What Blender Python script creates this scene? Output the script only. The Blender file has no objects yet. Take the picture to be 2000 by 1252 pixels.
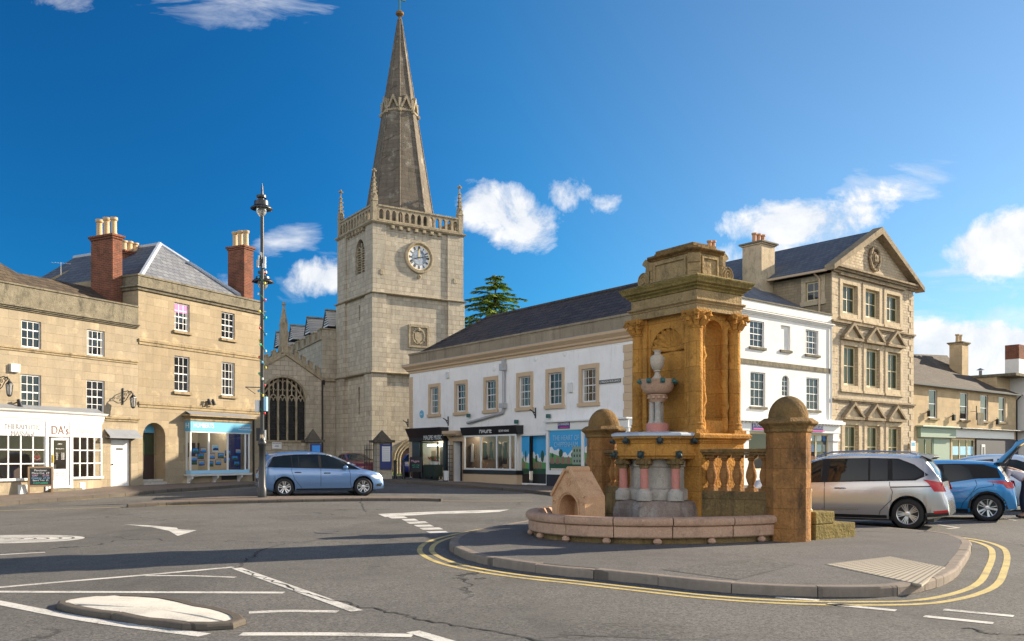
import bpy, bmesh, math, random
from mathutils import Vector, Matrix
random.seed(7)
S = bpy.context.scene
C = S.collection
FX, CX, CY, EYE = 1700.0, 1000.0, 893.0, 1.55
PI = math.pi
sin, cos, rad = math.sin, math.cos, math.radians

def sstep(a, b, x):
    t = min(1, max(0, (x-a)/(b-a)))
    return t*t*(3-2*t)

def gz(x, y):
    """height of the ground: flat square, rising gently to the far left"""
    w = 0.08 + 0.92*(1-sstep(-9, 0.5, x))
    w2 = 0.0 + sstep(6, 20, x)*0.35
    r = 0.03*max(0, min(8, y-27)) + 0.006*max(0, min(20, y-35))
    return r*max(w, w2)

def gpt(px, py, dz=0.0):
    """the ground point seen at a place of the survey photo"""
    a = (px-CX)/FX; b = (py-CY)/FX
    t = (EYE-dz)/b
    for _ in range(30):
        t = 0.5*t + 0.5*(EYE-dz-gz(a*t, t))/b
    return Vector((a*t, t, gz(a*t, t)+dz))

# ---------------------------------------------------------------- tagging
def tag(o, label, cat, group=None):
    o['label'] = label; o['category'] = cat
    if group: o['group'] = group
    return o

def thing(name, label, cat, loc=(0, 0, 0), rot=0.0, group=None, scale=None):
    o = bpy.data.objects.new(name, None)
    C.objects.link(o)
    o.location = loc; o.rotation_euler = (0, 0, rot)
    o.empty_display_size = 0.2
    if scale: o.scale = (scale,)*3
    return tag(o, label, cat, group)

def copy_tree(o, parent=None):
    c = o.copy(); C.objects.link(c)
    if parent: c.parent = parent
    for ch in o.children:
        copy_tree(ch, c)
    return c

def struct(o):
    o['kind'] = 'structure'; return o

# ---------------------------------------------------------------- mesh builder
class MB:
    def __init__(s, M=None):
        s.v = []; s.f = []; s.M = M; s.mi = []; s.cur = 0
    def p(s, *co):
        v = Vector(co)
        if s.M: v = s.M @ v
        s.v.append(tuple(v)); return len(s.v)-1
    def face(s, idx):
        s.f.append(tuple(idx)); s.mi.append(s.cur)
    def poly(s, pts):
        s.face([s.p(*q) for q in pts]); return s
    def box(s, x0, x1, y0, y1, z0, z1):
        i = [s.p(x, y, z) for z in (z0, z1) for (x, y) in ((x0, y0), (x1, y0), (x1, y1), (x0, y1))]
        for f in ((3, 2, 1, 0), (4, 5, 6, 7), (0, 1, 5, 4), (1, 2, 6, 5), (2, 3, 7, 6), (3, 0, 4, 7)):
            s.face([i[k] for k in f])
        return s
    def prism(s, pts, y0, y1):
        """polygon in (x,z) extruded along y"""
        a = [s.p(x, y0, z) for x, z in pts]; b = [s.p(x, y1, z) for x, z in pts]
        s.face(a); s.face(b[::-1])
        n = len(pts)
        for k in range(n):
            s.face((a[k], a[(k+1) % n], b[(k+1) % n], b[k]))
        return s
    def slab(s, pts, z0, z1):
        """polygon in (x,y) extruded along z"""
        a = [s.p(x, y, z0) for x, y in pts]; b = [s.p(x, y, z1) for x, y in pts]
        s.face(a[::-1]); s.face(b)
        n = len(pts)
        for k in range(n):
            s.face((a[k], a[(k+1) % n], b[(k+1) % n], b[k]))
        return s
    def lathe(s, prof, cx=0, cy=0, seg=16, a0=0.0, a1=2*PI, cap=True, sx=1, sy=1):
        full = abs(a1-a0-2*PI) < 1e-6
        n = seg if full else seg+1
        rows = []
        for r, z in prof:
            rows.append([s.p(cx+sx*r*cos(a0+(a1-a0)*k/seg), cy+sy*r*sin(a0+(a1-a0)*k/seg), z) for k in range(n)])
        for a, b in zip(rows, rows[1:]):
            for k in range(seg):
                k2 = (k+1) % n
                s.face((a[k], a[k2], b[k2], b[k]))
        if cap and full:
            s.face(rows[0][::-1]); s.face(rows[-1])
        return s
    def tube(s, pts, r, seg=8, cap=True):
        pts = [Vector(q) for q in pts]
        rs = r if isinstance(r, (list, tuple)) else [r]*len(pts)
        rows = []; up = None
        for i, q in enumerate(pts):
            d = (pts[min(i+1, len(pts)-1)]-pts[max(i-1, 0)]).normalized()
            if up is None:
                up = Vector((0, 0, 1)) if abs(d.z) < .9 else Vector((1, 0, 0))
            a = d.cross(up).normalized(); b = a.cross(d).normalized(); up = b
            rows.append([s.p(*(q+rs[i]*(cos(2*PI*k/seg)*a+sin(2*PI*k/seg)*b))) for k in range(seg)])
        for a, b in zip(rows, rows[1:]):
            for k in range(seg):
                s.face((a[k], a[(k+1) % seg], b[(k+1) % seg], b[k]))
        if cap:
            s.face(rows[0][::-1]); s.face(rows[-1])
        return s
    def ball(s, c, r, seg=10, rz=None):
        rz = rz or r; n = seg//2
        prof = [(max(1e-4, r*sin(PI*k/n)), c[2]-rz*cos(PI*k/n)) for k in range(n+1)]
        return s.lathe(prof, c[0], c[1], seg, cap=False)
    def sweep(s, path, prof, closed=False, cap=True):
        """profile of (outward offset, z) carried along a plan path; outward = right of travel"""
        n = len(path); P = [Vector((q[0], q[1])) for q in path]
        nor = []
        for i in range(n):
            d0 = (P[i]-P[i-1]) if (closed or i > 0) else (P[1]-P[0])
            d1 = (P[(i+1) % n]-P[i]) if (closed or i < n-1) else (P[n-1]-P[n-2])
            n0 = Vector((d0.y, -d0.x)).normalized(); n1 = Vector((d1.y, -d1.x)).normalized()
            m = (n0+n1)
            m = m/max(.2, (m.length_squared/2)) if m.length > 1e-6 else n0
            nor.append(m)
        zb = [(q[2] if len(q) > 2 else 0.0) for q in path]
        rows = [[s.p(P[i].x+nor[i].x*o, P[i].y+nor[i].y*o, z+zb[i]) for o, z in prof] for i in range(n)]
        k = len(prof)
        for i in range(n if closed else n-1):
            a, b = rows[i], rows[(i+1) % n]
            for j in range(k-1):
                s.face((a[j], b[j], b[j+1], a[j+1]))
        if cap and not closed:
            s.face(rows[0]); s.face(rows[-1][::-1])
        return s
    def bar(s, a, b, w, h):
        """square bar from a to b"""
        a = Vector(a); b = Vector(b); d = (b-a).normalized()
        up = Vector((0, 0, 1)) if abs(d.z) < .95 else Vector((0, 1, 0))
        x = d.cross(up).normalized()*w/2; y = x.cross(d).normalized()*h/2
        i = [s.p(*(q+e)) for q in (a, b) for e in (-x-y, x-y, x+y, -x+y)]
        for f in ((0, 1, 2, 3), (7, 6, 5, 4), (0, 4, 5, 1), (1, 5, 6, 2), (2, 6, 7, 3), (3, 7, 4, 0)):
            s.face([i[k] for k in f])
        return s
    def wall(s, u0, u1, z0, z1, holes=(), y=0.0, rev=0.18):
        """flat wall in the x-z plane with rectangular openings and their reveals"""
        us = sorted({u0, u1, *[h[0] for h in holes], *[h[1] for h in holes]})
        zs = sorted({z0, z1, *[h[2] for h in holes], *[h[3] for h in holes]})
        us = [u for u in us if u0-1e-6 <= u <= u1+1e-6]; zs = [z for z in zs if z0-1e-6 <= z <= z1+1e-6]
        for a, b in zip(us, us[1:]):
            for c, d in zip(zs, zs[1:]):
                m, n = (a+b)/2, (c+d)/2
                if any(h[0] < m < h[1] and h[2] < n < h[3] for h in holes): continue
                s.poly(((a, y, c), (b, y, c), (b, y, d), (a, y, d)))
        for h in holes:
            a, b, c, d = h[:4]; r = y+(h[4] if len(h) > 4 else rev)
            s.poly(((a, y, c), (a, y, d), (a, r, d), (a, r, c)))
            s.poly(((b, y, c), (b, r, c), (b, r, d), (b, y, d)))
            s.poly(((a, y, d), (b, y, d), (b, r, d), (a, r, d)))
            s.poly(((a, y, c), (a, r, c), (b, r, c), (b, y, c)))
        return s
    def arch(s, a, b, zs, z1, y=0.0, rev=0.2, k=1.0, seg=16, pointed=False):
        """fills a square-topped opening a..b, zs..z1 down to an arch springing at zs (front and soffit)"""
        c = (a+b)/2; r = (b-a)/2; H = z1-zs
        pts = []
        for i in range(seg+1):
            t = i/seg
            if pointed:
                x = a+(b-a)*t; q = abs(2*t-1); z = zs+H*(1-q**2.1)**0.72
            else:
                x = c-r*cos(PI*t); z = zs+H*sin(PI*t)
            pts.append((x, min(z, z1-0.001)))
        for (x0, q0), (x1, q1) in zip(pts, pts[1:]):
            s.poly(((x0, y, q0), (x1, y, q1), (x1, y, z1), (x0, y, z1)))
            s.poly(((x0, y, q0), (x0, y+rev, q0), (x1, y+rev, q1), (x1, y, q1)))
        return pts
    def build(s, name, mat, parent=None, smooth=False, bevel=0.0, loc=None):
        me = bpy.data.meshes.new(name)
        me.from_pydata(s.v, [], s.f)
        mats = mat if isinstance(mat, (list, tuple)) else [mat]
        for m in mats: me.materials.append(m)
        if len(mats) > 1: me.polygons.foreach_set('material_index', s.mi)
        bm = bmesh.new(); bm.from_mesh(me)
        if bevel or smooth: bmesh.ops.remove_doubles(bm, verts=bm.verts, dist=1e-5)
        bmesh.ops.recalc_face_normals(bm, faces=bm.faces)
        bm.to_mesh(me); bm.free()
        if smooth:
            me.polygons.foreach_set('use_smooth', [True]*len(me.polygons))
            if smooth != 'all': me.set_sharp_from_angle(angle=rad(40))
        me.update()
        o = bpy.data.objects.new(name, me); C.objects.link(o)
        if parent: o.parent = parent
        if loc: o.location = loc
        if bevel:
            m = o.modifiers.new('Bevel', 'BEVEL'); m.width = bevel; m.segments = 2; m.limit_method = 'ANGLE'; m.angle_limit = rad(35)
        return o

def text(name, body, size, mat, parent, x, y, z, align='CENTER', ext=0.004, xs=1.0, rot=None, bold=0.0):
    cu = bpy.data.curves.new(name, 'FONT'); cu.body = body; cu.size = size; cu.align_x = align
    cu.align_y = 'CENTER'; cu.extrude = ext; cu.offset = bold; cu.resolution_u = 3; cu.space_line = 0.9
    t = bpy.data.objects.new(name, cu); C.objects.link(t)
    dg = bpy.context.evaluated_depsgraph_get()
    me = bpy.data.meshes.new_from_object(t.evaluated_get(dg))
    bpy.data.objects.remove(t); bpy.data.curves.remove(cu)
    me.materials.clear(); me.materials.append(mat)
    R = Matrix.Rotation(PI/2, 4, 'X')
    if rot is not None: R = Matrix.Rotation(rot, 4, 'Z') @ R
    me.transform(Matrix.Translation((x, y, z)) @ R @ Matrix.Diagonal((xs, 1, 1, 1)))
    o = bpy.data.objects.new(name, me); C.objects.link(o); o.parent = parent
    return o

# ---------------------------------------------------------------- materials
class NT:
    def __init__(s, name):
        s.m = bpy.data.materials.new(name); s.m.use_nodes = True
        s.t = s.m.node_tree; s.b = s.t.nodes['Principled BSDF']; s.out = s.t.nodes['Material Output']
    def n(s, typ, props=None, **ins):
        q = s.t.nodes.new(typ)
        for k, v in (props or {}).items(): setattr(q, k, v)
        for k, v in ins.items():
            s.set(q.inputs[int(k[1:])] if k[0] == 'i' and k[1:].isdigit() else q.inputs[k.replace('_', ' ')], v)
        return q
    def set(s, sock, v):
        if isinstance(v, bpy.types.NodeSocket): s.t.links.new(v, sock)
        elif isinstance(v, tuple) and len(v) == 3 and sock.type == 'RGBA': sock.default_value = (*v, 1)
        else: sock.default_value = v
    def obj(s, scale=None):
        c = s.n('ShaderNodeTexCoord').outputs['Object']
        if scale: c = s.n('ShaderNodeMapping', Vector=c, Scale=scale).outputs[0]
        return c
    def noise(s, vec, sc, det=6, rough=.6):
        return s.n('ShaderNodeTexNoise', Vector=vec, Scale=sc, Detail=det, Roughness=rough).outputs['Fac']
    def ramp(s, fac, a, b, ca=(0, 0, 0), cb=(1, 1, 1)):
        r = s.n('ShaderNodeValToRGB', Fac=fac)
        r.color_ramp.elements[0].position = a; r.color_ramp.elements[0].color = (*ca, 1)
        r.color_ramp.elements[1].position = b; r.color_ramp.elements[1].color = (*cb, 1)
        return r.outputs[0]
    def mix(s, fac, a, b, mode='MIX'):
        q = s.n('ShaderNodeMix', {'data_type': 'RGBA', 'blend_type': mode})
        s.set(q.inputs[0], fac); s.set(q.inputs[6], a); s.set(q.inputs[7], b)
        return q.outputs[2]
    def math(s, op, a, b=0.0):
        q = s.n('ShaderNodeMath', {'operation': op}); s.set(q.inputs[0], a); s.set(q.inputs[1], b)
        return q.outputs[0]
    def bump(s, h, st=.4, d=.02):
        s.set(s.b.inputs['Normal'], s.n('ShaderNodeBump', Height=h, Strength=st, Distance=d).outputs[0])
    def fin(s, col, rough=.8, spec=None):
        s.set(s.b.inputs['Base Color'], col); s.set(s.b.inputs['Roughness'], rough)
        if spec is not None: s.b.inputs['Specular IOR Level'].default_value = spec
        return s.m

def xyz_wall(t):
    o = t.obj(); q = t.n('ShaderNodeSeparateXYZ', Vector=o)
    return t.n('ShaderNodeCombineXYZ', X=t.math('ADD', q.outputs[0], q.outputs[1]), Y=q.outputs[2], Z=0.0).outputs[0], o

def ashlar(name, c1, c2, bw=.6, bh=.28, mortar=None, msize=.008, stain=(.12, .10, .08), amt=.5, bumpy=.5, patch=None, light=None):
    t = NT(name); w, o = xyz_wall(t)
    wob = t.noise(o, 1.7, 3)
    wv = t.n('ShaderNodeVectorMath', {'operation': 'ADD'}); t.set(wv.inputs[0], w)
    t.set(wv.inputs[1], t.n('ShaderNodeCombineXYZ', X=t.math('MULTIPLY', wob, .04), Y=t.math('MULTIPLY', wob, .03)).outputs[0])
    br = t.n('ShaderNodeTexBrick', Vector=wv.outputs[0], Color1=c1, Color2=c2, Mortar=mortar or tuple(.75*q for q in c2),
             Scale=1.0, Mortar_Size=msize, Mortar_Smooth=.3, Bias=0.0, Brick_Width=bw, Row_Height=bh)
    col = br.outputs[0]
    col = t.mix(.8, col, t.ramp(t.noise(t.n('ShaderNodeVectorMath', {'operation': 'SNAP'}, i0=wv.outputs[0], i1=(bw*.5, bh, 1)).outputs[0], 3.7, 2), .3, .7, (.77, .75, .73), (1.17, 1.145, 1.10)), 'MULTIPLY')
    big = t.noise(o, .55, 5, .65)
    col = t.mix(t.ramp(big, .35, .7), col, patch or tuple(.72*q for q in c1))
    if light:
        col = t.mix(t.math('MULTIPLY', t.ramp(t.noise(o, 1.3, 6, .7), .56, .68), .6), col, light)
    streak = t.noise(t.obj((2.2, 2.2, .35)), 1.3, 7, .7)
    col = t.mix(t.math('MULTIPLY', t.ramp(streak, .5, .75), amt), col, stain)
    fine = t.noise(o, 14, 5, .7)
    col = t.mix(.6, col, t.ramp(fine, .2, .8, (.7, .7, .7), (1.15, 1.15, 1.15)), 'MULTIPLY')
    h = t.math('ADD', t.math('MULTIPLY', br.outputs[1], -.55), t.math('MULTIPLY', t.noise(o, 9, 8, .7), bumpy))
    t.bump(h, .6, .03)
    return t.fin(col, .9, .15)

def rough_stone(name, c1, c2, stain=(.08, .07, .05), amt=.6, sc=1.0, bumpy=.9, joint=None, bw=.55, bh=.33):
    """weathered carved stone, with optional joints"""
    t = NT(name); w, o = xyz_wall(t)
    a = t.noise(o, 2.2*sc, 7, .65)
    col = t.mix(t.ramp(a, .32, .68), c1, c2)
    if joint:
        br = t.n('ShaderNodeTexBrick', Vector=w, Color1=(1, 1, 1), Color2=(.74, .74, .76), Mortar=(.5, .48, .45), Scale=1.0,
                 Mortar_Size=.006, Mortar_Smooth=.2, Bias=0.0, Brick_Width=bw, Row_Height=bh)
        col = t.mix(.9, col, br.outputs[0], 'MULTIPLY')
    st = t.noise(t.obj((1.6*sc, 1.6*sc, .6*sc)), 1.9, 8, .72)
    col = t.mix(t.math('MULTIPLY', t.ramp(st, .5, .68), amt), col, stain)
    pit = t.n('ShaderNodeTexVoronoi', Vector=o, Scale=21.0*sc).outputs['Distance']
    col = t.mix(t.math('MULTIPLY', t.ramp(t.noise(o, 3.6*sc, 10, .82), .54, .64), .6), col, tuple(q*.42 for q in c2))
    col = t.mix(t.math('MULTIPLY', t.ramp(t.noise(o, 6.3*sc, 8, .85), .56, .66), .5), col, tuple(min(.8, q*1.35+.03) for q in c1))
    fine = t.noise(o, 30*sc, 5, .75)
    col = t.mix(.75, col, t.ramp(fine, .25, .8, (.55, .55, .55), (1.25, 1.25, 1.2)), 'MULTIPLY')
    h = t.math('ADD', t.math('MULTIPLY', t.math('ADD', t.noise(o, 16*sc, 8, .75), t.math('MULTIPLY', pit, .5)), bumpy), t.math('MULTIPLY', t.noise(o, 5*sc, 4, .6), bumpy))
    t.bump(h, .7, .03)
    return t.fin(col, .92, .12)

def plain(name, col, rough=.6, var=.12, sc=4.0, spec=None, metal=0.0, bump=0.0):
    t = NT(name); o = t.obj()
    c = t.mix(t.noise(o, sc, 5, .6), tuple(q*(1-var) for q in col), tuple(min(1, q*(1+var)) for q in col))
    t.b.inputs['Metallic'].default_value = metal
    if bump: t.bump(t.noise(o, sc*8, 4), bump, .01)
    return t.fin(c, rough, spec)

def render_wall(name, col, stain, amt=.35):
    t = NT(name); o = t.obj()
    a = t.noise(o, .7, 6, .7)
    c = t.mix(t.ramp(a, .4, .75), col, tuple(q*.86 for q in col))
    st = t.noise(t.obj((3, 3, .35)), 1.6, 7, .75)
    c = t.mix(t.math('MULTIPLY', t.ramp(st, .55, .78), amt), c, stain)
    t.bump(t.math('ADD', t.noise(o, 22, 5, .7), t.math('MULTIPLY', t.noise(o, 2.5, 3), 2.0)), .25, .02)
    return t.fin(c, .85, .2)

def tiles(name, c1, c2, bw, bh, moss=(.2, .18, .1), amt=.3, axis='XZ', bumpy=1.0, rough=.75):
    """courses run along local x (or y); rows follow the slope height"""
    t = NT(name); o = t.obj(); q = t.n('ShaderNodeSeparateXYZ', Vector=o)
    h = q.outputs[0] if axis == 'XZ' else q.outputs[1]
    v = t.n('ShaderNodeCombineXYZ', X=h, Y=q.outputs[2], Z=0.0).outputs[0]
    br = t.n('ShaderNodeTexBrick', Vector=v, Color1=c1, Color2=c2, Mortar=tuple(.25*k for k in c1), Scale=1.0,
             Mortar_Size=.012, Mortar_Smooth=.6, Bias=0.0, Brick_Width=bw, Row_Height=bh)
    col = t.mix(t.math('MULTIPLY', t.ramp(t.noise(o, 1.1, 7, .7), .5, .72), amt), br.outputs[0], moss)
    col = t.mix(t.math('MULTIPLY', t.ramp(t.noise(o, 9, 5, .7), .62, .7), .5), col, tuple(min(1, k*2.2) for k in c2))
    saw = t.math('FRACT', t.math('DIVIDE', q.outputs[2], bh))
    t.bump(t.math('ADD', t.math('MULTIPLY', saw, -.7), t.math('ADD', t.math('MULTIPLY', br.outputs[1], -.5), t.math('MULTIPLY', t.noise(o, 12, 4), .4))), bumpy*.6, .04)
    return t.fin(col, rough, .3)

def brickwork(name, c1, c2):
    t = NT(name); w, o = xyz_wall(t)
    br = t.n('ShaderNodeTexBrick', Vector=w, Color1=c1, Color2=c2, Mortar=(.22, .17, .13), Scale=1.0, Mortar_Size=.009,
             Mortar_Smooth=.2, Bias=-.1, Brick_Width=.23, Row_Height=.077)
    col = t.mix(t.math('MULTIPLY', t.ramp(t.noise(o, 2.2, 6, .7), .45, .7), .65), br.outputs[0], (.06, .04, .03))
    t.bump(t.math('ADD', t.math('MULTIPLY', br.outputs[1], -.5), t.math('MULTIPLY', t.noise(o, 25, 4), .3)), .6, .02)
    return t.fin(col, .9, .15)

def glass_dark(name, tint=(.012, .014, .016), rough=.03):
    t = NT(name); o = t.obj()
    r = t.n('ShaderNodeObjectInfo').outputs['Random']
    a = t.noise(o, 2.0, 3)
    c = t.mix(t.math('MULTIPLY', t.ramp(a, .5, .62), t.ramp(r, .2, .9)), tint, tuple(q*3+.01 for q in tint))
    t.bump(t.noise(o, 2.2, 2), .08, .05)
    return t.fin(c, rough, .6)

def glass_clear(name, tint=(1, 1, 1), refl=1.0):
    t = NT(name); o = t.obj()
    nb = t.n('ShaderNodeBump', Height=t.noise(o, 1.6, 2), Strength=.05, Distance=.05).outputs[0]
    fr = t.n('ShaderNodeFresnel', IOR=1.5, Normal=nb).outputs[0]
    tr = t.n('ShaderNodeBsdfTransparent', Color=tint).outputs[0]
    gl = t.n('ShaderNodeBsdfGlossy', Color=(.9, .95, 1), Roughness=.02, Normal=nb).outputs[0]
    mx = t.n('ShaderNodeMixShader', Fac=t.math('MULTIPLY', fr, refl)); t.set(mx.inputs[1], tr); t.set(mx.inputs[2], gl)
    t.t.links.new(mx.outputs[0], t.out.inputs['Surface'])
    return t.m

def asphalt(name, base, light, crack=True, sc=1.0, warm=None):
    t = NT(name); o = t.obj()
    sp = t.n('ShaderNodeTexVoronoi', Vector=o, Scale=55.0*sc, Randomness=1.0).outputs['Color']
    spk = t.n('ShaderNodeSeparateColor', Color=sp).outputs[0]
    c = t.mix(t.ramp(spk, .0, 1.0), tuple(q*.66 for q in base), tuple(q*.92 for q in light))
    big = t.noise(o, .22, 7, .65)
    c = t.mix(t.math('MULTIPLY', t.ramp(big, .4, .62), .5), c, tuple(q*.62 for q in base))
    oil = t.noise(t.obj((.5, .16, .5)), 1.1, 6, .7)
    c = t.mix(t.math('MULTIPLY', t.ramp(oil, .52, .64), .45), c, tuple(q*.55 for q in base))
    c = t.mix(t.math('MULTIPLY', t.ramp(t.noise(o, 2.6, 5, .75), .60, .66), .5), c, tuple(q*.6 for q in base))
    c = t.mix(t.math('MULTIPLY', t.ramp(t.noise(o, .9, 6, .7), .5, .7), .4), c, tuple(q*1.35 for q in base) if not warm else warm)
    if crack:
        d = t.n('ShaderNodeVectorMath', {'operation': 'ADD'}); t.set(d.inputs[0], o)
        nn = t.n('ShaderNodeTexNoise', Vector=o, Scale=1.2, Detail=5).outputs['Color']
        nm = t.n('ShaderNodeVectorMath', {'operation': 'SCALE'}); t.set(nm.inputs[0], nn); nm.inputs['Scale'].default_value = 1.6
        t.set(d.inputs[1], nm.outputs[0])
        vo = t.n('ShaderNodeTexVoronoi', {'feature': 'DISTANCE_TO_EDGE'}, Vector=d.outputs[0], Scale=.22).outputs[0]
        line = t.math('LESS_THAN', vo, .0055)
        gate = t.ramp(t.noise(o, .16, 2), .5, .56)
        c = t.mix(t.math('MULTIPLY', t.math('MULTIPLY', line, gate), .8), c, (.012, .012, .012))
    t.bump(t.math('ADD', t.math('MULTIPLY', spk, .6), t.noise(o, 90*sc, 3)), .55, .012)
    return t.fin(c, .88, .25)

def paint_mark(name, col, wear=.5, under=(.06, .06, .06)):
    t = NT(name); o = t.obj()
    n = t.math('ADD', t.math('MULTIPLY', t.noise(o, 34, 6, .8), .6), t.math('MULTIPLY', t.noise(o, 2.2, 4), .4))
    c = t.mix(t.math('MULTIPLY', t.ramp(n, .48, .60), wear), col, under)
    c = t.mix(t.math('MULTIPLY', t.ramp(t.noise(o, 1.2, 5), .4, .7), .25), c, tuple(q*.6 for q in col))
    t.bump(t.noise(o, 80, 3), .4, .01)
    return t.fin(c, .75, .3)

def car_paint(name, col, metal=.35, rough=.28):
    t = NT(name); o = t.obj()
    c = t.mix(t.noise(o, 900, 2), tuple(q*.9 for q in col), tuple(min(1, q*1.1) for q in col))
    t.b.inputs['Metallic'].default_value = metal
    t.b.inputs['Coat Weight'].default_value = 1.0
    t.b.inputs['Coat Roughness'].default_value = .04
    return t.fin(c, rough)
# ---------------------------------------------------------------- palette
BATH1, BATH2 = (.50, .375, .215), (.42, .31, .175)
M = {}
M['bath_barber'] = ashlar('bath_stone_pale', (.41, .342, .245), (.345, .285, .20), .75, .33, msize=.005, amt=.4, bumpy=.35, stain=(.17, .13, .09), light=(.58, .47, .31))
M['bath_agent'] = ashlar('bath_stone_golden', (.39, .32, .22), (.345, .278, .185), .8, .35, msize=.004, amt=.4, bumpy=.3, stain=(.19, .14, .09), light=(.56, .44, .27))
M['bath_trim'] = rough_stone('bath_stone_trim', (.40, .31, .19), (.30, .235, .15), (.10, .085, .06), .75, bumpy=.5)
M['coping'] = rough_stone('weathered_coping', (.27, .235, .17), (.17, .15, .115), (.06, .06, .05), .8, bumpy=.8)
M['church'] = ashlar('church_stone', (.56, .50, .40), (.42, .375, .30), .62, .34, mortar=(.22, .185, .14), msize=.016, amt=.55, bumpy=1.0, stain=(.17, .14, .115), light=(.66, .60, .48))
M['church_trim'] = rough_stone('church_trim', (.46, .39, .28), (.33, .275, .195), (.08, .07, .055), .6, bumpy=.7)
M['spire'] = ashlar('spire_stone', (.215, .185, .148), (.15, .13, .105), .55, .3, mortar=(.10, .08, .06), msize=.012, amt=.6, bumpy=1.0, stain=(.05, .044, .04), light=(.42, .40, .34))
M['tan_trim'] = plain('tan_painted_trim', (.54, .40, .26), .8, .1, 3, bump=.1)
M['white_wall'] = render_wall('white_render', (.83, .82, .81), (.36, .34, .31), .6)
M['white_wall_b'] = render_wall('white_render_sunny', (.76, .75, .72), (.45, .43, .39), .25)
M['parapet'] = ashlar('parapet_render', (.36, .30, .22), (.30, .25, .18), .9, .6, msize=.006, amt=.7, stain=(.12, .10, .08))
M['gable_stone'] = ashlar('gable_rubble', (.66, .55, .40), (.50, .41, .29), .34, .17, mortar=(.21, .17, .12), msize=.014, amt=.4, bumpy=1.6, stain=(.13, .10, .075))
M['gable_trim'] = rough_stone('gable_trim', (.64, .52, .365), (.54, .435, .30), (.13, .105, .08), .5, bumpy=.4)
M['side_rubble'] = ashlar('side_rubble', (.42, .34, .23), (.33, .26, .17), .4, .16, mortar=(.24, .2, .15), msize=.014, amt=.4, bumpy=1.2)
M['tan_stone'] = ashlar('tan_stone', (.60, .465, .29), (.54, .41, .25), .7, .33, msize=.004, amt=.3, stain=(.2, .15, .1))
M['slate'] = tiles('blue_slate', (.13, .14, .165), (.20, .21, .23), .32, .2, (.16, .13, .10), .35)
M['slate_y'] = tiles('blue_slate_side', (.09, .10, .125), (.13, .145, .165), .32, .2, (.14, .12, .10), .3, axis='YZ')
M['stone_tile'] = tiles('stone_tiles', (.115, .085, .055), (.07, .052, .036), .34, .15, (.03, .028, .025), .6, bumpy=1.6, rough=.9)
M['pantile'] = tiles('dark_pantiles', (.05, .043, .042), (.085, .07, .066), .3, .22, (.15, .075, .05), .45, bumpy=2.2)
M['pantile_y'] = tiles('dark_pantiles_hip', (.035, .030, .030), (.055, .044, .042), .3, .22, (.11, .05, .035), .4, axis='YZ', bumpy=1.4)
M['brown_tile'] = tiles('brown_tiles', (.10, .078, .06), (.075, .06, .047), .28, .16, (.17, .15, .12), .4, bumpy=1.2, rough=.85)
M['lead'] = plain('lead_sheet', (.22, .235, .26), .45, .25, 3, .4, bump=.2)
M['brick'] = brickwork('red_brick', (.235, .072, .038), (.15, .048, .03))
M['pot'] = plain('buff_pot', (.50, .36, .20), .85, .2, 6, bump=.3)
M['pot_o'] = plain('terracotta_pot', (.50, .26, .14), .85, .15, 6)
M['white'] = plain('white_gloss_paint', (.71, .705, .69), .35, .04, 3, .45)
M['white_dull'] = plain('white_paint', (.74, .74, .73), .6, .05, 3)
M['cream'] = plain('cream_paint', (.66, .55, .33), .5, .06, 3)
M['black'] = plain('black_paint', (.016, .016, .018), .4, .3, 5)
M['iron'] = plain('black_iron', (.014, .016, .018), .38, .3, 9, .5)
M['glass'] = glass_dark('window_glass')
M['glass_blind'] = plain('glass_over_green_blinds', (.045, .055, .03), .12, .35, 1.2, .25)
M['glass_church'] = glass_dark('leaded_glass', (.014, .013, .013), .12)
M['shop_glass'] = glass_clear('shop_glass', (.96, .98, .97), 1.0)
M['shop_dark'] = plain('shop_interior', (.12, .10, .085), .9, .3, 1.2)
M['shop_light'] = plain('shop_interior_pale', (.42, .40, .36), .9, .1, 1.2)
M['shop_floor'] = plain('shop_boards', (.16, .09, .05), .6, .2, 3)
M['wood'] = plain('pine_frame', (.30, .19, .10), .6, .25, 8)
M['brown_wood'] = plain('dark_wood', (.035, .018, .014), .4, .2, 6)
M['blackboard'] = plain('blackboard', (.018, .02, .024), .6, .3, 6)
M['blue_sign'] = plain('sign_blue', (.10, .36, .55), .4, .05, 3)
M['pale_blue'] = plain('pale_blue', (.30, .55, .72), .4, .05, 3)
M['navy'] = plain('navy_board', (.016, .03, .16), .4, .1, 3)
M['bright_blue'] = plain('bright_blue_paper', (.03, .28, .80), .5, .08, 3)
M['paper'] = plain('pale_paper', (.68, .70, .72), .7, .06, 12)
M['ink'] = plain('dark_ink', (.02, .02, .03), .6, .1, 3)
M['grey_letter'] = plain('grey_lettering', (.36, .35, .36), .5, .05, 3)
M['pale_letter'] = plain('pale_grey_lettering', (.55, .54, .53), .5, .05, 3)
M['brown_letter'] = plain('brown_lettering', (.16, .07, .05), .5, .05, 3)
M['gold'] = plain('gold_leaf', (.75, .48, .10), .35, .1, 9, metal=.8)
M['red'] = plain('red_paint', (.62, .015, .012), .4, .06, 3)
M['green'] = plain('dark_green_paint', (.018, .032, .024), .6, .2, 5)
M['sage'] = plain('sage_paint', (.24, .32, .24), .5, .07, 3)
M['leaf'] = plain('plant_leaf', (.05, .14, .02), .7, .4, 12)
M['flower'] = plain('pink_flower', (.65, .05, .12), .7, .3, 12)
M['yellow'] = plain('yellow_light_strip', (.80, .50, .05), .5, .1, 4)
M['plastic'] = plain('grey_white_plastic', (.62, .63, .62), .45, .05, 5)
M['grey_pipe'] = plain('grey_pipe', (.40, .40, .41), .5, .12, 5)
M['purple'] = plain('purple_board', (.06, .035, .20), .4, .08, 3)
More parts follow.
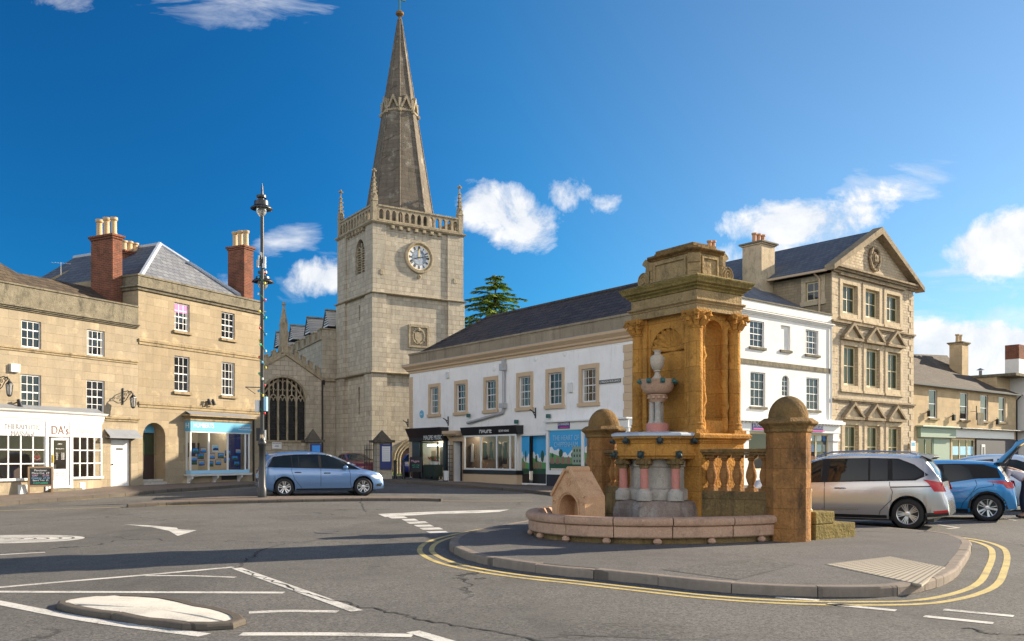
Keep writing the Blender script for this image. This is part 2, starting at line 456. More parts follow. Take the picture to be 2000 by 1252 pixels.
M['magenta'] = plain('magenta_stripe', (.55, .03, .25), .4, .05, 3)
M['iron_stone'] = rough_stone('ochre_ironstone', (.62, .31, .075), (.49, .235, .058), (.22, .115, .045), .5, bumpy=1.0, joint=True, bw=.8, bh=.46)
M['iron_pier'] = rough_stone('pier_ironstone', (.44, .215, .075), (.27, .14, .06), (.08, .052, .032), .95, bumpy=.9, joint=True, bw=.62, bh=.34)
M['iron_cap'] = rough_stone('lichened_cap', (.30, .175, .07), (.18, .12, .055), (.07, .055, .03), .8, bumpy=1.3)
M['attic'] = rough_stone('weathered_entablature', (.44, .315, .165), (.31, .225, .12), (.12, .095, .06), .75, bumpy=.9)
M['green_stone'] = rough_stone('mossy_ledge', (.30, .225, .085), (.20, .155, .055), (.08, .07, .03), .7, bumpy=1.2)
M['wall_dark'] = rough_stone('dark_low_wall', (.28, .19, .085), (.18, .125, .065), (.06, .048, .03), .85, bumpy=1.2, joint=True, bw=.7, bh=.4)
M['pink_granite'] = rough_stone('pink_granite', (.55, .36, .255), (.47, .30, .215), (.24, .16, .12), .4, 1.3, .25)
M['house_granite'] = rough_stone('tan_granite', (.66, .40, .235), (.58, .345, .20), (.36, .21, .125), .3, 1.6, .3)
M['rose'] = rough_stone('rose_granite', (.62, .27, .225), (.54, .23, .19), (.36, .15, .125), .3, 3, .15)
M['grey_granite'] = rough_stone('grey_granite', (.52, .48, .43), (.42, .385, .345), (.25, .225, .195), .4, 2.0, .3)
M['limescale'] = rough_stone('limescaled_granite', (.33, .26, .22), (.22, .16, .135), (.50, .48, .45), .7, 1.2, .4)
M['urn'] = rough_stone('urn_stone', (.60, .525, .43), (.48, .415, .345), (.25, .22, .19), .5, 2, .3)
M['verdigris'] = plain('verdigris_bronze', (.05, .135, .12), .6, .5, 14, metal=.3)
M['dark_bronze'] = plain('dark_bronze', (.035, .055, .055), .5, .5, 14, metal=.3)
M['lead_top'] = plain('pale_lead', (.42, .46, .52), .5, .18, 4, .4, bump=.15)
M['asphalt'] = asphalt('square_asphalt', (.112, .106, .099), (.215, .205, .190))
M['island'] = asphalt('island_asphalt', (.125, .117, .112), (.205, .193, .183), True, 1.3)
M['patch'] = asphalt('patched_asphalt', (.095, .09, .084), (.19, .18, .168), False, .7)
M['pave'] = asphalt('pavement_asphalt', (.19, .15, .122), (.26, .21, .175), False, 1.5)
M['gap_dark'] = plain('crack_filler', (.02, .019, .018), .9, .3, 9)
M['cover'] = plain('cast_iron_cover', (.10, .095, .09), .7, .3, 12, bump=.5)
M['kerb'] = ashlar('kerb_stone', (.30, .255, .215), (.25, .21, .18), .9, 4.0, mortar=(.05, .045, .04), msize=.02, amt=.4, bumpy=.7)
M['kerb_dark'] = ashlar('old_kerb', (.15, .13, .11), (.11, .095, .08), .9, 4.0, mortar=(.03, .03, .03), msize=.02, amt=.5, bumpy=.9)
M['mark'] = paint_mark('white_road_paint', (.62, .60, .55), .85, (.15, .14, .125))
M['mark_y'] = paint_mark('yellow_road_paint', (.58, .45, .17), .75, (.17, .15, .12))
M['island_white'] = paint_mark('white_island_paint', (.66, .62, .54), .45, (.3, .27, .23))
M['tactile'] = plain('buff_tactile_slab', (.36, .31, .24), .9, .12, 9, bump=.3)
M['water'] = plain('dark_water', (.02, .022, .02), .05, .2, 3, .5)
M['grass'] = plain('lawn', (.09, .17, .02), .9, .35, 3, bump=.4)

# ---------------------------------------------------------------- camera, sun, sky
cam = bpy.data.cameras.new('camera'); co = bpy.data.objects.new('camera', cam); C.objects.link(co)
co.location = (0, 0, EYE); co.rotation_euler = (PI/2, 0, 0)
cam.sensor_width = 36; cam.lens = 36*FX/2000; cam.shift_y = (CY-626)/2000
cam.clip_start = .1; cam.clip_end = 6000
S.camera = co
SUN_EL, SUN_AZ = 23.0, math.atan2(.92, .392)
sd = Vector((sin(SUN_AZ)*cos(rad(SUN_EL)), cos(SUN_AZ)*cos(rad(SUN_EL)), sin(rad(SUN_EL))))
sl = bpy.data.lights.new('sun', 'SUN'); sl.energy = 4.7; sl.angle = rad(.53); sl.color = (1, .86, .66)
so = bpy.data.objects.new('sun', sl); C.objects.link(so); so.rotation_euler = sd.to_track_quat('Z', 'Y').to_euler()
so.location = (30, 20, 40)

W = bpy.data.worlds.new('World'); S.world = W; W.use_nodes = True
wt = NT.__new__(NT); wt.t = W.node_tree
bg = W.node_tree.nodes['Background']
sky = wt.n('ShaderNodeTexSky', {'sky_type': 'NISHITA', 'sun_disc': False})
sky.sun_elevation = rad(SUN_EL); sky.sun_rotation = SUN_AZ
sky.air_density = 1.0; sky.dust_density = .35; sky.ozone_density = 2.6; sky.altitude = 60
gen = wt.n('ShaderNodeTexCoord').outputs['Generated']
sp = wt.n('ShaderNodeSeparateXYZ', Vector=gen)
yy = wt.math('MAXIMUM', sp.outputs[1], .05)
ca = wt.math('DIVIDE', sp.outputs[0], yy); cb = wt.math('DIVIDE', sp.outputs[2], yy)
pl = wt.n('ShaderNodeCombineXYZ', X=ca, Y=cb, Z=0.0).outputs[0]
n1 = wt.n('ShaderNodeTexNoise', Vector=pl, Scale=15.0, Detail=10.0, Roughness=.64, Distortion=.35).outputs['Fac']
n2 = wt.n('ShaderNodeTexNoise', Vector=wt.n('ShaderNodeMapping', Vector=pl, Rotation=(0, 0, rad(-28)), Scale=(3.2, 10, 1)).outputs[0],
          Scale=2.2, Detail=9.0, Roughness=.62, Distortion=.6).outputs['Fac']
def blob(px, py, rx, ry, k=1.0, slant=0.0):
    a0, b0 = (px-CX)/FX, (CY-py)/FX
    da = wt.math('SUBTRACT', ca, a0); db = wt.math('SUBTRACT', cb, b0)
    if slant: db = wt.math('SUBTRACT', db, wt.math('MULTIPLY', da, slant))
    u = wt.math('DIVIDE', da, rx/FX); v = wt.math('DIVIDE', db, ry/FX)
    r = wt.math('ADD', wt.math('MULTIPLY', u, u), wt.math('MULTIPLY', v, v))
    return wt.math('SUBTRACT', wt.math('MULTIPLY', wt.math('MAXIMUM', wt.math('SUBTRACT', 1.35, r), -2.2), k), .12)
def total(lst):
    s = lst[0]
    for q in lst[1:]: s = wt.math('MAXIMUM', s, q)
    return s
puffs = total([blob(945, 400, 62, 52), blob(1010, 430, 95, 66, 1.0, -.25), blob(1110, 372, 60, 42, .55), blob(1180, 395, 40, 25, .45),
               blob(625, 540, 80, 45, .95, .2), blob(1540, 432, 125, 52, 1.0, .1), blob(1660, 425, 110, 60, .62, .35), blob(1960, 470, 130, 66, 1.0, .35),
               blob(1880, 685, 175, 62, 1.15), blob(1800, 690, 90, 60, .9), blob(1990, 690, 60, 50, .9), blob(1490, 500, 110, 36, .7),
               blob(2200, 560, 160, 60, 1.), blob(-200, 560, 190, 60, .9), blob(2500, 350, 260, 80, .9), blob(-500, 330, 240, 70, .8)])
wisps = total([blob(410, 10, 230, 70, .42, -.1), blob(575, 465, 75, 40, .62, .2), blob(150, 0, 130, 30, .3), blob(1700, 400, 170, 70, .62, .4), blob(1950, 500, 170, 90, .6, .4), blob(1880, 650, 200, 60, .7), blob(640, 540, 110, 50, .55),
               blob(430, 548, 60, 30, .5), blob(600, 560, 70, 40, .4)])
d1 = wt.ramp(wt.math('ADD', puffs, wt.math('MULTIPLY', wt.math('SUBTRACT', n1, .5), 3.6)), .22, 1.25)
d2 = wt.math('MULTIPLY', wt.ramp(wt.math('ADD', wisps, wt.math('MULTIPLY', wt.math('SUBTRACT', n2, .5), 2.8)), .25, 1.7), .75)
cl = wt.math('MINIMUM', wt.math('ADD', d1, d2), 1.0)
cl = wt.math('MULTIPLY', cl, wt.math('GREATER_THAN', sp.outputs[1], .06))
g1 = wt.n('ShaderNodeMix', {'data_type': 'RGBA', 'blend_type': 'MULTIPLY'}); g1.inputs[0].default_value = 1; wt.set(g1.inputs[6], sky.outputs[0]); g1.inputs[7].default_value = (1, 1, 1, 1)
gm_ = wt.n('ShaderNodeGamma', Color=g1.outputs[2], Gamma=1.0)
g2 = wt.n('ShaderNodeMix', {'data_type': 'RGBA', 'blend_type': 'MULTIPLY'}); g2.inputs[0].default_value = 1; wt.set(g2.inputs[6], gm_.outputs[0]); g2.inputs[7].default_value = (.46, .62, .78, 1)
# skylight is polarised at right angles to the sun; the filter on the lens deepens it there
dt = wt.n('ShaderNodeVectorMath', {'operation': 'DOT_PRODUCT'}, i0=wt.n('ShaderNodeVectorMath', {'operation': 'NORMALIZE'}, i0=gen).outputs[0], i1=tuple(sd)).outputs['Value']
c2 = wt.math('MULTIPLY', dt, dt)
pol = wt.math('DIVIDE', wt.math('SUBTRACT', 1.0, c2), wt.math('ADD', 1.0, c2))
polr = wt.n('ShaderNodeValToRGB', Fac=pol); pe = polr.color_ramp.elements
pe[0].position = 0; pe[0].color = (1.0, .86, .72, 1); pe[1].position = 1; pe[1].color = (.05, .36, .51, 1)
for p_, c_ in ((.36, (.67, .75, .70)), (.625, (.24, .61, .69)), (.845, (.075, .445, .60))): pe.new(p_).color = (*c_, 1)
hs = wt.n('ShaderNodeMix', {'data_type': 'RGBA', 'blend_type': 'MULTIPLY'}); hs.inputs[0].default_value = 1
wt.set(hs.inputs[6], g2.outputs[2]); wt.set(hs.inputs[7], polr.outputs[0])
ccol = wt.mix(wt.ramp(n1, .35, .7), (2.7, 2.9, 3.2), (4.1, 4.05, 4.0))
fin = wt.mix(wt.math('MULTIPLY', cl, .96), hs.outputs[2], ccol)
# unseen bright clouds added behind the viewer as fill light for shaded fronts
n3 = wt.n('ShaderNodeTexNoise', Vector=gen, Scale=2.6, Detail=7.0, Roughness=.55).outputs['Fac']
fill_cloud = wt.math('MULTIPLY', wt.ramp(n3, .42, .56), wt.ramp(wt.math('MULTIPLY', sp.outputs[1], -1.0), .02, .25))
fill_cloud = wt.math('MULTIPLY', wt.math('MULTIPLY', fill_cloud, wt.ramp(sp.outputs[2], .0, .08)), wt.ramp(sp.outputs[2], .45, .72, (1, 1, 1), (0, 0, 0)))
fin = wt.mix(fill_cloud, fin, (9.0, 8.6, 8.1))
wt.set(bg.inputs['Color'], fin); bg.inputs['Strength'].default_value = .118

S.view_settings.view_transform = 'Standard'; S.view_settings.look = 'None'
S.view_settings.exposure = 1.26; S.view_settings.gamma = 1; S.view_settings.use_curve_mapping = False
S.render.engine = 'CYCLES'
S.cycles.max_bounces = 8; S.cycles.transparent_max_bounces = 12
S.cycles.sample_clamp_indirect = 6

# ---------------------------------------------------------------- ground and road surface
def frange(a, b, st):
    n = int(round((b-a)/st)); return [a+(b-a)*k/n for k in range(n+1)]
gx = [-3000, -900, -300, -120, -80]+frange(-60, 60, 1.0)+[80, 120, 300, 900, 3000]
gy = [-3000, -900, -200, -60, -20]+frange(-8, 100, 1.0)+[130, 200, 400, 1200, 3500]
m = MB()
idx = [[m.p(x, y, gz(x, y)) for x in gx] for y in gy]
for a, b in zip(idx, idx[1:]):
    for k in range(len(gx)-1):
        m.face((a[k], a[k+1], b[k+1], b[k]))
struct(m.build('road', M['asphalt'], smooth=True))

def sheet(name, pts, mat, dz, dens=None, flat=False):
    """marking or paving laid on the ground: pts in survey pixels (or ground points)"""
    P = [q if isinstance(q, Vector) else gpt(*q) for q in pts]
    m = MB(); m.poly([(q.x, q.y, gz(q.x, q.y)+dz) for q in P])
    o = m.build(name, mat)
    return struct(o)

def ribbon(mb, A, B, dz, n=1):
    rows = []
    for a, b in zip(A, B):
        r = []
        for k in range(n+1):
            q = a.lerp(b, k/n); r.append(mb.p(q.x, q.y, gz(q.x, q.y)+dz))
        rows.append(r)
    for a, b in zip(rows, rows[1:]):
        for k in range(n): mb.face((a[k], a[k+1], b[k+1], b[k]))

def resample(P, st=.5, closed=False):
    P = [Vector((q.x, q.y, 0)) for q in P]
    if closed: P = P+[P[0]]
    out = [P[0]]
    for a, b in zip(P, P[1:]):
        n = max(1, int((b-a).length/st))
        for k in range(1, n+1): out.append(a.lerp(b, k/n))
    return out[:-1] if closed else out

def smooth_line(P, closed=False, sub=6):
    n = len(P); out = []
    for i in range(n if closed else n-1):
        g = lambda k: P[k % n] if closed else P[max(0, min(n-1, k))]
        a, b, c, d = g(i-1), g(i), g(i+1), g(i+2)
        for k in range(sub):
            t = k/sub
            out.append(.5*((2*b)+(c-a)*t+(2*a-5*b+4*c-d)*t*t+(3*b-a-3*c+d)*t**3))
    if not closed: out.append(P[-1])
    return out

def offset(P, d, closed=False):
    n = len(P); out = []
    for i in range(n):
        a = P[i-1] if (closed or i > 0) else P[i]
        b = P[(i+1) % n] if (closed or i < n-1) else P[i]
        t = (b-a); t.z = 0; t.normalize()
        out.append(Vector((P[i].x+t.y*d, P[i].y-t.x*d, 0)))
    return out

def stripe(name, pts, w, mat, dz=.004, sm=True):
    """painted line of width w along survey pixels"""
    P = [q if isinstance(q, Vector) else gpt(*q) for q in pts]
    if sm and len(P) > 2: P = smooth_line(P)
    P = resample(P, .6) if len(P) == 2 else P
    m = MB(); ribbon(m, offset(P, -w/2), offset(P, w/2), dz)
    return struct(m.build(name, mat))

def kerb(name, P, mat, h, w=.14, closed=False):
    """raised kerbstone: outer face on P, top going inwards (left of travel)"""
    m = MB(); pr = [(0.0, -.05), (0.0, h-.025), (-.012, h-.006), (-.03, h), (-w, h), (-w, -.05)]
    Q = P+[P[0]] if closed else P
    acc = [0.0]
    for a, b in zip(Q, Q[1:]): acc.append(acc[-1]+(b-a).length)
    n = max(1, int(acc[-1]/.92)); rk = random.Random(len(P))
    def at(s):
        for k in range(len(acc)-1):
            if s <= acc[k+1]: return Q[k].lerp(Q[k+1], (s-acc[k])/max(1e-6, acc[k+1]-acc[k]))
        return Q[-1]
    for k in range(n):
        s0, s1 = acc[-1]*k/n+.006, acc[-1]*(k+1)/n-.006; j = rk.uniform(-.006, .006); o = rk.uniform(-.006, .006)
        L = [at(s0+(s1-s0)*i/4) for i in range(5)]
        m.sweep([(q.x, q.y, gz(q.x, q.y)) for q in L], [(a+o, b+(j if b > 0 else 0)) for a, b in pr])
    return struct(m.build(name, mat))

# fountain island (edge of the kerb top as surveyed)
isl = [(1061, 1013), (1000, 1021), (930, 1034), (889, 1046), (878, 1059), (893, 1071), (930, 1083), (990, 1094), (1068, 1104), (1165, 1113), (1275, 1124), (1410, 1137),
       (1530, 1144), (1660, 1146), (1765, 1142), (1850, 1121), (1882, 1092), (1897, 1066), (1890, 1052), (1850, 1041), (1770, 1032), (1690, 1026), (1600, 1022), (1480, 1016), (1350, 1011), (1200, 1008)]
IP = [gpt(x, y, .12) for x, y in isl]
IP = smooth_line([Vector((q.x, q.y, 0)) for q in IP], True, 5)
ar = sum(a.x*b.y-b.x*a.y for a, b in zip(IP, IP[1:]+IP[:1]))
if ar < 0: IP = IP[::-1]
kerb('kerb', IP, M['kerb'], .12, .15, True)
inner = offset(IP, -.15, True)
m = MB(); m.poly([(q.x, q.y, .119) for q in inner]); struct(m.build('pavement', M['island']))
for d in (.30, .50):
    L = offset(IP, d, True)
    # the lines run round the whole near side and fade behind the fountain
    k0 = min(range(len(L)), key=lambda k: (L[k]-gpt(1010, 1025)).length); k1 = min(range(len(L)), key=lambda k: (L[k]-gpt(1790, 1030)).length)
    L = L[k0:]+L[:k0]; k1 = (k1-k0) % len(L)
    L = L[:k1+1]
    mm = MB(); ribbon(mm, offset(L, -.045), offset(L, .045), .004); struct(mm.build('yellow_line', M['mark_y']))
# tactile paving with real blisters, darker patch of asphalt
tq = [gpt(x, y, .125) for x, y in ((1612, 1102), (1738, 1087), (1846, 1108), (1800, 1142))]
m = MB(); m.slab([(q.x, q.y) for q in tq], .10, .127)
a, b, c, d = tq
for i in range(30):
    for j in range(18):
        q = a.lerp(b, (i+.5)/30).lerp(d.lerp(c, (i+.5)/30), (j+.5)/18)
        m.lathe([(.016, .127), (.012, .133), (.002, .1335)], q.x, q.y, 6)
struct(m.build('tactile_paving', M['tactile']))
pq = [gpt(x, y, .123) for x, y in ((1290, 1112), (1488, 1089), (1560, 1101), (1440, 1132))]
m = MB(); m.poly([(q.x, q.y, .123) for q in pq]); struct(m.build('asphalt_patch', M['patch']))

# white lines
for pts, w in ((((-60, 1153), (120, 1137), (300, 1122), (455, 1108)), .12), (((462, 1110), (580, 1152), (697, 1194)), .14),
               (((-80, 1156), (250, 1157), (555, 1158)), .13), (((-90, 1161), (0, 1178), (180, 1212), (400, 1241)), .15),
               (((285, 1125), (370, 1125), (460, 1128)), .09), (((486, 1197), (560, 1194), (660, 1195)), .13),
               (((470, 1239), (640, 1239), (806, 1242)), .14), (((806, 1234), (900, 1262)), .14),
               (((1615, 1180), (1750, 1193)), .12), (((1843, 1191), (1980, 1204)), .12), (((1805, 1204), (1940, 1218)), .12), (((1515, 1167), (1600, 1173)), .1),
               (((-40, 1086), (30, 1082), (88, 1079)), .1)):
    stripe('white_line', pts, w, M['mark'])
# turning arrow
sheet('white_arrow', [(240, 1024), (300, 1027), (345, 1031), (348, 1034), (384, 1036), (347, 1047), (330, 1037), (296, 1030)], M['mark'], .004)
# give-way dashes and the long lozenge by the far lane
for k, (x0, x1, y) in enumerate(((757, 797, 1011), (784, 818, 1016), (792, 838, 1021), (808, 848, 1027.5), (818, 866, 1033), (832, 878, 1040))):
    sheet('white_dash', [(x0, y-1.8), (x1-8, y-2.6), (x1, y+1.2), (x0+8, y+2.2)], M['mark'], .004)
sheet('white_lozenge', [(738, 1004), (760, 1003), (860, 999), (960, 996.5), (994, 995.5), (975, 1000), (935, 1002), (850, 1004), (770, 1009), (752, 1010)], M['mark'], .004)
# worn mini roundabout: concentric rings
rc = gpt(15, 1053)
ra = abs(gpt(180, 1049).x-rc.x)
for k in range(6):
    r1 = ra*(1-k*.165); r0 = r1-ra*.125
    mm = MB(); n = 56
    A = [Vector((rc.x+r1*cos(2*PI*i/n), rc.y+.62*r1*sin(2*PI*i/n), 0)) for i in range(n+1)]
    B = [Vector((rc.x+max(.02, r0)*cos(2*PI*i/n), rc.y+.62*max(.02, r0)*sin(2*PI*i/n), 0)) for i in range(n+1)]
    ribbon(mm, A, B, .004); struct(mm.build('roundabout_ring', M['mark']))
# low painted island with a rough stone rim
LI = [(103, 1178), (150, 1165), (230, 1161), (320, 1166), (400, 1181), (460, 1196), (478, 1209), (455, 1219), (385, 1222), (300, 1213), (200, 1198), (130, 1187)]
LP = smooth_line([gpt(x, y, .05) for x, y in LI], True, 4)
if sum(a.x*b.y-b.x*a.y for a, b in zip(LP, LP[1:]+LP[:1])) < 0: LP = LP[::-1]
rj = random.Random(2); LP = [Vector((q.x+rj.uniform(-.025, .025), q.y+rj.uniform(-.03, .03), 0)) for q in LP]
kerb('island_rim', LP, M['kerb_dark'], .055, .11, True)
li = offset(LP, -.11, True); lc = sum(li, Vector())/len(li)
m = MB(); c0 = m.p(lc.x, lc.y, .062); ring = [m.p(q.x, q.y, .052) for q in li]
mid = [m.p(*(q.lerp(lc, .35).to_2d()), .060) for q in li]
for k in range(len(ring)):
    k2 = (k+1) % len(ring); m.face((ring[k], ring[k2], mid[k2], mid[k])); m.face((mid[k], mid[k2], c0))
struct(m.build('traffic_island', M['island_white'], smooth='all'))

# long narrow footway in the middle of the square, with the lamp on it
fa = [gpt(x, y, .10) for x, y in ((250, 985), (330, 981), (435, 978.5), (600, 974.5), (740, 973), (825, 973), (862, 974))]
fb = [gpt(x, y, .10) for x, y in ((250, 984), (330, 975), (435, 970), (600, 968.6), (740, 968.6), (825, 970), (862, 973.6))]
fa = resample(fa, .8); n = len(fa)
fbr = resample(fb, .4); fb2 = [min(fbr, key=lambda q: abs(q.x-a.x)) for a in fa]
kerb('kerb', fa, M['kerb_dark'], .10, .15)
m = MB(); ribbon(m, offset(fa, -.15), fb2, .099, 2); struct(m.build('pavement', M['pave']))
stripe('yellow_line', [(-40, 999), (120, 994), (260, 990), (435, 984.5), (600, 980), (760, 978), (900, 978.5), (1040, 979)], .09, M['mark_y'])
stripe('yellow_line', [(-60, 993), (60, 983), (160, 976), (300, 965), (420, 957)], .08, M['mark_y'])
stripe('white_line', [(545, 962.5), (640, 960), (735, 957)], .08, M['mark'])
for pts in (((1690, 1030), (1740, 1031.5)), ((1832, 1025), (1872, 1031)), ((1872, 1031), (1850, 1033)), ((1800, 1020), (2010, 1011)), ((1960, 1013), (1985, 1017)), ((1570, 1022), (1790, 1012))):
    stripe('white_line', pts, .09, M['mark'])

# long cracks in the old surfacing
rc_ = random.Random(14)
for pts in (((470, 1108), (480, 1095), (498, 1084), (510, 1075), (560, 1062), (640, 1054)), ((470, 1112), (520, 1132), (600, 1160), (700, 1184), (790, 1202), (860, 1217), (1000, 1240), (1090, 1262)),
            ((705, 978), (708, 990), (716, 1000)), ((1880, 1226), (1940, 1238), (2010, 1240))):
    P = smooth_line([gpt(*q) for q in pts], False, 9)
    P = [Vector((q.x+rc_.uniform(-.05, .05), q.y+rc_.uniform(-.05, .05), 0)) for q in P]
    A_ = []; B_ = []
    for q, a, b in zip(P, offset(P, -1), offset(P, 1)):
        w_ = rc_.uniform(.004, .02); A_.append(q.lerp(a, w_)); B_.append(q.lerp(b, w_))
    mm = MB(); ribbon(mm, A_, B_, .0055); struct(mm.build('road_crack', M['gap_dark']))

# inspection covers and an old square reinstatement in the road
for x, y, r in ((640, 1040, .26),):
    if not r: continue
    q = gpt(x, y); mm = MB(); mm.lathe([(r, .004), (r, .010), (r*.9, .010), (r*.88, .006), (.02, .006)], q.x, q.y, 28); struct(mm.build('manhole_cover', M['cover']))
sheet('asphalt_patch', [(520, 1010), (640, 1004), (700, 1012), (570, 1019)], M['patch'], .003); sheet('asphalt_patch', [(1130, 1215), (1340, 1222), (1330, 1250), (1090, 1240)], M['patch'], .003)
# ---------------------------------------------------------------- buildings
class Front:
    """a facade: local x runs along it to the right, local y into the building, z is height"""
    def __init__(s, P, d, name, label, cat):
        s.P = Vector(P); s.d = Vector(d).normalized(); s.n = Vector((-s.d.y, s.d.x))
        s.rot = math.atan2(s.d.y, s.d.x)
        s.name = name
        s.root = thing(name, label, cat, (s.P.x, s.P.y, 0), s.rot) if name else None
    def u(s, px, y=0.0):
        a = (px-CX)/FX; X = s.P.x+y*s.n.x; Y = s.P.y+y*s.n.y
        return (a*Y-X)/(s.d.x-a*s.d.y)
    def z(s, px, py, y=0.0):
        Y = s.P.y+y*s.n.y+s.u(px, y)*s.d.y
        return EYE+(CY-py)/FX*Y
    def yat(s, px, u):
        """local depth at which the line x=u meets a survey column"""
        a = (px-CX)/FX; X = s.P.x+u*s.d.x; Y = s.P.y+u*s.d.y
        return (a*Y-X)/(s.n.x-a*s.n.y)
    def w(s, u, y, z=0.0):
        return Vector((s.P.x+u*s.d.x+y*s.n.x, s.P.y+u*s.d.y+y*s.n.y, z))
    def row(s, xs, ref, yt, yb):
        """rectangles for one row of windows that share sill and head heights"""
        z1, z0 = s.z(ref, yt), s.z(ref, yb)
        return [(s.u(a), s.u(b), z0, z1) for a, b in xs]
    def base(s, u, y=0.0, dz=0.0):
        q = s.w(u, y); return gz(q.x, q.y)+dz

M['curtain'] = plain('net_curtain', (.30, .29, .27), .8, .15, 3)
def sash(parent, r, y, cols=3, rows=4, fm='white', glass='glass', fw=.055, bar=.022, sill=None, meet=True, silld=.10, name='window', sillm=None, dep=.05):
    a, b, c, d = r[:4]
    m = MB()
    m.box(a, a+fw, y, y+dep, c, d); m.box(b-fw, b, y, y+dep, c, d)
    m.box(a+fw, b-fw, y, y+dep, c, c+fw*1.2); m.box(a+fw, b-fw, y, y+dep, d-fw, d)
    ia, ib, ic, idd = a+fw, b-fw, c+fw*1.2, d-fw
    zs = [ic+(idd-ic)*k/rows for k in range(1, rows)]
    for k in range(1, cols):
        x = ia+(ib-ia)*k/cols; m.box(x-bar/2, x+bar/2, y+.008, y+dep-.008, ic, idd)
    xs = [ia]+[ia+(ib-ia)*k/cols for k in range(1, cols)]+[ib]
    for j, z in enumerate(zs):
        h = .045 if (meet and j == len(zs)//2) else bar
        for k, (p, q) in enumerate(zip(xs, xs[1:])):
            m.box(p+(bar/2 if k else 0), q-(bar/2 if k < cols-1 else 0), y+.006, y+dep-.006, z-h/2, z+h/2)
    w = m.build(name, M[fm], parent)
    g = MB(); zm = (ic+idd)/2; t = random.uniform(-.005, .005); t2 = random.uniform(-.005, .005)
    g.poly(((ia, y+.034+t, ic), (ib, y+.034-t, ic), (ib, y+.034+t2, zm), (ia, y+.034, zm)))
    g.poly(((ia, y+.024, zm), (ib, y+.024+t2, zm), (ib, y+.024-t, idd), (ia, y+.024+t, idd)))
    g.build('pane', M[glass], w)
    if rows > 2 and random.random() < .6:
        cw = (ib-ia)*random.uniform(.12, .24)
        for p0, p1 in ((ia, ia+cw), (ib-cw, ib)):
            q = MB()
            for k in range(4): q.poly(((p0+(p1-p0)*k/4, y+.017-.004*(k % 2), ic), (p0+(p1-p0)*(k+1)/4, y+.013+.004*(k % 2), ic), (p0+(p1-p0)*(k+1)/4, y+.013+.004*(k % 2), idd), (p0+(p1-p0)*k/4, y+.017-.004*(k % 2), idd)))
            q.build('curtain', M['curtain'], w)
    if sill:
        MB().box(a-.09, b+.09, -silld, y+.02 if y > 0 else .05, c-.13, c-.003).build('sill', M[sillm or sill], w, bevel=.012)
    return w

def moulding(parent, name, mat, u0, u1, z0, z1, proj, steps=3, y=0.0, bevel=.012, flip=False):
    m = MB()
    for k in range(steps):
        a = z0+(z1-z0)*k/steps; b = z0+(z1-z0)*(k+1)/steps
        p = proj*((k+1)/steps if not flip else 1-k/steps)
        m.box(u0-p*.5, u1+p*.5, y-p, y+.05, a, b)
    return m.build(name, M[mat], parent, bevel=bevel)

def pots(parent, u0, u1, y, z, n, h, r=.13, mat='pot', rim=True):
    for k in range(n):
        x = u0+(u1-u0)*(k+.5)/n
        hh = h*random.uniform(.93, 1.06)
        m = MB(); m.lathe([(r*1.15, z), (r*1.1, z+.06), (r*.95, z+.1), (r*.88, z+hh*.8), (r*1.0, z+hh*.82), (r*1.22, z+hh*.86), (r*1.25, z+hh), (r*.8, z+hh), (r*.75, z+hh-.1)], x, y, 14, cap=False)
        m.build('chimney_pot', M[mat], parent, smooth=True)

def chimney(parent, u0, u1, y0, y1, z0, z1, mat, n, ph, capm='coping', potm='pot', cap=.09, base=None, axis='x'):
    m = MB(); m.box(u0, u1, y0, y1, z0, z1-.18)
    m.box(u0-cap*.5, u1+cap*.5, y0-cap*.5, y1+cap*.5, z1-.18, z1-.10)
    if base: m.box(u0-.12, u1+.12, y0-.12, y1+.12, z0-.05, base)
    c = m.build('chimney', M[mat], parent, bevel=.01)
    MB().box(u0-cap, u1+cap, y0-cap, y1+cap, z1-.10, z1).build('chimney_cap', M[capm], c, bevel=.015)
    if axis == 'x': pots(c, u0+.02, u1-.02, (y0+y1)/2, z1, n, ph, mat=potm)
    else:
        for k in range(n):
            y = y0+(y1-y0)*(k+.5)/n; pots(c, (u0+u1)/2-.01, (u0+u1)/2+.01, y, z1, 1, ph, mat=potm)
    return c

def shell(m, u0, u1, z0, z1, D, y=0.0, right=True, left=True):
    if left: m.poly(((u0, y, z0), (u0, D, z0), (u0, D, z1), (u0, y, z1)))
    if right: m.poly(((u1, y, z0), (u1, y, z1), (u1, D, z1), (u1, D, z0)))
    m.poly(((u0, D, z0), (u1, D, z0), (u1, D, z1), (u0, D, z1)))

# ================================================ 1. barber shop building
def glow(name, col, e):
    t = NT(name); t.set(t.b.inputs['Emission Color'], col); t.b.inputs['Emission Strength'].default_value = e; return t.fin((.8, .8, .8), .5)
M['lit'] = glow('lit_lamp', (.85, 1, .85), 5); M['lit_warm'] = glow('lit_warm_lamp', (1, .80, .55), 26)
def ceiling_lamps(parent, us, y, z, s=.12):
    for u in us: MB().box(u-s, u+s, y-s, y+s, z-.05, z).build('ceiling_lamp', M['lit_warm'], parent)
FA = Front((-15.72, 36.61), (.4515, .8923), 'barber_shop_building', 'pale stone building with bowed white barber shopfront at left edge of photo', 'building')
R = FA.root
UL = -10.5
ZT = FA.z(270, 601)                       # parapet top
r2 = FA.row([(41.7, 80.5), (170, 204.6)], 187, 645, 695); r1 = FA.row([(40.7, 80.5), (169, 204.6)], 187, 743, 808)
extra = FA.u(41) - 3.1
r2.append((extra-.9, extra, r2[0][2], r2[0][3])); r1.append((extra-.9, extra, r1[0][2], r1[0][3]))
dw = (FA.u(216.5), FA.u(256), FA.base(-.9, 0, .06), FA.z(236, 857.5))
m = MB(); hol = r2+r1+[dw]
bowr = FA.u(199, -.42)
bowl_hole = (-9.5, bowr-.06, .3, 3.25, .02)
m.wall(UL, 0, -.3, ZT, hol+[bowl_hole], rev=.14)
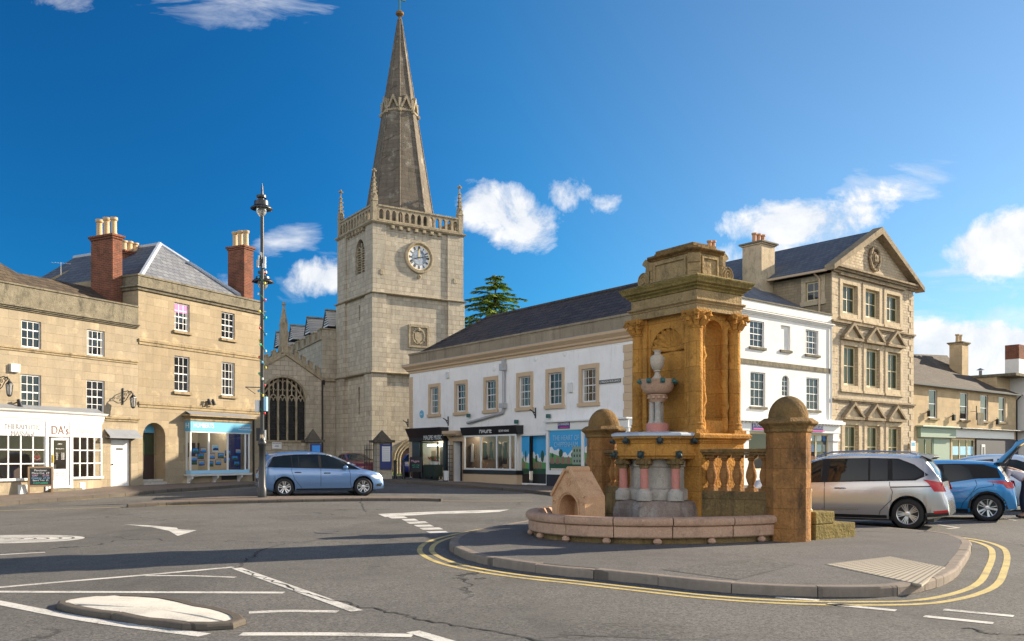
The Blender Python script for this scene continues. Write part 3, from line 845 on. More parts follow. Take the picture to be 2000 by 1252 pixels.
shell(m, UL, 0, -.3, ZT, 8.0, right=False)
m.build('wall', M['bath_barber'], R)
MB().box(UL, -.004, -.05, .35, ZT+.004, ZT+.07).build('parapet_coping', M['coping'], R, bevel=.015)
zc = FA.z(135, 613)
moulding(R, 'cornice', 'coping', UL, -.10, zc-.17, zc, .16)
MB().box(UL, -.01, -.016, .03, zc+.003, ZT-.02).build('parapet_band', M['coping'], R)
zs = FA.z(135, 692); moulding(R, 'string_course', 'bath_trim', UL, -.06, zs-.10, zs+.06, .07, 2)
zs = FA.z(238, 817); moulding(R, 'string_course', 'bath_trim', FA.u(205), -.03, zs-.13, zs+.05, .10, 2)
for r in r2: sash(R, r, .06, 3, 3, sill=None)
for r in r1: sash(R, r, .06, 3, 4, sill='bath_trim', silld=.05)
for r in r2: MB().box(r[0]-.06, r[1]+.06, -.05, .05, r[2]-.10, r[2]-.004).build('sill', M['bath_trim'], R, bevel=.01)
# stone-tiled roof behind the parapet
rp = [(FA.u(px_, y_), y_, FA.z(px_, py_, y_)) for px_, py_, y_ in ((211, 583, 2.4), (182, 562, 2.4), (110, 547, 2.4), (34, 533, 2.4), (0, 513, 2.4), (-60, 480, 2.4))]
m = MB()
rb_ = [(q[0], .36, ZT-.1) for q in rp]
for k in range(5): m.poly((rb_[k], rp[k], rp[k+1], rb_[k+1]))
m.poly([(-.02, .36, ZT-.1), (-.02, 1.4, ZT+.1), rp[0], rb_[0]])
for k in range(5): m.poly((rp[k], (rp[k][0], 8, ZT-.4), (rp[k+1][0], 8, ZT-.4), rp[k+1]))
m.build('roof', M['stone_tile'], R)
# plain white side door under its lead canopy
d = MB().box(dw[0]+.02, dw[1]-.02, .10, .15, dw[2], dw[3]-.02).build('door', M['white'], R, bevel=.008)
MB().box((dw[0]+dw[1])/2-.16, (dw[0]+dw[1])/2+.16, .088, .098, dw[2]+1.55, dw[2]+1.62).build('letter_plate', M['iron'], d)
m = MB(); m.ball((dw[0]+.14, .07, dw[2]+.95), .035); m.bar((dw[0]+.05, .09, dw[2]+.93), (dw[0]+.16, .075, dw[2]+.96), .02, .02); m.build('handle', M['iron'], d, smooth=True)
ca0, ca1 = FA.u(204), -.10
m = MB(); zb0 = FA.z(238, 853); zb1 = FA.z(238, 839)
m.poly(((ca0, -.34, zb0), (ca1, -.34, zb0), (ca1, 0, zb1), (ca0, 0, zb1)))
for k in range(18):
    x = ca0+(ca1-ca0)*(k+.5)/18; m.box(x-.05, x+.035, -.345, -.335, zb0-.07, zb0)
m.box(ca0, ca1, -.33, -.002, zb0-.05, zb0-.02)
m.build('door_canopy', M['lead'], R)
m = MB(); m.box(ca0+.05, dw[0]-.01, -.05, .05, dw[3]+.002, dw[3]+.14); m.build('door_lintel', M['bath_trim'], R, bevel=.01)
# ---- bowed shopfront
uc = FA.u(30, -.9); Lb = bowr-uc
def bow_y(u): return -.42-.5*(1-min(1, ((u-uc)/Lb)**2))
def bow_u(px):
    y = -.7
    for _ in range(25): u = FA.u(px, y); y = bow_y(u)
    return u
def bow_path(u0, u1, n=14, off=0.0): return [(u0+(u1-u0)*k/n, bow_y(u0+(u1-u0)*k/n)+off) for k in range(n+1)]
u0b = 2*uc-bowr
zst = FA.z(150, 931, -.5); zgt = FA.z(150, 854, -.55); zft = FA.z(150, 826, -.55); zct = FA.z(150, 812, -.55)
sf = MB(); pth = bow_path(u0b, bowr, 24)
path2 = [(u0b, -.01)]+pth+[(bowr, -.01)]
def band(mb, z0, z1, out, inn=.10, p=None): mb.sweep(p or path2, [(-inn, z0), (out, z0), (out, z1), (-inn, z1), (-inn, z0)])
f = MB(); band(f, zgt, zft, 0.0); F1 = f.build('fascia', M['white'], R)
f = MB(); f.sweep(path2, [(-.1, zft), (.03, zft), (.03, zft+.06), (.06, zft+.10), (.08, zct), (.17, zct+.06), (.2, zct+.12), (-.1, zct+.12)]); f.build('shop_cornice', M['white'], R)
f = MB(); f.poly([(x, y-.2, zct+.125) for x, y in pth]+[(bowr+.1, 0-.003, zct+.34), (u0b-.1, -.003, zct+.34)]); f.build('shop_roof', M['lead'], R)
def seg(px0, px1, z0, z1, out, inn, name, mat, parent=R):
    q = MB(); band(q, z0, z1, out, inn, bow_path(bow_u(px0), bow_u(px1), 8)); return q.build(name, M[mat], parent)
# posts and glazing of the two bow windows
def bowwin(px0, px1, bars, zrows, z0, z1):
    u0, u1 = bow_u(px0), bow_u(px1)
    q = MB()
    def post(u, w, d=.07): y = bow_y(u); q.box(u-w/2, u+w/2, y+.005, y+d, z0, z1)
    post(u0, .07); post(u1, .07)
    for b in bars: post(bow_u(b), .045, .05)
    for z in zrows: q.sweep(bow_path(u0, u1, 10), [(-.05, z-.02), (-.008, z-.02), (-.008, z+.02), (-.05, z+.02), (-.05, z-.02)])
    q.sweep(bow_path(u0-.05, u1+.05, 10), [(-.09, z0-.09), (.06, z0-.09), (.06, z0-.003), (-.09, z0-.003), (-.09, z0-.09)])
    w = q.build('shop_window', M['white'], R)
    g = MB(); g.sweep(bow_path(u0, u1, 10), [(-.03, z0), (-.03, z1)], cap=False); g.build('pane', M['shop_glass'], w)
    return u0, u1
H = zgt-zst
bowwin(-75, 88.5, (-52, -28, -5, 16.5, 41, 65), (zst+H*.34, zst+H*.67), zst, zgt)
bowwin(141.5, 198.5, (156.5, 171, 184.5), (zst+H*.34, zst+H*.67), zst, zgt)
seg(88.5, 94.5, .3, zft, .03, .10, 'pilaster', 'white'); seg(136.5, 141.5, .3, zft, .03, .10, 'pilaster', 'white')
seg(-75, 88, .0, zst-.09, -.02, .16, 'stall_riser', 'bath_barber'); seg(142, 198.9, .0, zst-.09, -.02, .16, 'stall_riser', 'bath_barber')
zthr = FA.z(115, 949, -.75); seg(93, 152, .0, zthr-.10, .22, .1, 'door_step', 'coping'); seg(93, 140, zthr-.08, zthr, .05, .3, 'threshold', 'white')
ud0, ud1 = bow_u(103.5), bow_u(134.5); yd = bow_y((ud0+ud1)/2)+.06
q = MB(); zd0, zd1 = zthr+.01, zgt-.03
q.box(ud0, ud0+.09, yd, yd+.05, zd0, zd1); q.box(ud1-.09, ud1, yd, yd+.05, zd0, zd1); q.box(ud0+.09, ud1-.09, yd, yd+.05, zd1-.1, zd1); q.box(ud0+.09, ud1-.09, yd, yd+.05, zd0, zd0+.2)
dd = q.build('glazed_door', M['white'], R)
MB().poly(((ud0+.09, yd+.02, zd0+.2), (ud1-.09, yd+.02, zd0+.2), (ud1-.09, yd+.02, zd1-.1), (ud0+.09, yd+.02, zd1-.1))).build('pane', M['shop_glass'], dd)
MB().box(ud0+.12, ud1-.12, yd+.005, yd+.012, zd0+.22, zd0+.62).build('door_notice', M['paper'], dd)
text('door_lettering', 'OPEN', .07, M['white'], dd, (ud0+ud1)/2, yd+.008, zd0+1.55)
text('door_lettering', 'Opening Hours', .055, M['white'], dd, (ud0+ud1)/2, yd+.008, zd0+1.38)
text('door_lettering', 'Mon\nTue\nWed\nThu\nFri\nSat', .05, M['white'], dd, (ud0+ud1)/2-.12, yd+.008, zd0+1.1)
text('door_lettering', '9-5.30\n9-5.30\n9-5.30\n9-7.00\n9-6.00\n8-4.00', .05, M['white'], dd, (ud0+ud1)/2+.12, yd+.008, zd0+1.1)
text('door_lettering', 'Hair Trend\nHair House', .09, M['grey_letter'], dd, (ud0+ud1)/2, yd+.002, zd0+.42)
m = MB(); m.box(ud0+.03, ud0+.06, yd-.06, yd, zd0+.85, zd0+1.15); m.build('handle', M['gold'], dd)
# frame of the doorway: dark gap beside the door is the room behind
def fasc(body, px, size, mat, xs=1.0, py=839):
    u = bow_u(px); y = bow_y(u); sl = (bow_y(u+.1)-bow_y(u-.1))/.2
    return text('fascia_lettering', body, size, M[mat], F1, u, y-.012, FA.z(px, py, y), xs=xs, rot=math.atan(sl))
fasc('THERAPEUTIC\nMASSAGE', 46, .27, 'grey_letter', .80, 840.5); fasc("DA's", 117.5, .46, 'brown_letter', .88, 841); fasc('BARBERSHOP', 170.5, .26, 'pale_letter', .74, 843)
# shop interior
m = MB(); m.poly(((-9.4, 4, .35), (bowr, 4, .35), (bowr, 4, 3.2), (-9.4, 4, 3.2))); m.poly(((-9.4, .03, .35), (-9.4, 4, .35), (-9.4, 4, 3.2), (-9.4, .03, 3.2)))
m.poly(((bowr, .03, .35), (bowr, 4, .35), (bowr, 4, 3.2), (bowr, .03, 3.2))); m.poly(((-9.4, .03, 3.2), (bowr, .03, 3.2), (bowr, 4, 3.2), (-9.4, 4, 3.2)))
m.build('room', M['shop_dark'], R)
MB().poly([(x, y+.02, .352) for x, y in pth]+[(bowr, 4, .352), (-9.4, 4, .352)]).build('room_floor', M['shop_floor'], R)
for px, h, mt in ((100, 1.0, 'brown_wood'), (165, .9, 'shop_light'), (30, 1.1, 'shop_light'), (60, .9, 'brown_wood')):
    u = bow_u(px); MB().box(u-.4, u+.4, 1.6, 2.1, .36, .36+h).build('counter', M[mt], R)

ceiling_lamps(R, (-8, -6.2, -4.6, -3.2), 1.0, 3.18)
# ================================================ 2. estate agent building
FB = Front((-15.72, 36.61), (.4515, .8923), 'estate_agent_building', 'taller golden stone building with hipped slate roof, brick chimneys and pale blue shop bay', 'building')
R = FB.root; UR = FB.u(509.5); ZB = FB.z(271, 536)
t2 = FB.row([(340.7, 370.4), (432.7, 458.6)], 355, 592.6, 646.8); t1 = FB.row([(340.7, 370.4), (432.7, 458.6)], 355, 696, 765)
ad = (FB.u(279), FB.u(323), FB.base(.8, 0, .25), FB.z(301, 825.5), .62)
bay0, bay1 = FB.u(362), FB.u(488, -.32)
zbt, zbb = FB.z(371, 842, -.32), FB.z(371, 919, -.32)
shop_h = (bay0+.1, bay1-.1, zbb, zbt+.5, .02)
m = MB(); m.wall(0.002, UR, -.3, ZB, t2+t1+[ad, shop_h], rev=.15)
zsp = ad[3]-(ad[1]-ad[0])/2; m.arch(ad[0], ad[1], zsp, ad[3], rev=.6)
m.poly(((0.002, 0, ZT-.5), (0.002, 9, ZT-.5), (0.002, 9, ZB), (0.002, 0, ZB))); m.poly(((UR, 0, -.3), (UR, 9, -.3), (UR, 9, ZB), (UR, 0, ZB)))
m.poly(((0, 9, -.3), (UR, 9, -.3), (UR, 9, ZB), (0, 9, ZB)))
m.build('wall', M['bath_agent'], R)
zc = FB.z(271, 560)
m = MB(); m.sweep([(-.0, 1.4), (-.0, 0), (UR, 0), (UR, 9)], [(.0, zc-.16), (.08, zc-.12), (.1, zc-.04), (.18, zc), (.18, zc+.06), (.03, zc+.08), (.03, ZB-.06), (.07, ZB-.05), (.07, ZB+.03), (-.35, ZB+.03)]); m.build('parapet_cornice', M['coping'], R)
for (a, b) in (((272, 661), (509, 703)), ((272, 784), (474, 807))):
    z = FB.z(*a); moulding(R, 'string_course', 'bath_trim', .03, UR-.03, z-.24, z, .075, 2)
for r in t2: sash(R, r, .07, 3, 4, sill='bath_trim')
for r in t1: sash(R, r, .07, 3, 4, sill='bath_trim')
MB().box(t2[0][0]+.08, t2[0][1]-.08, .080, .084, t2[0][3]-.42, t2[0][3]-.07).build('window_blind', M['magenta'], R)
# arched doorway: passage with dark door, fanlight and steps
m = MB(); a, b = ad[0], ad[1]
m.poly(((a, .625, ad[2]-.3), (b, .625, ad[2]-.3), (b, .625, zsp+.2), (a, .625, zsp+.2)))
m.poly(((a, .02, ad[2]-.3), (b, .02, ad[2]-.3), (b, .62, ad[2]-.3), (a, .62, ad[2]-.3)))
m.build('passage', M['bath_agent'], R)
dr = MB().box(a+.12, b-.12, .56, .61, ad[2]+.1, zsp+.15).build('entrance_door', M['brown_wood'], R, bevel=.01)
MB().box(a+.17, b-.17, .545, .556, ad[2]+1.15, zsp+.1).build('door_glass', M['glass_blind'], dr)
pts = [(a+(b-a)*.5-((b-a)/2-.1)*cos(PI*k/12), zsp+.17+((b-a)/2-.12)*sin(PI*k/12)) for k in range(13)]
fl = MB().prism(pts, .54, .6).build('fanlight', M['blue_sign'], R)
text('fanlight_lettering', 'H', .3, M['white'], fl, (a+b)/2-.1, .535, zsp+.34)
for k in range(3): MB().box(a-.25*(k == 0), b+.3*(k == 0), -.32+.22*k+(.32-.1 if k == 0 else .1)*0, .02+.22*k, ad[2]-.45, ad[2]-.14+.12*k).build('door_step', M['grey_granite'], R, bevel=.012)
# shop bay
yb = -.32
zsb0, zsb1 = zbt, FB.z(371, 822, yb)
bp = [(bay0, -.003), (bay0, yb), (bay1, yb), (bay1, -.003)]
q = MB(); q.sweep(bp, [(-.06, zsb0), (0.03, zsb0), (0.03, zsb1), (-.06, zsb1), (-.06, zsb0)]); sg = q.build('sign_board', M['blue_sign'], R)
q = MB(); q.sweep(bp, [(-.05, zsb1+.003), (.05, zsb1+.003), (.07, zsb1+.06), (.05, zsb1+.10), (.14, zsb1+.2), (.24, zsb1+.22), (.24, zsb1+.28), (-.05, zsb1+.28)]); q.build('bay_cornice', M['bath_trim'], R)
q = MB(); q.poly(((bay0-.2, yb-.24, zsb1+.284), (bay1+.2, yb-.24, zsb1+.284), (bay1, -.003, zsb1+.45), (bay0, -.003, zsb1+.45))); q.build('bay_roof', M['lead'], R)
q = MB(); q.sweep(bp, [(-.06, zsb0-.05), (.015, zsb0-.05), (.015, zsb0-.003), (-.06, zsb0-.003), (-.06, zsb0-.05)])
for px in (373, 408.5, 445.5, 479.5):
    u = FB.u(px, yb); q.box(u-.035, u+.035, yb+.005, yb+.075, zbb, zsb0-.05)
q.box(bay0+.003, bay0+.06, -.09, -.01, zbb, zsb0-.05); q.box(bay1-.06, bay1-.003, -.09, -.01, zbb, zsb0-.05); q.box(bay1-.07, bay1-.003, yb+.006, yb+.07, zbb, zsb0-.05)
wf = q.build('bay_window', M['white'], R)
q = MB(); q.sweep([(bay0+.03, -.01), (bay0+.03, yb+.04), (bay1-.03, yb+.04), (bay1-.03, -.01)], [(0, zbb), (0, zsb0-.05)], cap=False); q.build('pane', M['shop_glass'], wf)
q = MB(); q.sweep([(bay0+.03, -.01), (bay0+.03, yb+.02), (bay1-.03, yb+.02), (bay1-.03, -.01)], [(-.02, zbb-.15), (.012, zbb-.15), (.012, zbb-.002), (-.02, zbb-.002), (-.02, zbb-.15)]); q.build('bay_panel', M['pale_blue'], R)
q = MB(); q.sweep(bp, [(-.3, zbb-.26), (.06, zbb-.26), (.1, zbb-.16), (-.3, zbb-.16), (-.3, zbb-.26)]); q.build('bay_sill', M['white'], R)
for px in (373, 423, 470):
    u = FB.u(px, -.2); z = zbb-.262
    MB().prism([(0, 0)], 0, 0) if False else None
    q = MB(Matrix.Translation((u, 0, 0)) @ Matrix.Rotation(PI/2, 4, 'Z')); q.prism([(-.003, z), (-.003, z-.42), (-.08, z-.40), (-.10, z-.25), (-.2, z-.16), (-.3, z-.10), (-.3, z)], -.05, .05); q.build('bracket', M['white'], R)
zt = (zsb0+zsb1)/2
text('sign_lettering', 'HUMBERTS', .30, M['white'], sg, FB.u(397, yb), yb-.034, FB.z(397, 831.5, yb), xs=.82)
text('sign_lettering', 'H', .34, M['white'], sg, bay0-.034, yb/2, FB.z(366, 832.0), rot=-PI/2)
text('sign_lettering', '01249 444449\nwww.humberts.com', .11, M['white'], sg, FB.u(478, yb), yb-.034, zt-.02)
q = MB(); x0, x1 = bay0+.1, bay1-.1
q.poly(((x0, 3, zbb-.1), (x1, 3, zbb-.1), (x1, 3, zbt+.5), (x0, 3, zbt+.5))); q.poly(((x0, .02, zbb-.1), (x0, 3, zbb-.1), (x0, 3, zbt+.5), (x0, .02, zbt+.5))); q.poly(((x1, .02, zbb-.1), (x1, 3, zbb-.1), (x1, 3, zbt+.5), (x1, .02, zbt+.5)))
q.poly(((x0, .02, zbt+.45), (x1, .02, zbt+.45), (x1, 3, zbt+.45), (x0, 3, zbt+.45))); q.poly(((x0, yb+.08, zbb-.1), (x1, yb+.08, zbb-.1), (x1, 3, zbb-.1), (x0, 3, zbb-.1)))
q.build('room', M['shop_light'], R)
for k in range(5):
    MB().box(x0+.6+.7*k, x0+1.1+.7*k, 2.9, 2.97, zbb+.6, zbb+1.3).build('wall_frame', M['brown_wood'], R)
MB().box(FB.u(455, .0), FB.u(467, .0), -.1, .4, zbb+.02, zbt).build('blind', M['navy'], R)
ceiling_lamps(R, (3.0, 4.4, 5.8), 1.2, zbt+.43)
# hipped slate roof, ridge running back
ze = ZB-.05; ap = (3.65, 2.74, FB.z(317, 477)*1.0)
Yap = FB.w(3.65, 2.74).y; zap = EYE+(CY-477)/FX*Yap
e0, e1 = .35, UR-.35
q = MB(); q.poly(((e0, .36, ze), (e1, .36, ze), (3.65, 2.9, zap))); q.build('roof_front', M['slate'], R)
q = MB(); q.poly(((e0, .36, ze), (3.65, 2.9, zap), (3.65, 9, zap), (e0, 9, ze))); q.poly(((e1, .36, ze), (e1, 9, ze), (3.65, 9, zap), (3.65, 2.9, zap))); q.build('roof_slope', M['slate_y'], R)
q = MB(); q.tube([(e0, .33, ze+.02), (3.65, 2.9, zap+.03)], .11, 6); q.tube([(e1, .33, ze+.02), (3.65, 2.9, zap+.03), (3.65, 9, zap+.03)], .09, 6); q.build('ridge_flashing', M['lead_top'], R)
yl = FB.yat(224, 0); yl2 = FB.yat(178, 0)
Yc = FB.w(0, 1.6).y
yk0 = FB.yat(220, -.52)
chimney(R, -.52, -.04, yk0, yk0+1.36, ZT-.4, EYE+(CY-459)/FX*FB.w(-.5, 1.5).y, 'brick', 3, .78, 'brick', axis='y')
u1c = 6.5; yc1 = FB.yat(477, u1c)
chimney(R, u1c, u1c+.62, yc1, yc1+1.08, ze, EYE+(CY-478)/FX*FB.w(u1c, yc1).y, 'brick', 3, .8, 'brick', axis='y')
# lower rear wing with its own stone-coped slate roof
q = MB(); q.poly([(FB.u(a_, y_), y_, FB.z(a_, b_, y_)) for a_, b_, y_ in ((105, 549, 7.5), (182, 512, 7.5), (182, 570, 5.5), (105, 562, 5.5))])
q2 = MB(); q2.tube([(FB.u(a_, 7.45), 7.45, FB.z(a_, b_, 7.45)) for a_, b_ in ((103, 548), (183, 510))], .13, 6); q2.build('verge_coping', M['bath_trim'], R)
q.build('rear_roof', M['slate'], R)
ypt = FB.yat(257, 3.2); zpt = EYE+(CY-494)/FX*FB.w(3.2, ypt).y
chimney(R, 2.6, 3.6, ypt-.3, ypt+.3, zap-1.2, zpt, 'brick', 3, .5, 'brick')
# down pipe
q = MB(); ud = FB.u(494); q.tube([(ud, -.05, FB.z(494, 818)), (ud, -.05, FB.base(ud)+.1)], .045, 8); q.build('down_pipe', M['black'], R)
q = MB(); ub = FB.u(448); z = FB.base(ub)+.2; q.box(ub-.5, ub+.5, -.006, .03, z, z+.32)
q.build('vent_grille', M['black'], R)

# ================================================ 3. white building of four shops
FM = Front((-6.35, 54), (.6015, -.7989), 'white_shop_terrace', 'long white rendered building with six tan-framed windows above black shops, behind the fountain', 'building')
R = FM.root; UR = FM.u(1237); ZP = FM.z(1230, 612)
outer = FM.row([(837.5, 860.5), (888.4, 913.7), (945.4, 973.3), (1009.5, 1041.7), (1066.7, 1102.7), (1131.5, 1170.6)], 1151, 711, 793.5)
z1, z0 = outer[0][3], outer[0][2]
sur = .22
holes = [(a+sur, b-sur*.8, z0+.2, z1-.22) for a, b, _, _ in outer]
mz = lambda px, py, y=0.0: FM.z(px, py, y)
hm = [(FM.u(820), FM.u(873), .2, mz(845, 862), .03), (FM.u(887), FM.u(905.5), FM.base(8.5)+.12, mz(897, 862), .5),
      (FM.u(909), FM.u(1006), mz(955, 917), mz(955, 852), .03), (FM.u(1017), FM.u(1066.5), FM.base(12.5)+.2, mz(1040, 851), .03), (FM.u(1070), UR-.45, mz(1150, 920), mz(1150, 838), .03)]
m = MB(); m.wall(0, UR, -.3, ZP, holes+hm, rev=.16)
m.poly(((0, 0, -.3), (0, 9.5, -.3), (0, 9.5, ZP), (0, 0, ZP))); m.poly(((UR, 0, -.3), (UR, 0, ZP), (UR, 3.1, ZP), (UR, 3.1, -.3))); m.build('wall', M['white_wall'], R)
for k, (o, h) in enumerate(zip(outer, holes)):
    a, b, c, d = o; ha, hb, hc, hd = h
    q = MB(); q.box(a, ha, -.06, .04, c+.16, d); q.box(hb, b, -.06, .04, c+.16, d); q.box(ha, hb, -.06, .04, hd, d); q.box(a-.06, b+.06, -.12, .04, c, c+.16)
    q.box(ha, hb, -.04, .04, c+.16, hc)
    q.build('window_surround', M['tan_trim'], R, bevel=.012)
    sash(R, h, .06, 3, 4)
zc0, zc1 = mz(1151, 671), mz(1151, 656)
q = MB(); q.sweep([(0, 3), (0, 0), (UR, 0), (UR, 2.2)], [(0, zc0-.16), (.05, zc0-.16), (.06, zc0-.05), (.16, zc0), (.18, zc0+.08), (.36, zc1-.12), (.38, zc1), (.02, zc1+.05)]); q.build('cornice', M['tan_trim'], R)
q = MB(); q.sweep([(0, 3), (0, 0), (UR, 0), (UR, 2.2)], [(.37, zc1+.004), (.37, zc1+.03), (0.02, zc1+.07)], cap=False); q.build('cornice_flashing', M['lead'], R)
q = MB(); q.sweep([(0, 3), (0, 0), (UR, 0), (UR, 2.2)], [(.02, zc1+.07), (.02, ZP-.09), (.07, ZP-.08), (.07, ZP+.02), (-.3, ZP+.02)]); q.build('parapet', M['parapet'], R)
# quoins
for k in range(15):
    zz = mz(1225, 830)+k*.36
    if zz+.34 > zc0-.1: break
    MB().box(UR-(.62 if k % 2 else .56), UR+.03, -.035, .06, zz, zz+.345).build('quoin', M['tan_trim'], R, bevel=.012)
    w_ = .42 if k % 2 else .38
for k in range(22):
    zz = FM.base(0)+.1+k*.36
    if zz+.34 > zc0-.1: break
    MB().box(-.03, .40, -.035, .06, zz, zz+.345).build('quoin', M['tan_trim'], R, bevel=.012)
# roof with hipped far end
ur0 = 2.9; yr = 3.9; zr = EYE+(CY-622)/FX*FM.w(FM.u(945, yr), yr).y
zr2 = zr
q = MB(); q.poly(((.1, .31, ZP-.12), (UR-.1, .31, ZP-.12), (UR-.1, yr, zr2), (ur0, yr, zr))); q.build('roof', M['pantile'], R)
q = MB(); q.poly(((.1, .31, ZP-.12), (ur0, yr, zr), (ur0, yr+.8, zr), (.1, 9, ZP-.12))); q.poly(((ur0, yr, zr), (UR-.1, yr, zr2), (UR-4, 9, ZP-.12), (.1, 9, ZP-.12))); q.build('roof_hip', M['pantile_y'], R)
q = MB(); q.tube([(.1, .33, ZP-.1), (ur0, yr, zr+.02), (UR-.1, yr, zr2+.02)], .10, 6); q.build('ridge_tiles', M['pantile'], R)
# tie plates on the wall
for px, py in ((965, 721), (1046, 701), (1103, 691)):
    u = FM.u(px); q = MB(Matrix.Translation((u, 0, mz(px, py))) @ Matrix.Rotation(PI/2, 4, 'X')); q.lathe([(.13, -.01), (.13, .03), (.06, .05)], 0, 0, 14); q.build('tie_plate', M['white_dull'], R, smooth=True)
# rain-water pipe with hopper heads
up = FM.u(987); q = MB()
q.box(up-.16, up+.16, -.3, -.02, mz(987, 724), mz(987, 711)); q.box(up-.08, up+.1, -.2, -.02, mz(987, 711), mz(987, 701))
q.tube([(up, -.12, mz(987, 724)), (up, -.12, mz(987, 788))], .075, 10)
q.box(up-.18, up+.18, -.3, -.02, mz(987, 797), mz(987, 788))
q.tube([(up, -.12, mz(987, 797)), (up-.1, -.12, mz(985, 806)), (FM.u(930), -.12, mz(930, 822)), (FM.u(916), -.12, mz(916, 826))], .075, 10)
q.build('rain_pipe', M['grey_pipe'], R, smooth=True)
text('tower_dummy', '', .1, M['white'], R, 0, 0, 0) if False else None

# --- shop 1: music shop (black)
a0, a1 = FM.u(808), FM.u(874)
zf0, zf1 = mz(842, 862), mz(842, 836)
q = MB(Matrix.Translation((0, 0, 0))); 
q2 = MB(); q2.M = Matrix.Rotation(PI/2, 4, 'Z') @ Matrix.Identity(4)
def canted(name, mat, u0, u1, z0, z1, top=.55, bot=.28):
    q = MB(); i = [q.p(u, y, z) for u in (u0, u1) for (y, z) in ((0.04, z0), (-bot, z0), (-bot-.05, z0+(z1-z0)*.3), (-top, z1-.1), (-top-.04, z1), (.04, z1))]
    for k in range(6): q.face((i[k], i[(k+1) % 6], i[6+(k+1) % 6], i[6+k]))
    q.face(i[:6]); q.face(i[6:][::-1]); return q.build(name, M[mat], R)
fs = canted('shop_fascia', 'black', a0-.05, a1+.12, zf0, zf1)
text('fascia_lettering', 'MAGPIE MUSIC', .38, M['white'], fs, FM.u(846, -.36), -.40, mz(846, 855, -.35), xs=.82)
def glaze(u0, u1, z0, z1, y, posts, fm, name='shop_window', w=.07, rows=()):
    q = MB(); q.box(u0, u0+w, y, y+.08, z0, z1); q.box(u1-w, u1, y, y+.08, z0, z1); q.box(u0+w, u1-w, y, y+.08, z1-w, z1); q.box(u0+w, u1-w, y, y+.08, z0, z0+w)
    for p in posts: q.box(p-w/2, p+w/2, y+.003, y+.077, z0+w, z1-w)
    for r in rows: q.box(u0+w, u1-w, y+.01, y+.07, r-.025, r+.025)
    f = q.build(name, M[fm], R)
    MB().poly(((u0+w, y+.04, z0+w), (u1-w, y+.04, z0+w), (u1-w, y+.04, z1-w), (u0+w, y+.04, z1-w))).build('pane', M['shop_glass'], f)
    return f
def room(u0, u1, z0, z1, D, mat, y=.03, fl='shop_floor'):
    q = MB()
    q.poly(((u0, D, z0), (u1, D, z0), (u1, D, z1), (u0, D, z1))); q.poly(((u0, y, z0), (u0, D, z0), (u0, D, z1), (u0, y, z1)))
    q.poly(((u1, y, z0), (u1, D, z0), (u1, D, z1), (u1, y, z1))); q.poly(((u0, y, z1), (u1, y, z1), (u1, D, z1), (u0, D, z1)))
    r = q.build('room', M[mat], R); MB().poly(((u0, y, z0), (u1, y, z0), (u1, D, z0), (u0, D, z0))).build('room_floor', M[fl], R); return r
h = hm[0]; g0 = FM.base(h[0])
MB().box(a0+.08, h[0]+.22, -.16, .05, g0-.3, zf0).build('pilaster', M['black'], R)
MB().box(FM.u(870), a1+.05, -.16, .05, g0-.3, zf0).build('pilaster', M['black'], R)
glaze(h[0]+.24, FM.u(856), g0+.75, zf0-.02, -.05, (), 'green'); MB().box(h[0]+.24, FM.u(856), -.06, .05, g0-.2, g0+.74).build('stall_riser', M['green'], R)
room(h[0], h[1], g0-.1, zf0+.2, 2.5, 'shop_light')
MB().box(h[0]+.4, FM.u(854), .3, .36, zf0-.28, zf0-.18).build('strip_lamp', M['lit'], R)
md = MB().box(FM.u(857.5), FM.u(869.5), .5, .56, g0, zf0-.1).build('shop_door', M['black'], R)
MB().box(FM.u(860), FM.u(867), .485, .498, g0+.9, zf0-.4).build('door_glass', M['glass'], md)
for u, hgt, mt in ((h[0]+.7, 1.7, 'wood'), (h[0]+1.2, 1.3, 'paper'), (h[0]+1.7, 1.9, 'shop_dark')):
    MB().box(u-.2, u+.2, .5, .6, g0+.7, g0+hgt).build('display_panel', M[mt], R, bevel=.02)
# --- tan doorway with bracketed hood
h = hm[1]; b0, b1 = FM.u(880), FM.u(906.5)
q = MB(); q.box(h[0]-.32, h[0]-.002, -.10, .05, h[2]-.3, h[3]); q.box(h[1]+.002, h[1]+.10, -.10, .05, h[2]-.3, h[3]); q.box(h[0]-.36, h[1]+.12, -.12, .05, h[3]+.003, h[3]+.26); q.build('door_surround', M['tan_trim'], R, bevel=.012)
q = MB(); q.box(FM.u(869, -.4), b1, -.62, .03, mz(890, 848), mz(890, 842)); q.box(FM.u(871, -.3), b1-.03, -.5, .03, mz(890, 851), mz(890, 848)-.003)
q.M = Matrix.Translation((h[0]-.2, 0, h[3]+.26)) @ Matrix.Rotation(PI/2, 4, 'Z'); q.prism([(-.02, 0), (-.02, -.4), (-.12, -.32), (-.2, -.12), (-.4, .12), (-.4, .18), (-.02, .18)], -.1, .1)
q.build('door_hood', M['tan_trim'], R, bevel=.008)
MB().box(h[0], h[1], .42, .49, h[2], h[3]).build('shop_door', M['brown_wood'], R); MB().box(h[0]+.12, h[1]-.12, .40, .418, h[2]+.9, h[3]-.2).build('door_glass', M['glass'], R)
MB().box(h[0]-.1, h[1]+.1, -.35, .4, h[2]-.35, h[2]-.02).build('door_step', M['grey_granite'], R, bevel=.01)
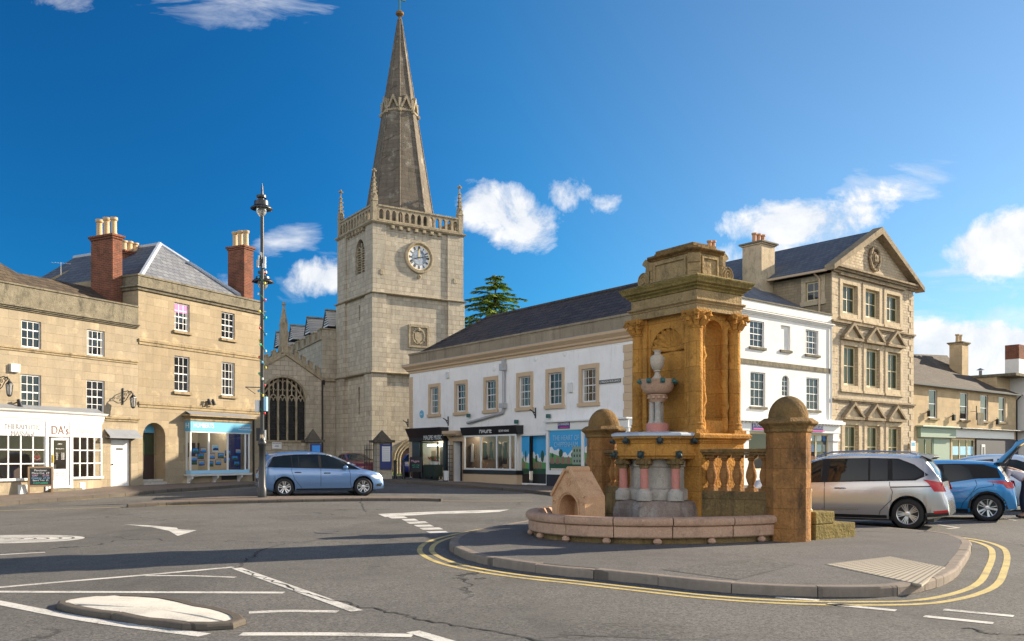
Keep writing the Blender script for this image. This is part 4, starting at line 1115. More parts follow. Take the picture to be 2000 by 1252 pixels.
# --- shop 3: black fascia over wide display window, tan stall riser
a0, a1 = FM.u(906, -.35), FM.u(1010, -.35); yb = -.35
zf0, zf1 = mz(955, 849, yb), mz(955, 833, yb); zg = mz(955, 918, yb)
fs = canted('shop_fascia', 'black', a0-.12, a1+.08, zf0, zf1, .5, .38)
text('fascia_lettering', 'MAGPIE', .40, M['white'], fs, FM.u(950, -.4), -.475, mz(950, 841.5, -.45), xs=.85)
text('fascia_lettering', '01249 443443', .17, M['white'], fs, FM.u(986, -.4), -.475, mz(986, 841.5, -.45), xs=.9)
glaze(a0, a1-.12, zg, zf0-.003, yb, [FM.u(p, yb) for p in (938.5, 969.5, 995.5)], 'white', w=.09)
MB().box(a0-.05, a1-.02, yb-.05, .04, zg-.22, zg-.003).build('window_ledge', M['black'], R)
MB().box(a0-.02, a1-.05, yb-.01, .04, -.2, zg-.223).build('stall_riser', M['tan_trim'], R)
room(FM.u(909), FM.u(1006), zg-.05, zf0+.1, 2.2, 'shop_dark')
MB().poly(((a0, yb+.09, zg-.05), (a1-.12, yb+.09, zg-.05), (a1-.12, .03, zg-.05), (a0, .03, zg-.05))).build('display_deck', M['wood'], R)
ceiling_lamps(R, [FM.u(p, 1) for p in (920, 945, 970, 990)], .9, zf0+.08, .14); ceiling_lamps(R, (1.6, 3.0), 1.5, mz(842, 862)+.17, .12)
# --- recess and corner shop with printed murals
def mural(name, u0, u1, z0, z1, y, full=True):
    m_ = MB(); m_.box(u0, u1, y, y+.02, z0, z1); bd = m_.build(name, M['mural_sky'], R)
    W_, H_ = u1-u0, z1-z0
    rnd = random.Random(int(u0*10))
    def lay(nm, pts, mt, dy): 
        MB().poly([(u0+W_*x, y-dy, z0+H_*z) for x, z in pts]).build(nm, M[mt], bd)
    cp = [(0, .2)]+[(k/14, .36+.34*abs(k/14-.55)+.05*sin(k*2.1)+.04*rnd.random()) for k in range(15)]+[(1, .2)]
    lay('printed_cloud', cp, 'paper', .003)
    lay('printed_hill', [(0, .1), (0, .42), (.15, .38), (.4, .30), (.7, .29), (1, .27), (1, .1)], 'mural_green', .005)
    lay('printed_lawn', [(0, 0), (0, .16), (.5, .13), (1, .12), (1, 0)], 'mural_dark', .007)
    for k in range(5 if full else 3):
        x = .03+.17*k; lay('printed_house', [(x, .12), (x, .26), (x+.06, .33), (x+.12, .26), (x+.12, .12)], 'mural_brick', .009)
    for x, s_ in (((.36, .11), (.72, .07), (.1, .06)) if full else ((.55, .16), (.2, .1))):
        lay('printed_tree', [(x+s_*cos(2*PI*k/10)*.6, .28+s_*1.1+s_*sin(2*PI*k/10)) for k in range(10)], 'mural_dark', .011)
    return bd
M['mural_sky'] = plain('printed_sky', (.03, .33, .68), .3, .12, .7); M['mural_green'] = plain('printed_hill', (.10, .30, .09), .4, .1, 2)
M['mural_dark'] = plain('printed_dark_green', (.02, .075, .04), .4, .2, 4); M['mural_brick'] = plain('printed_brick', (.27, .14, .11), .4, .2, 6)
h = hm[3]
q = MB(); q.box(h[0]-.05, h[0]+.03, -.06, .05, h[2], h[3]+.1); q.box(h[0]+.03, h[1], -.05, .05, h[3]+.003, h[3]+.1); q.build('window_frame', M['white'], R)
mural('mural_window', h[0]+.04, FM.u(1032), h[2]+.5, h[3], .05, False)
mural('mural_window', FM.u(1032)+.003, h[1]-.02, h[2]+.5, h[3], .3, False)
MB().box(h[0]+.04, FM.u(1032), .02, .07, h[2]-.4, h[2]+.497).build('stall_riser', M['navy_black'] if 'navy_black' in M else M['black'], R)
MB().box(FM.u(1032)+.003, h[1]-.02, .28, .33, h[2]-.4, h[2]+.497).build('stall_riser', M['black'], R)
MB().box(FM.u(1032)-.02, h[1], -.05, .27, h[2]-.3, h[2]-.05).build('door_step', M['grey_granite'], R)
h = hm[4]; yb = -.25
zf0, zf1 = mz(1150, 838, yb), mz(1150, 822, yb); s0 = FM.u(1067, yb)
fs = MB().box(s0, UR-.02, yb-.06, .03, zf0, zf1).build('shop_fascia', M['white'], R, bevel=.01)
MB().box(s0-.04, UR+.02, yb-.2, .03, zf1+.003, zf1+.08).build('fascia_cornice', M['white'], R, bevel=.01)
sb = MB().box(FM.u(1092, yb), FM.u(1115, yb), yb-.09, yb-.062, zf0+.06, zf1-.02).build('name_board', M['purple'], fs)
text('name_lettering', 'STRAKERS', .22, M['white'], sb, FM.u(1103.5, yb), yb-.095, zf0+.29, xs=.8); MB().box(FM.u(1096, yb), FM.u(1113, yb), yb-.096, yb-.091, zf0+.10, zf0+.15).build('name_stripe', M['magenta'], sb)
gl0 = mz(1150, 920, yb)
q = MB()
for px in (1068.5, 1137.5, 1207, 1225): u = FM.u(px, yb); q.box(u-.09, u+.09, yb, yb+.10, gl0, zf0)
q.box(s0, UR-.05, yb-.03, yb+.12, gl0-.2, gl0-.003); q.build('shop_window', M['white'], R)
md = mural('mural_window', FM.u(1072, yb), FM.u(1135, yb), gl0+.1, zf0-.02, yb+.05)
text('mural_lettering', 'THE HEART OF\nCHIPPENHAM', .36, M['pale_blue'], md, FM.u(1104, yb), yb+.03, zf0-.55, xs=.8)
mural('mural_window', FM.u(1140.5, yb), FM.u(1205, yb), gl0+.1, zf0-.02, yb+.05)
bx = FM.u(1117, yb), FM.u(1135, yb)
bb = MB().box(bx[0], bx[1], yb+.03, yb+.034, gl0+.30, gl0+1.15).build('printed_terrace', M['sage'], md)
for k in range(4):
    for j in range(3): MB().box(bx[0]+.1+k*.2, bx[0]+.18+k*.2, yb+.026, yb+.029, gl0+.4+j*.25, gl0+.52+j*.25).build('printed_opening', M['ink'], bb)
mural('mural_window', FM.u(1210, yb), FM.u(1223, yb), gl0+.1, zf0-.02, yb+.05, False)
MB().box(s0, UR-.05, yb+.005, .04, -.2, gl0-.203).build('stall_riser', M['ink'], R)

# ================================================ 4. white corner building
FW = Front((5.5, 38.7), (.7725, .635), 'white_corner_building', 'sunlit white rendered three storey building between fountain tower and gabled stone house', 'building')
R = FW.root; U0 = 3.15; U1 = 16.18
wz = FW.z
ZW = wz(1626, 617)
t2 = FW.row([(1464.6, 1492.8), (1573.5, 1598.6)], 1586, 644.6, 692.7); t1 = FW.row([(1465.7, 1494.9), (1575, 1600)], 1587, 738, 801)
bl = FW.row([(1524.7, 1543.6)], 1534, 636, 684)[0]; ar_ = FW.row([(1527, 1542)], 1534, 733, 775)[0]
zf0, zf1 = wz(1590, 846), wz(1590, 829)
sh = [(FW.u(1400), FW.u(1520), .9, zf0-.05, .03), (FW.u(1570), FW.u(1618), .9, zf0-.05, .03)]
m = MB(); m.wall(U0, U1, -.3, ZW, t2+t1+[bl+(.12,), ar_]+sh, rev=.16)
r_ = (ar_[1]-ar_[0])/2; m.arch(ar_[0], ar_[1], ar_[3]-r_, ar_[3], rev=.16)
m.poly(((bl[0], .12, bl[2]), (bl[1], .12, bl[2]), (bl[1], .12, bl[3]), (bl[0], .12, bl[3])))
m.poly(((U0, 0, -.3), (U0, 2.4, -.3), (U0, 2.4, ZW), (U0, 0, ZW))); m.poly(((U1, 0, -.3), (U1, 0, ZW), (U1, 9, ZW), (U1, 9, -.3))); m.build('wall', M['white_wall_b'], R)
for r in t2+t1: sash(R, r, .08, 3, 4, sill='coping')
sash(R, ar_, .08, 2, 4, meet=False)
MB().box(bl[0]-.09, bl[1]+.09, -.09, .05, bl[2]-.13, bl[2]-.003).build('sill', M['coping'], R)
zc = wz(1626, 636); moulding(R, 'cornice', 'white_trim' if 'white_trim' in M else 'white_wall_b', U0, U1-.1, zc-.16, zc+.04, .2)
MB().box(U0, U1-.01, -.2, .03, zc+.043, zc+.07).build('cornice_flashing', M['coping'], R)
MB().box(U0, U1-.003, -.06, .3, ZW+.003, ZW+.09).build('parapet_coping', M['coping'], R, bevel=.015)
zs = wz(1617, 724); moulding(R, 'string_course', 'coping', U0, U1-.05, zs-.14, zs+.12, .05, 1)
MB().box(U1-.75, U1-.004, -.05, .04, zs+.2, zc-.17).build('quoin_strip', M['white_wall_b'], R) if False else None
fs = MB().box(FW.u(1400), FW.u(1632), -.3, .03, zf0, zf1).build('shop_fascia', M['white'], R, bevel=.01)
m = MB()
m.box(FW.u(1398), FW.u(1634), -.55, .03, zf1+.003, zf1+.16); m.box(FW.u(1399), FW.u(1633), -.42, .03, zf1+.163, zf1+.24)
for k in range(36):
    u = FW.u(1402)+(FW.u(1630)-FW.u(1402))*k/35; m.box(u-.05, u+.05, -.46, -.301, zf1-.06, zf1+.001)
m.build('fascia_cornice', M['white'], R)
for p0, p1 in ((1468.5, 1495), (1580.7, 1606)):
    sb = MB().box(FW.u(p0, -.3), FW.u(p1, -.3), -.345, -.303, zf0+.05, zf1-.10).build('name_board', M['purple'], fs)
    uc_ = (FW.u(p0, -.3)+FW.u(p1, -.3))/2
    text('name_lettering', 'STRAKERS', .27, M['white'], sb, uc_, -.35, zf0+.30, xs=.95); MB().box(uc_-.5, uc_+.8, -.352, -.348, zf0+.08, zf0+.14).build('name_stripe', M['magenta'], sb)
for px in (1448, 1520, 1568, 1624):
    u = FW.u(px)
    MB().box(u-.28, u+.28, -.25, .04, -.2, zf0-.45).build('pilaster', M['white'], R, bevel=.02)
    m = MB(); m.box(u-.36, u+.36, -.32, .04, zf0-.447, zf0-.33); m.box(u-.3, u+.3, -.28, .04, zf0-.327, zf0-.003); m.build('pilaster_capital', M['white'], R, bevel=.015)
for h in sh:
    glaze(h[0], h[1], h[2], h[3], .02, [(h[0]+h[1])/2], 'cream')
    room(h[0], h[1], .3, h[3]+.05, 3, 'shop_light', .12)
    MB().box(h[0], h[1], -.05, .05, -.2, h[2]-.003).build('stall_riser', M['white'], R)
    for k in range(4):
        for j in range(3): MB().box(h[0]+.3+k*.62, h[0]+.75+k*.62, .16, .17, h[2]+.35+j*.6, h[2]+.75+j*.6).build('display_card', M[('pale_blue', 'paper', 'bright_blue')[(k+j) % 3]], R)
# slate roof falling towards the street
m = MB(); m.poly(((U0, .35, ZW-.1), (U1, .35, ZW-.1), (U1, 5.2, ZW+2.6), (U0+6, 5.2, ZW+2.6))); m.build('roof', M['slate'], R)
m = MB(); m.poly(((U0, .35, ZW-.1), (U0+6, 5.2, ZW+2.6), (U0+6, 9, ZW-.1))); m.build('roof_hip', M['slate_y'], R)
uk = FW.u(1392, 5.6)
chimney(R, uk, uk+.8, 5.6, 6.4, ZW, EYE+(CY-487)/FX*FW.w(uk, 5.6).y, 'gable_trim', 2, .65, 'coping', 'pot_o')
q = MB(); ud = FW.u(1621); q.tube([(ud, -.07, ZW-.6), (ud, -.07, zf1+.3)], .05, 8); q.build('down_pipe', M['plastic'], R)

M['coping_g'] = rough_stone('sooty_moulding', (.40, .32, .215), (.30, .235, .16), (.10, .08, .06), .7, bumpy=.6)
# ================================================ 5. gabled stone building
FG = Front((18.0, 49.0), (.7725, .635), 'gabled_stone_building', 'tall rubble stone building with crested gable and rows of pedimented windows', 'building')
R = FG.root; U1 = FG.u(1783.5); g = FG.z
ZC = g(1706, 541)
def wins(xs, ref, yt, yb): return FG.row(xs, ref, yt, yb)
top = wins([(1645, 1667.5), (1689.6, 1710.5), (1730.8, 1751)], 1698, 565.6, 620.6)
mid = wins([(1647, 1668.5), (1691, 1711.5), (1733, 1752)], 1700, 682, 757)
bot = wins([(1649, 1670), (1692.5, 1712), (1734, 1753)], 1702, 832, 915)
yo = .26
sur = []
for row in (top, mid, bot):
    for r in row: sur.append((r[0]-.34, r[1]+.62, r[2]-.28, r[3]+.30))
m = MB(); hol = [(a-.0, b+.36, c, d, yo+.02) for (a, b, c, d) in top+mid+bot]
m.wall(0, U1, -.3, ZC, hol, rev=yo)
D = 12
m.poly(((U1, 0, -.3), (U1, D, -.3), (U1, D, ZC), (U1, 0, ZC))); m.poly(((0, D, -.3), (U1, D, -.3), (U1, D, ZC), (0, D, ZC)))
apx = (FG.u(1709), g(1709, 452))
rise = apx[1]-ZC
m.poly(((.0, 0, ZC), (U1, 0, ZC), (U1/2, 0, apx[1]-.25)))
m.build('wall', M['gable_stone'], R)
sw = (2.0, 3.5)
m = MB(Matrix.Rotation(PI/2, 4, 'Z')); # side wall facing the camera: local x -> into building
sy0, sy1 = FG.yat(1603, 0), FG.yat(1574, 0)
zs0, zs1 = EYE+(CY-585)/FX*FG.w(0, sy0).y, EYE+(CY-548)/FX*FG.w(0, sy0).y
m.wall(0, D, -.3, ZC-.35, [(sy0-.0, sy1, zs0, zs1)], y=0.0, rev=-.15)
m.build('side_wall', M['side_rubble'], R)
q = MB(Matrix.Rotation(PI/2, 4, 'Z'))
wq = thing_w = None
a, b, c, d = sy0, sy1, zs0, zs1
q.box(a, a+.08, -.12, -.07, c, d); q.box(b-.08, b, -.12, -.07, c, d); q.box(a+.08, b-.08, -.12, -.07, c, c+.08); q.box(a+.08, b-.08, -.12, -.07, d-.08, d); q.box(a+.08, b-.08, -.115, -.075, (c+d)/2-.03, (c+d)/2+.03); q.box((a+b)/2-.02, (a+b)/2+.02, -.11, -.08, c+.08, (c+d)/2-.03); q.box((a+b)/2-.02, (a+b)/2+.02, -.11, -.08, (c+d)/2+.03, d-.08)
wn = q.build('window', M['cream'], R)
q = MB(Matrix.Rotation(PI/2, 4, 'Z')); q.poly(((a+.08, -.09, c+.08), (b-.08, -.09, c+.08), (b-.08, -.09, d-.08), (a+.08, -.09, d-.08))); q.build('pane', M['glass_pale'] if 'glass_pale' in M else M['glass'], wn)
q = MB(Matrix.Rotation(PI/2, 4, 'Z'))
q.box(a-.28, a-.003, -.02, .05, c, d); q.box(b+.003, b+.28, -.02, .05, c, d); q.box(a-.28, b+.28, -.02, .05, d+.003, d+.3); q.box(a-.34, b+.34, -.02, .1, c-.28, c-.003); q.build('window_surround', M['gable_trim'], wn, bevel=.01)
def ped(r, z):
    a, b = r[0]-.36, r[1]+.62; c = (a+b)/2; h = (b-a)*.40
    q = MB(); q.prism([(a+.1, z+.163), (b-.1, z+.163), (c, z+h)], -.10, .05); q.build('pediment', M['gable_trim'], R)
    q = MB(); q.box(a, b, -.28, .05, z, z+.16)
    for s_ in (1, -1):
        e = (a-.05) if s_ > 0 else (b+.05)
        q.prism([(e, z+.163), (e+.26*s_, z+.163), (c, z+h-.02), (c, z+h+.17)], -.30, .05)
    q.build('pediment_moulding', M['coping_g'], R, bevel=.01)
for k, r in enumerate(top+mid+bot):
    a, b, c, d = r;  b2 = b+.36
    q = MB(); q.box(a-.32, a-.002, -.05, .05, c-.25, d+.28); q.box(b2+.002, b2+.32, -.05, .05, c-.25, d+.28); q.box(a-.002, b2+.002, -.05, .05, d+.002, d+.28); q.box(a-.38, b2+.38, -.12, .06, c-.40, c-.253); q.box(a-.002, b2+.002, -.04, yo, c-.25, c-.002)
    q.build('window_surround', M['gable_trim'], R, bevel=.012)
    sash(R, (a, b2, c, d), yo-.08, 2, 2, 'cream', 'glass_blind', .11, .06)
    if k >= 3: ped((a, b2-.36+.0), d+.30)
m = MB()
for r in top:
    a, b = r[0]-.5, r[1]+.85
    m.box(a, b, -.2, .05, r[3]+.42, r[3]+.56)
m.build('hood_mould', M['coping_g'], R, bevel=.012)
for px, py in ((1630, 627), (1630, 779)):
    z = g(px, py); moulding(R, 'string_course', 'coping_g', .0, U1, z-.16, z+.05, .16, 2)
m = MB()
for k in range(3): m.box(-.08*k-.02, U1+.08*k+.02, -.14*(k+1), .05, ZC-.28+.12*k, ZC-.163+.12*k)
m.build('cornice', M['coping_g'], R, bevel=.01)
for k in range(34):
    z = .3+k*.36
    if z+.36 > ZC-.4: break
    w_ = .62 if k % 2 else .38
    MB().box(-.02, w_, -.03, .05, z, z+.35).build('quoin', M['gable_trim'], R, bevel=.01); MB().box(U1-w_, U1+.02, -.03, .05, z, z+.35).build('quoin', M['gable_trim'], R, bevel=.01)
# gable copings, crest, roof
ov = .55
for s_ in (0, 1):
    x0 = -ov if s_ == 0 else U1+ov; zz = ZC-ov*rise/(U1/2)
    q = MB(); t = .30; q.prism([(x0, zz), (x0, zz+t), (U1/2, apx[1]+t*.6), (U1/2, apx[1]-.25)], -.5, .12); q.build('gable_coping', M['coping_g'], R, bevel=.012)
m = MB(); m.poly(((-ov, -.35, ZC-ov*rise/(U1/2)+.1), (U1/2, -.35, apx[1]+.05), (U1/2, D, apx[1]+.05), (-ov, D, ZC-ov*rise/(U1/2)+.1)))
m.poly(((U1+ov, -.35, ZC-ov*rise/(U1/2)+.1), (U1/2, -.35, apx[1]+.05), (U1/2, D, apx[1]+.05), (U1+ov, D, ZC-ov*rise/(U1/2)+.1))); m.build('roof', M['slate_y'], R)
q = MB(); q.box(-ov-.1, -ov+.05, 0, D, ZC-ov*rise/(U1/2)-.02, ZC-ov*rise/(U1/2)+.1); q.tube([(-ov+.2, .9, ZC-.3), (-.12, .7, ZC-.6), (-.12, .7, ZW-.1)], .06, 8); q.build('gutter', M['tan_trim'], R)
cu_, cz_ = FG.u(1706), g(1706, 507)
q = MB(Matrix.Translation((cu_, -.08, cz_)) @ Matrix.Rotation(PI/2, 4, 'X'))
q.lathe([(.36, -.06), (.36, .04), (.30, .1), (.28, .02)], 0, .05, 20); q.lathe([(.27, .0), (.2, .12), (.05, .18)], 0, .08, 14)
q.M = Matrix.Translation((cu_, -.1, cz_))
rnd = random.Random(3)
for k in range(40):
    an = 2*PI*k/40; rr = .52+.1*rnd.random(); q.ball((rr*cos(an), 0, rr*sin(an)*1.1+.02), .08+.05*rnd.random(), 6)
q.prism([(-.2, .25), (-.02, .25), (-.02, -.1), (-.11, -.25), (-.2, -.1)], -.12, 0); q.prism([(.02, .25), (.2, .25), (.2, -.1), (.11, -.25), (.02, -.1)], -.12, 0)
q.build('crest', M['coping_g'], R, smooth=True)
yk = FG.yat(1500, -.35)
zt_ = EYE+(CY-472)/FX*FG.w(-.5, yk).y
chimney(R, -1.0, .35, yk, yk+1.35, ZW+.3, zt_, 'gable_trim', 3, .62, 'coping', 'pot_o', .17, base=zt_-2.3)

# ================================================ 6. low tan building with brown roof
P6 = FG.w(U1+.02, 0.4)
FT = Front((P6.x, P6.y), (.7725, .635), 'tan_shop_building', 'low tan stone building with brown tiled roof and sage green shopfront', 'building')
R = FT.root; t = FT.z; U1 = FT.u(1986); ZE = t(1790, 747)
wn = FT.row([(1814, 1830.7), (1875, 1891), (1914.8, 1930), (1950.5, 1964)], 1822, 761, 816.5)
zf1 = t(1870, 836); zf0 = t(1870, 856)
sh = [(FT.u(1793), FT.u(1857), .2, zf0-.05, .03), (FT.u(1860), FT.u(1903), .8, zf0-.05, .03)]
m = MB(); m.wall(0, U1, -.3, ZE, [w_+(.16,) for w_ in wn]+sh, rev=.16); shell(m, 0, U1, -.3, ZE, 9); m.build('wall', M['tan_stone'], R)
for w_ in wn: sash(R, w_, .08, 1, 2, 'white', 'glass', .07, .02, sill='bath_trim', silld=.14)
q = MB(); q.poly(((-.0, -.35, ZE-.12), (U1+.1, -.35, ZE-.12), (FT.u(1960), 3.2, t(1960, 738, 3.2)*1.0), (FT.u(1850, 4.5), 4.5, EYE+(CY-694)/FX*FT.w(FT.u(1850, 4.5), 4.5).y), (-.0, 4.5, EYE+(CY-686)/FX*FT.w(0, 4.5).y)))
q.build('roof', M['brown_tile'], R)
q = MB(); q.box(0, U1, -.42, -.30, ZE-.18, ZE-.08); q.tube([(.12, -.36, ZE-.15), (.12, -.06, ZE-.5), (.12, -.06, .2)], .05, 8); q.tube([(U1-.15, -.36, ZE-.15), (U1-.15, -.06, ZE-.5), (U1-.15, -.06, .2)], .05, 8); q.build('gutter', M['black'], R)
uck = FT.u(1879, 2.6); yk = 2.6
chimney(R, uck, uck+1.1, yk, yk+.95, ZE-.3, EYE+(CY-667)/FX*FT.w(uck, yk).y, 'tan_stone', 2, .62, 'coping', 'pot', .14, base=ZE+1.1)
q = MB(); uf = FT.u(1915, 3.6); q.tube([(uf, 3.6, ZE), (uf, 3.6, ZE+2.2)], .12, 10); q.lathe([(.3, ZE+2.25), (.05, ZE+2.4)], uf, 3.6, 12); q.tube([(uf+.6, 3.6, ZE), (uf+.6, 3.6, ZE+1.6)], .18, 10); q.build('flue', M['lead'], R)
fs = MB().box(FT.u(1791), FT.u(1860), -.25, .03, zf0, zf1-.06).build('shop_fascia', M['sage'], R, bevel=.01)
fs2 = MB().box(FT.u(1861), FT.u(1975), -.22, .03, zf0+.05, zf1-.08).build('shop_fascia', M['plastic'], R, bevel=.01)
text('fascia_lettering', 'THE BAKERY & CO', .3, M['grey_letter'], fs2, FT.u(1925), -.225, (zf0+zf1)/2) if False else None
MB().box(FT.u(1788), FT.u(1862), -.5, .03, zf1-.055, zf1+.04).build('fascia_cornice', M['sage'], R, bevel=.01)
MB().box(FT.u(1862.5), FT.u(1990), -.6, .03, zf1-.075, zf1-.01).build('fascia_cornice', M['black'], R, bevel=.01)
h = sh[0]; glaze(h[0], FT.u(1823), .6, h[3], .02, [FT.u(1808)], 'sage'); room(h[0], h[1], .1, h[3]+.05, 2.5, 'sage', .12)
MB().box(FT.u(1824.5), h[1]-.02, .03, .10, .2, h[3]).build('panel', M['sage'], R)
h = sh[1]; g_ = glaze(h[0], h[1], h[2], h[3], .02, [h[0]+(h[1]-h[0])*k/3 for k in (1, 2)], 'cream'); g_.children[0].data.materials[0] = M['glass_blind']; room(h[0], h[1], .3, h[3]+.05, 2.5, 'shop_dark', .12)
for k in range(3): MB().box(h[0]+.15+(h[1]-h[0])*k/3, h[0]-.1+(h[1]-h[0])*(k+1)/3, .05, .055, h[3]-1.1, h[3]-.5).build('window_band', M['pale_blue'], R)
MB().box(FT.u(1904), U1-.05, -.12, .02, -.2, zf0).build('shopfront_panel', M['ink'], R)
q = MB(); q.box(FT.u(1913), FT.u(1920), -.15, -.121, t(1916, 894), t(1916, 868)); q.build('notice_panel', M['plastic'], R); MB().box(FT.u(1914.5), FT.u(1918.5), -.155, -.151, t(1916, 891), t(1916, 873)).build('notice_inset', M['ink'], R)

# ================================================ 7. white building with red shopfront at the edge
P7 = FT.w(U1+.3, -.6)
FP = Front((P7.x, P7.y), (.7725, .635), 'red_fronted_shop_building', 'white rendered building with red shopfront and brick stack at right edge', 'building')
R = FP.root; p = FP.z; ZE = p(1990, 735); UL_, UR_ = 0, 9
m = MB(); m.wall(0, 9, -.3, ZE, [(1.2, 2.4, 5.2, 7.2)]); m.poly(((0, 0, -.3), (0, 9, -.3), (0, 9, ZE), (0, 0, ZE))); m.poly(((9, 0, -.3), (9, 9, -.3), (9, 9, ZE), (9, 0, ZE))); m.build('wall', M['white_wall_b'], R)
sash(R, (1.2, 2.4, 5.2, 7.2), .08, 2, 2)
MB().box(-2.6, 9, -.2, 9, ZE+.003, ZE+.2).build('flat_roof', M['coping'], R); MB().box(-2.5, -.01, 1.2, 8.9, -.3, ZE).build('side_wing', M['tan_stone'], R)
MB().box(.1, 3, .6, 1.6, ZE+.2, ZE+1.5).build('chimney_base', M['white_wall_b'], R); MB().box(.1, 3, .6, 1.6, ZE+1.503, ZE+2.6).build('chimney', M['brick'], R)
zf0, zf1 = p(1990, 862), p(1990, 831)
fs = MB().box(.05, 8, -.35, .02, zf0, zf1).build('shop_fascia', M['red'], R, bevel=.02)
wb = MB().box(.05, 8, -.36, .02, zf1+.003, zf1+1.6).build('sign_board', M['white'], R, bevel=.02)
q = MB(Matrix.Translation((1.2, -.365, zf1+.95)) @ Matrix.Rotation(PI/2, 4, 'X')); q.lathe([(.9, 0), (.9, .02)], 0, 0, 24, sy=.5); q.build('sign_emblem', M['red'], wb); MB().box(.3, 7.5, -.372, -.363, zf1+.12, zf1+.26).build('sign_stripe', M['red'], wb)
text('fascia_lettering', 'P', 1.0, M['white'], fs, .9, -.36, (zf0+zf1)/2)
MB().box(.2, 7, -.2, -.003, p(1990, 890), zf0-.02).build('shop_window', M['pale_blue'], R); MB().box(.2, 7, -.22, -.003, -.2, p(1990, 890)-.003).build('stall_riser', M['yellow'], R)

# pavements along the fronts
def walk(F, pts, base_u, h=.12, mat='pave', km='kerb_dark'):
    K = resample([gpt(x, y, h) for x, y in pts], .8)
    B = []
    for q in K:
        u = (q.x-F.P.x)*F.d.x+(q.y-F.P.y)*F.d.y; u = min(max(u, base_u[0]), base_u[1]); w_ = F.w(u, .1); B.append(Vector((w_.x, w_.y, 0)))
    m = MB(); kp = [(q.x, q.y, gz(q.x, q.y)) for q in K]
    m.sweep(kp, [(0, -.05), (0, h-.015), (-.015, h), (-.13, h)]); struct(m.build('kerb', M[km]))
    m = MB(); ribbon(m, offset(K, -.13), B, h-.001, 6); struct(m.build('pavement', M[mat]))
walk(FA, [(-120, 992), (0, 981), (80, 975), (160, 969), (230, 964), (300, 958), (350, 954), (410, 950.5), (470, 946.5), (500, 944.5), (540, 941)], (-12, 8.6))
walk(FM, [(760, 938), (800, 940), (850, 943.5), (905, 947.5), (960, 951.5), (1020, 956), (1075, 961.5), (1120, 967), (1170, 973)], (-3, 19.2))
stripe('yellow_line', [(770, 940), (850, 946), (905, 950), (960, 954.5), (1020, 959.5), (1075, 965.5)], .07, M['mark_y'])
def wpt(F, u, y): q = F.w(u, y); return Vector((q.x, q.y, 0))
A_ = [wpt(FW, u, -2.6) for u in frange(-1, 60, 1.5)]; B_ = [wpt(FW, u, .3) for u in frange(-1, 60, 1.5)]
m = MB(); m.sweep([(q.x, q.y, gz(q.x, q.y)) for q in A_], [(0, -.05), (0, .105), (-.015, .12), (-.13, .12)]); struct(m.build('kerb', M['kerb_dark']))
m = MB(); ribbon(m, offset(A_, -.13), B_, .119, 2); struct(m.build('pavement', M['pave']))
# ================================================ church
FH = Front((-9.6, 60), (.832, .5547), 'church', 'stone church with clock tower, tall tapering spire and great traceried west window', 'church')
R = FH.root; TW, TD, RC = 7.24, 6.3, .10
FL = Front((-9.6-.5547*TD, 60+.832*TD), (.5547, -.832), None, '', '')
LM = Matrix.Translation((0, TD, 0)) @ Matrix.Rotation(-PI/2, 4, 'Z')      # left face: x runs far -> near, y into the tower
za, zb_, zc_, ztop = 7.42, 12.95, FH.z(729, 431), FH.z(729, 400)
# right-hand (clock) face and left face with belfry window and slits
m = MB()
m.wall(RC, TW-RC, -.3, zc_, [(1.5, 2.0, .3, 2.4, .5)] if False else [], y=RC)
m.M = LM
bel = (FL.u(691.5), FL.u(709.5), FL.z(700, 534), FL.z(700, 467.5))
slit = (FL.u(698.5), FL.u(701), FL.z(700, 625), FL.z(700, 596)); slit2 = (FL.u(697.5), FL.u(700.5), FL.z(700, 810), FL.z(700, 756))
m.wall(RC, TD-RC, -.3, zc_, [bel+(.4,), slit, slit2], y=RC, rev=.35)
zs = bel[2]+(bel[3]-bel[2])*.62
m.arch(bel[0], bel[1], zs, bel[3], y=RC, rev=.3, pointed=True)
m.M = None
m.poly(((TW-RC, RC, -.3), (TW-RC, TD-RC, -.3), (TW-RC, TD-RC, zc_), (TW-RC, RC, zc_))); m.poly(((RC, TD-RC, -.3), (TW-RC, TD-RC, -.3), (TW-RC, TD-RC, zc_), (RC, TD-RC, zc_)))
m.poly(((0, 0, zc_), (TW, 0, zc_), (TW, TD, zc_), (0, TD, zc_)))
m.build('tower_wall', M['church'], R)
ex = .07
for (z0, z1, e) in ((-.3, za, 2*ex), (za, zb_, ex), (zb_, zc_, 0)):
    m = MB()
    for (a0, a1, b0, b1) in ((-e, 1.02, -e, 1.2), (TW-1.32, TW+e, -e, 1.2), (-e, 1.0, TD-1.55, TD+e), (TW-1.3, TW+e, TD-1.4, TD+e)):
        m = MB(); m.box(a0, a1, b0, b1, z0, z1-.003); m.build('corner_buttress', M['church'], R)
def tower_ring(name, z, prof, e=0.0, mt='church_trim'):
    q = MB(); q.sweep([(-e, -e), (TW+e, -e), (TW+e, TD+e), (-e, TD+e)], [(o, z+h) for o, h in prof], True); return q.build(name, M[mt], R)
tower_ring('string_course', za, [(-.3, -.12), (.12, -.06), (.15, 0), (-.3, .14)], 2*ex)
tower_ring('string_course', zb_, [(-.3, -.12), (.12, -.06), (.15, 0), (-.3, .14)], ex)
tower_ring('parapet_string', zc_, [(-.3, -.14), (.06, -.12), (.16, -.02), (.16, .06), (-.05, .12)])
for k in range(7): MB().box(1.35+k*.62, 1.60+k*.62, -.14, RC+.02, zc_-.36, zc_-.13).build('corbel', M['church_trim'], R, bevel=.03)
for k in range(6): MB().box(-.14, RC+.02, 1.5+k*.55, 1.72+k*.55, zc_-.36, zc_-.13).build('corbel', M['church_trim'], R, bevel=.03)
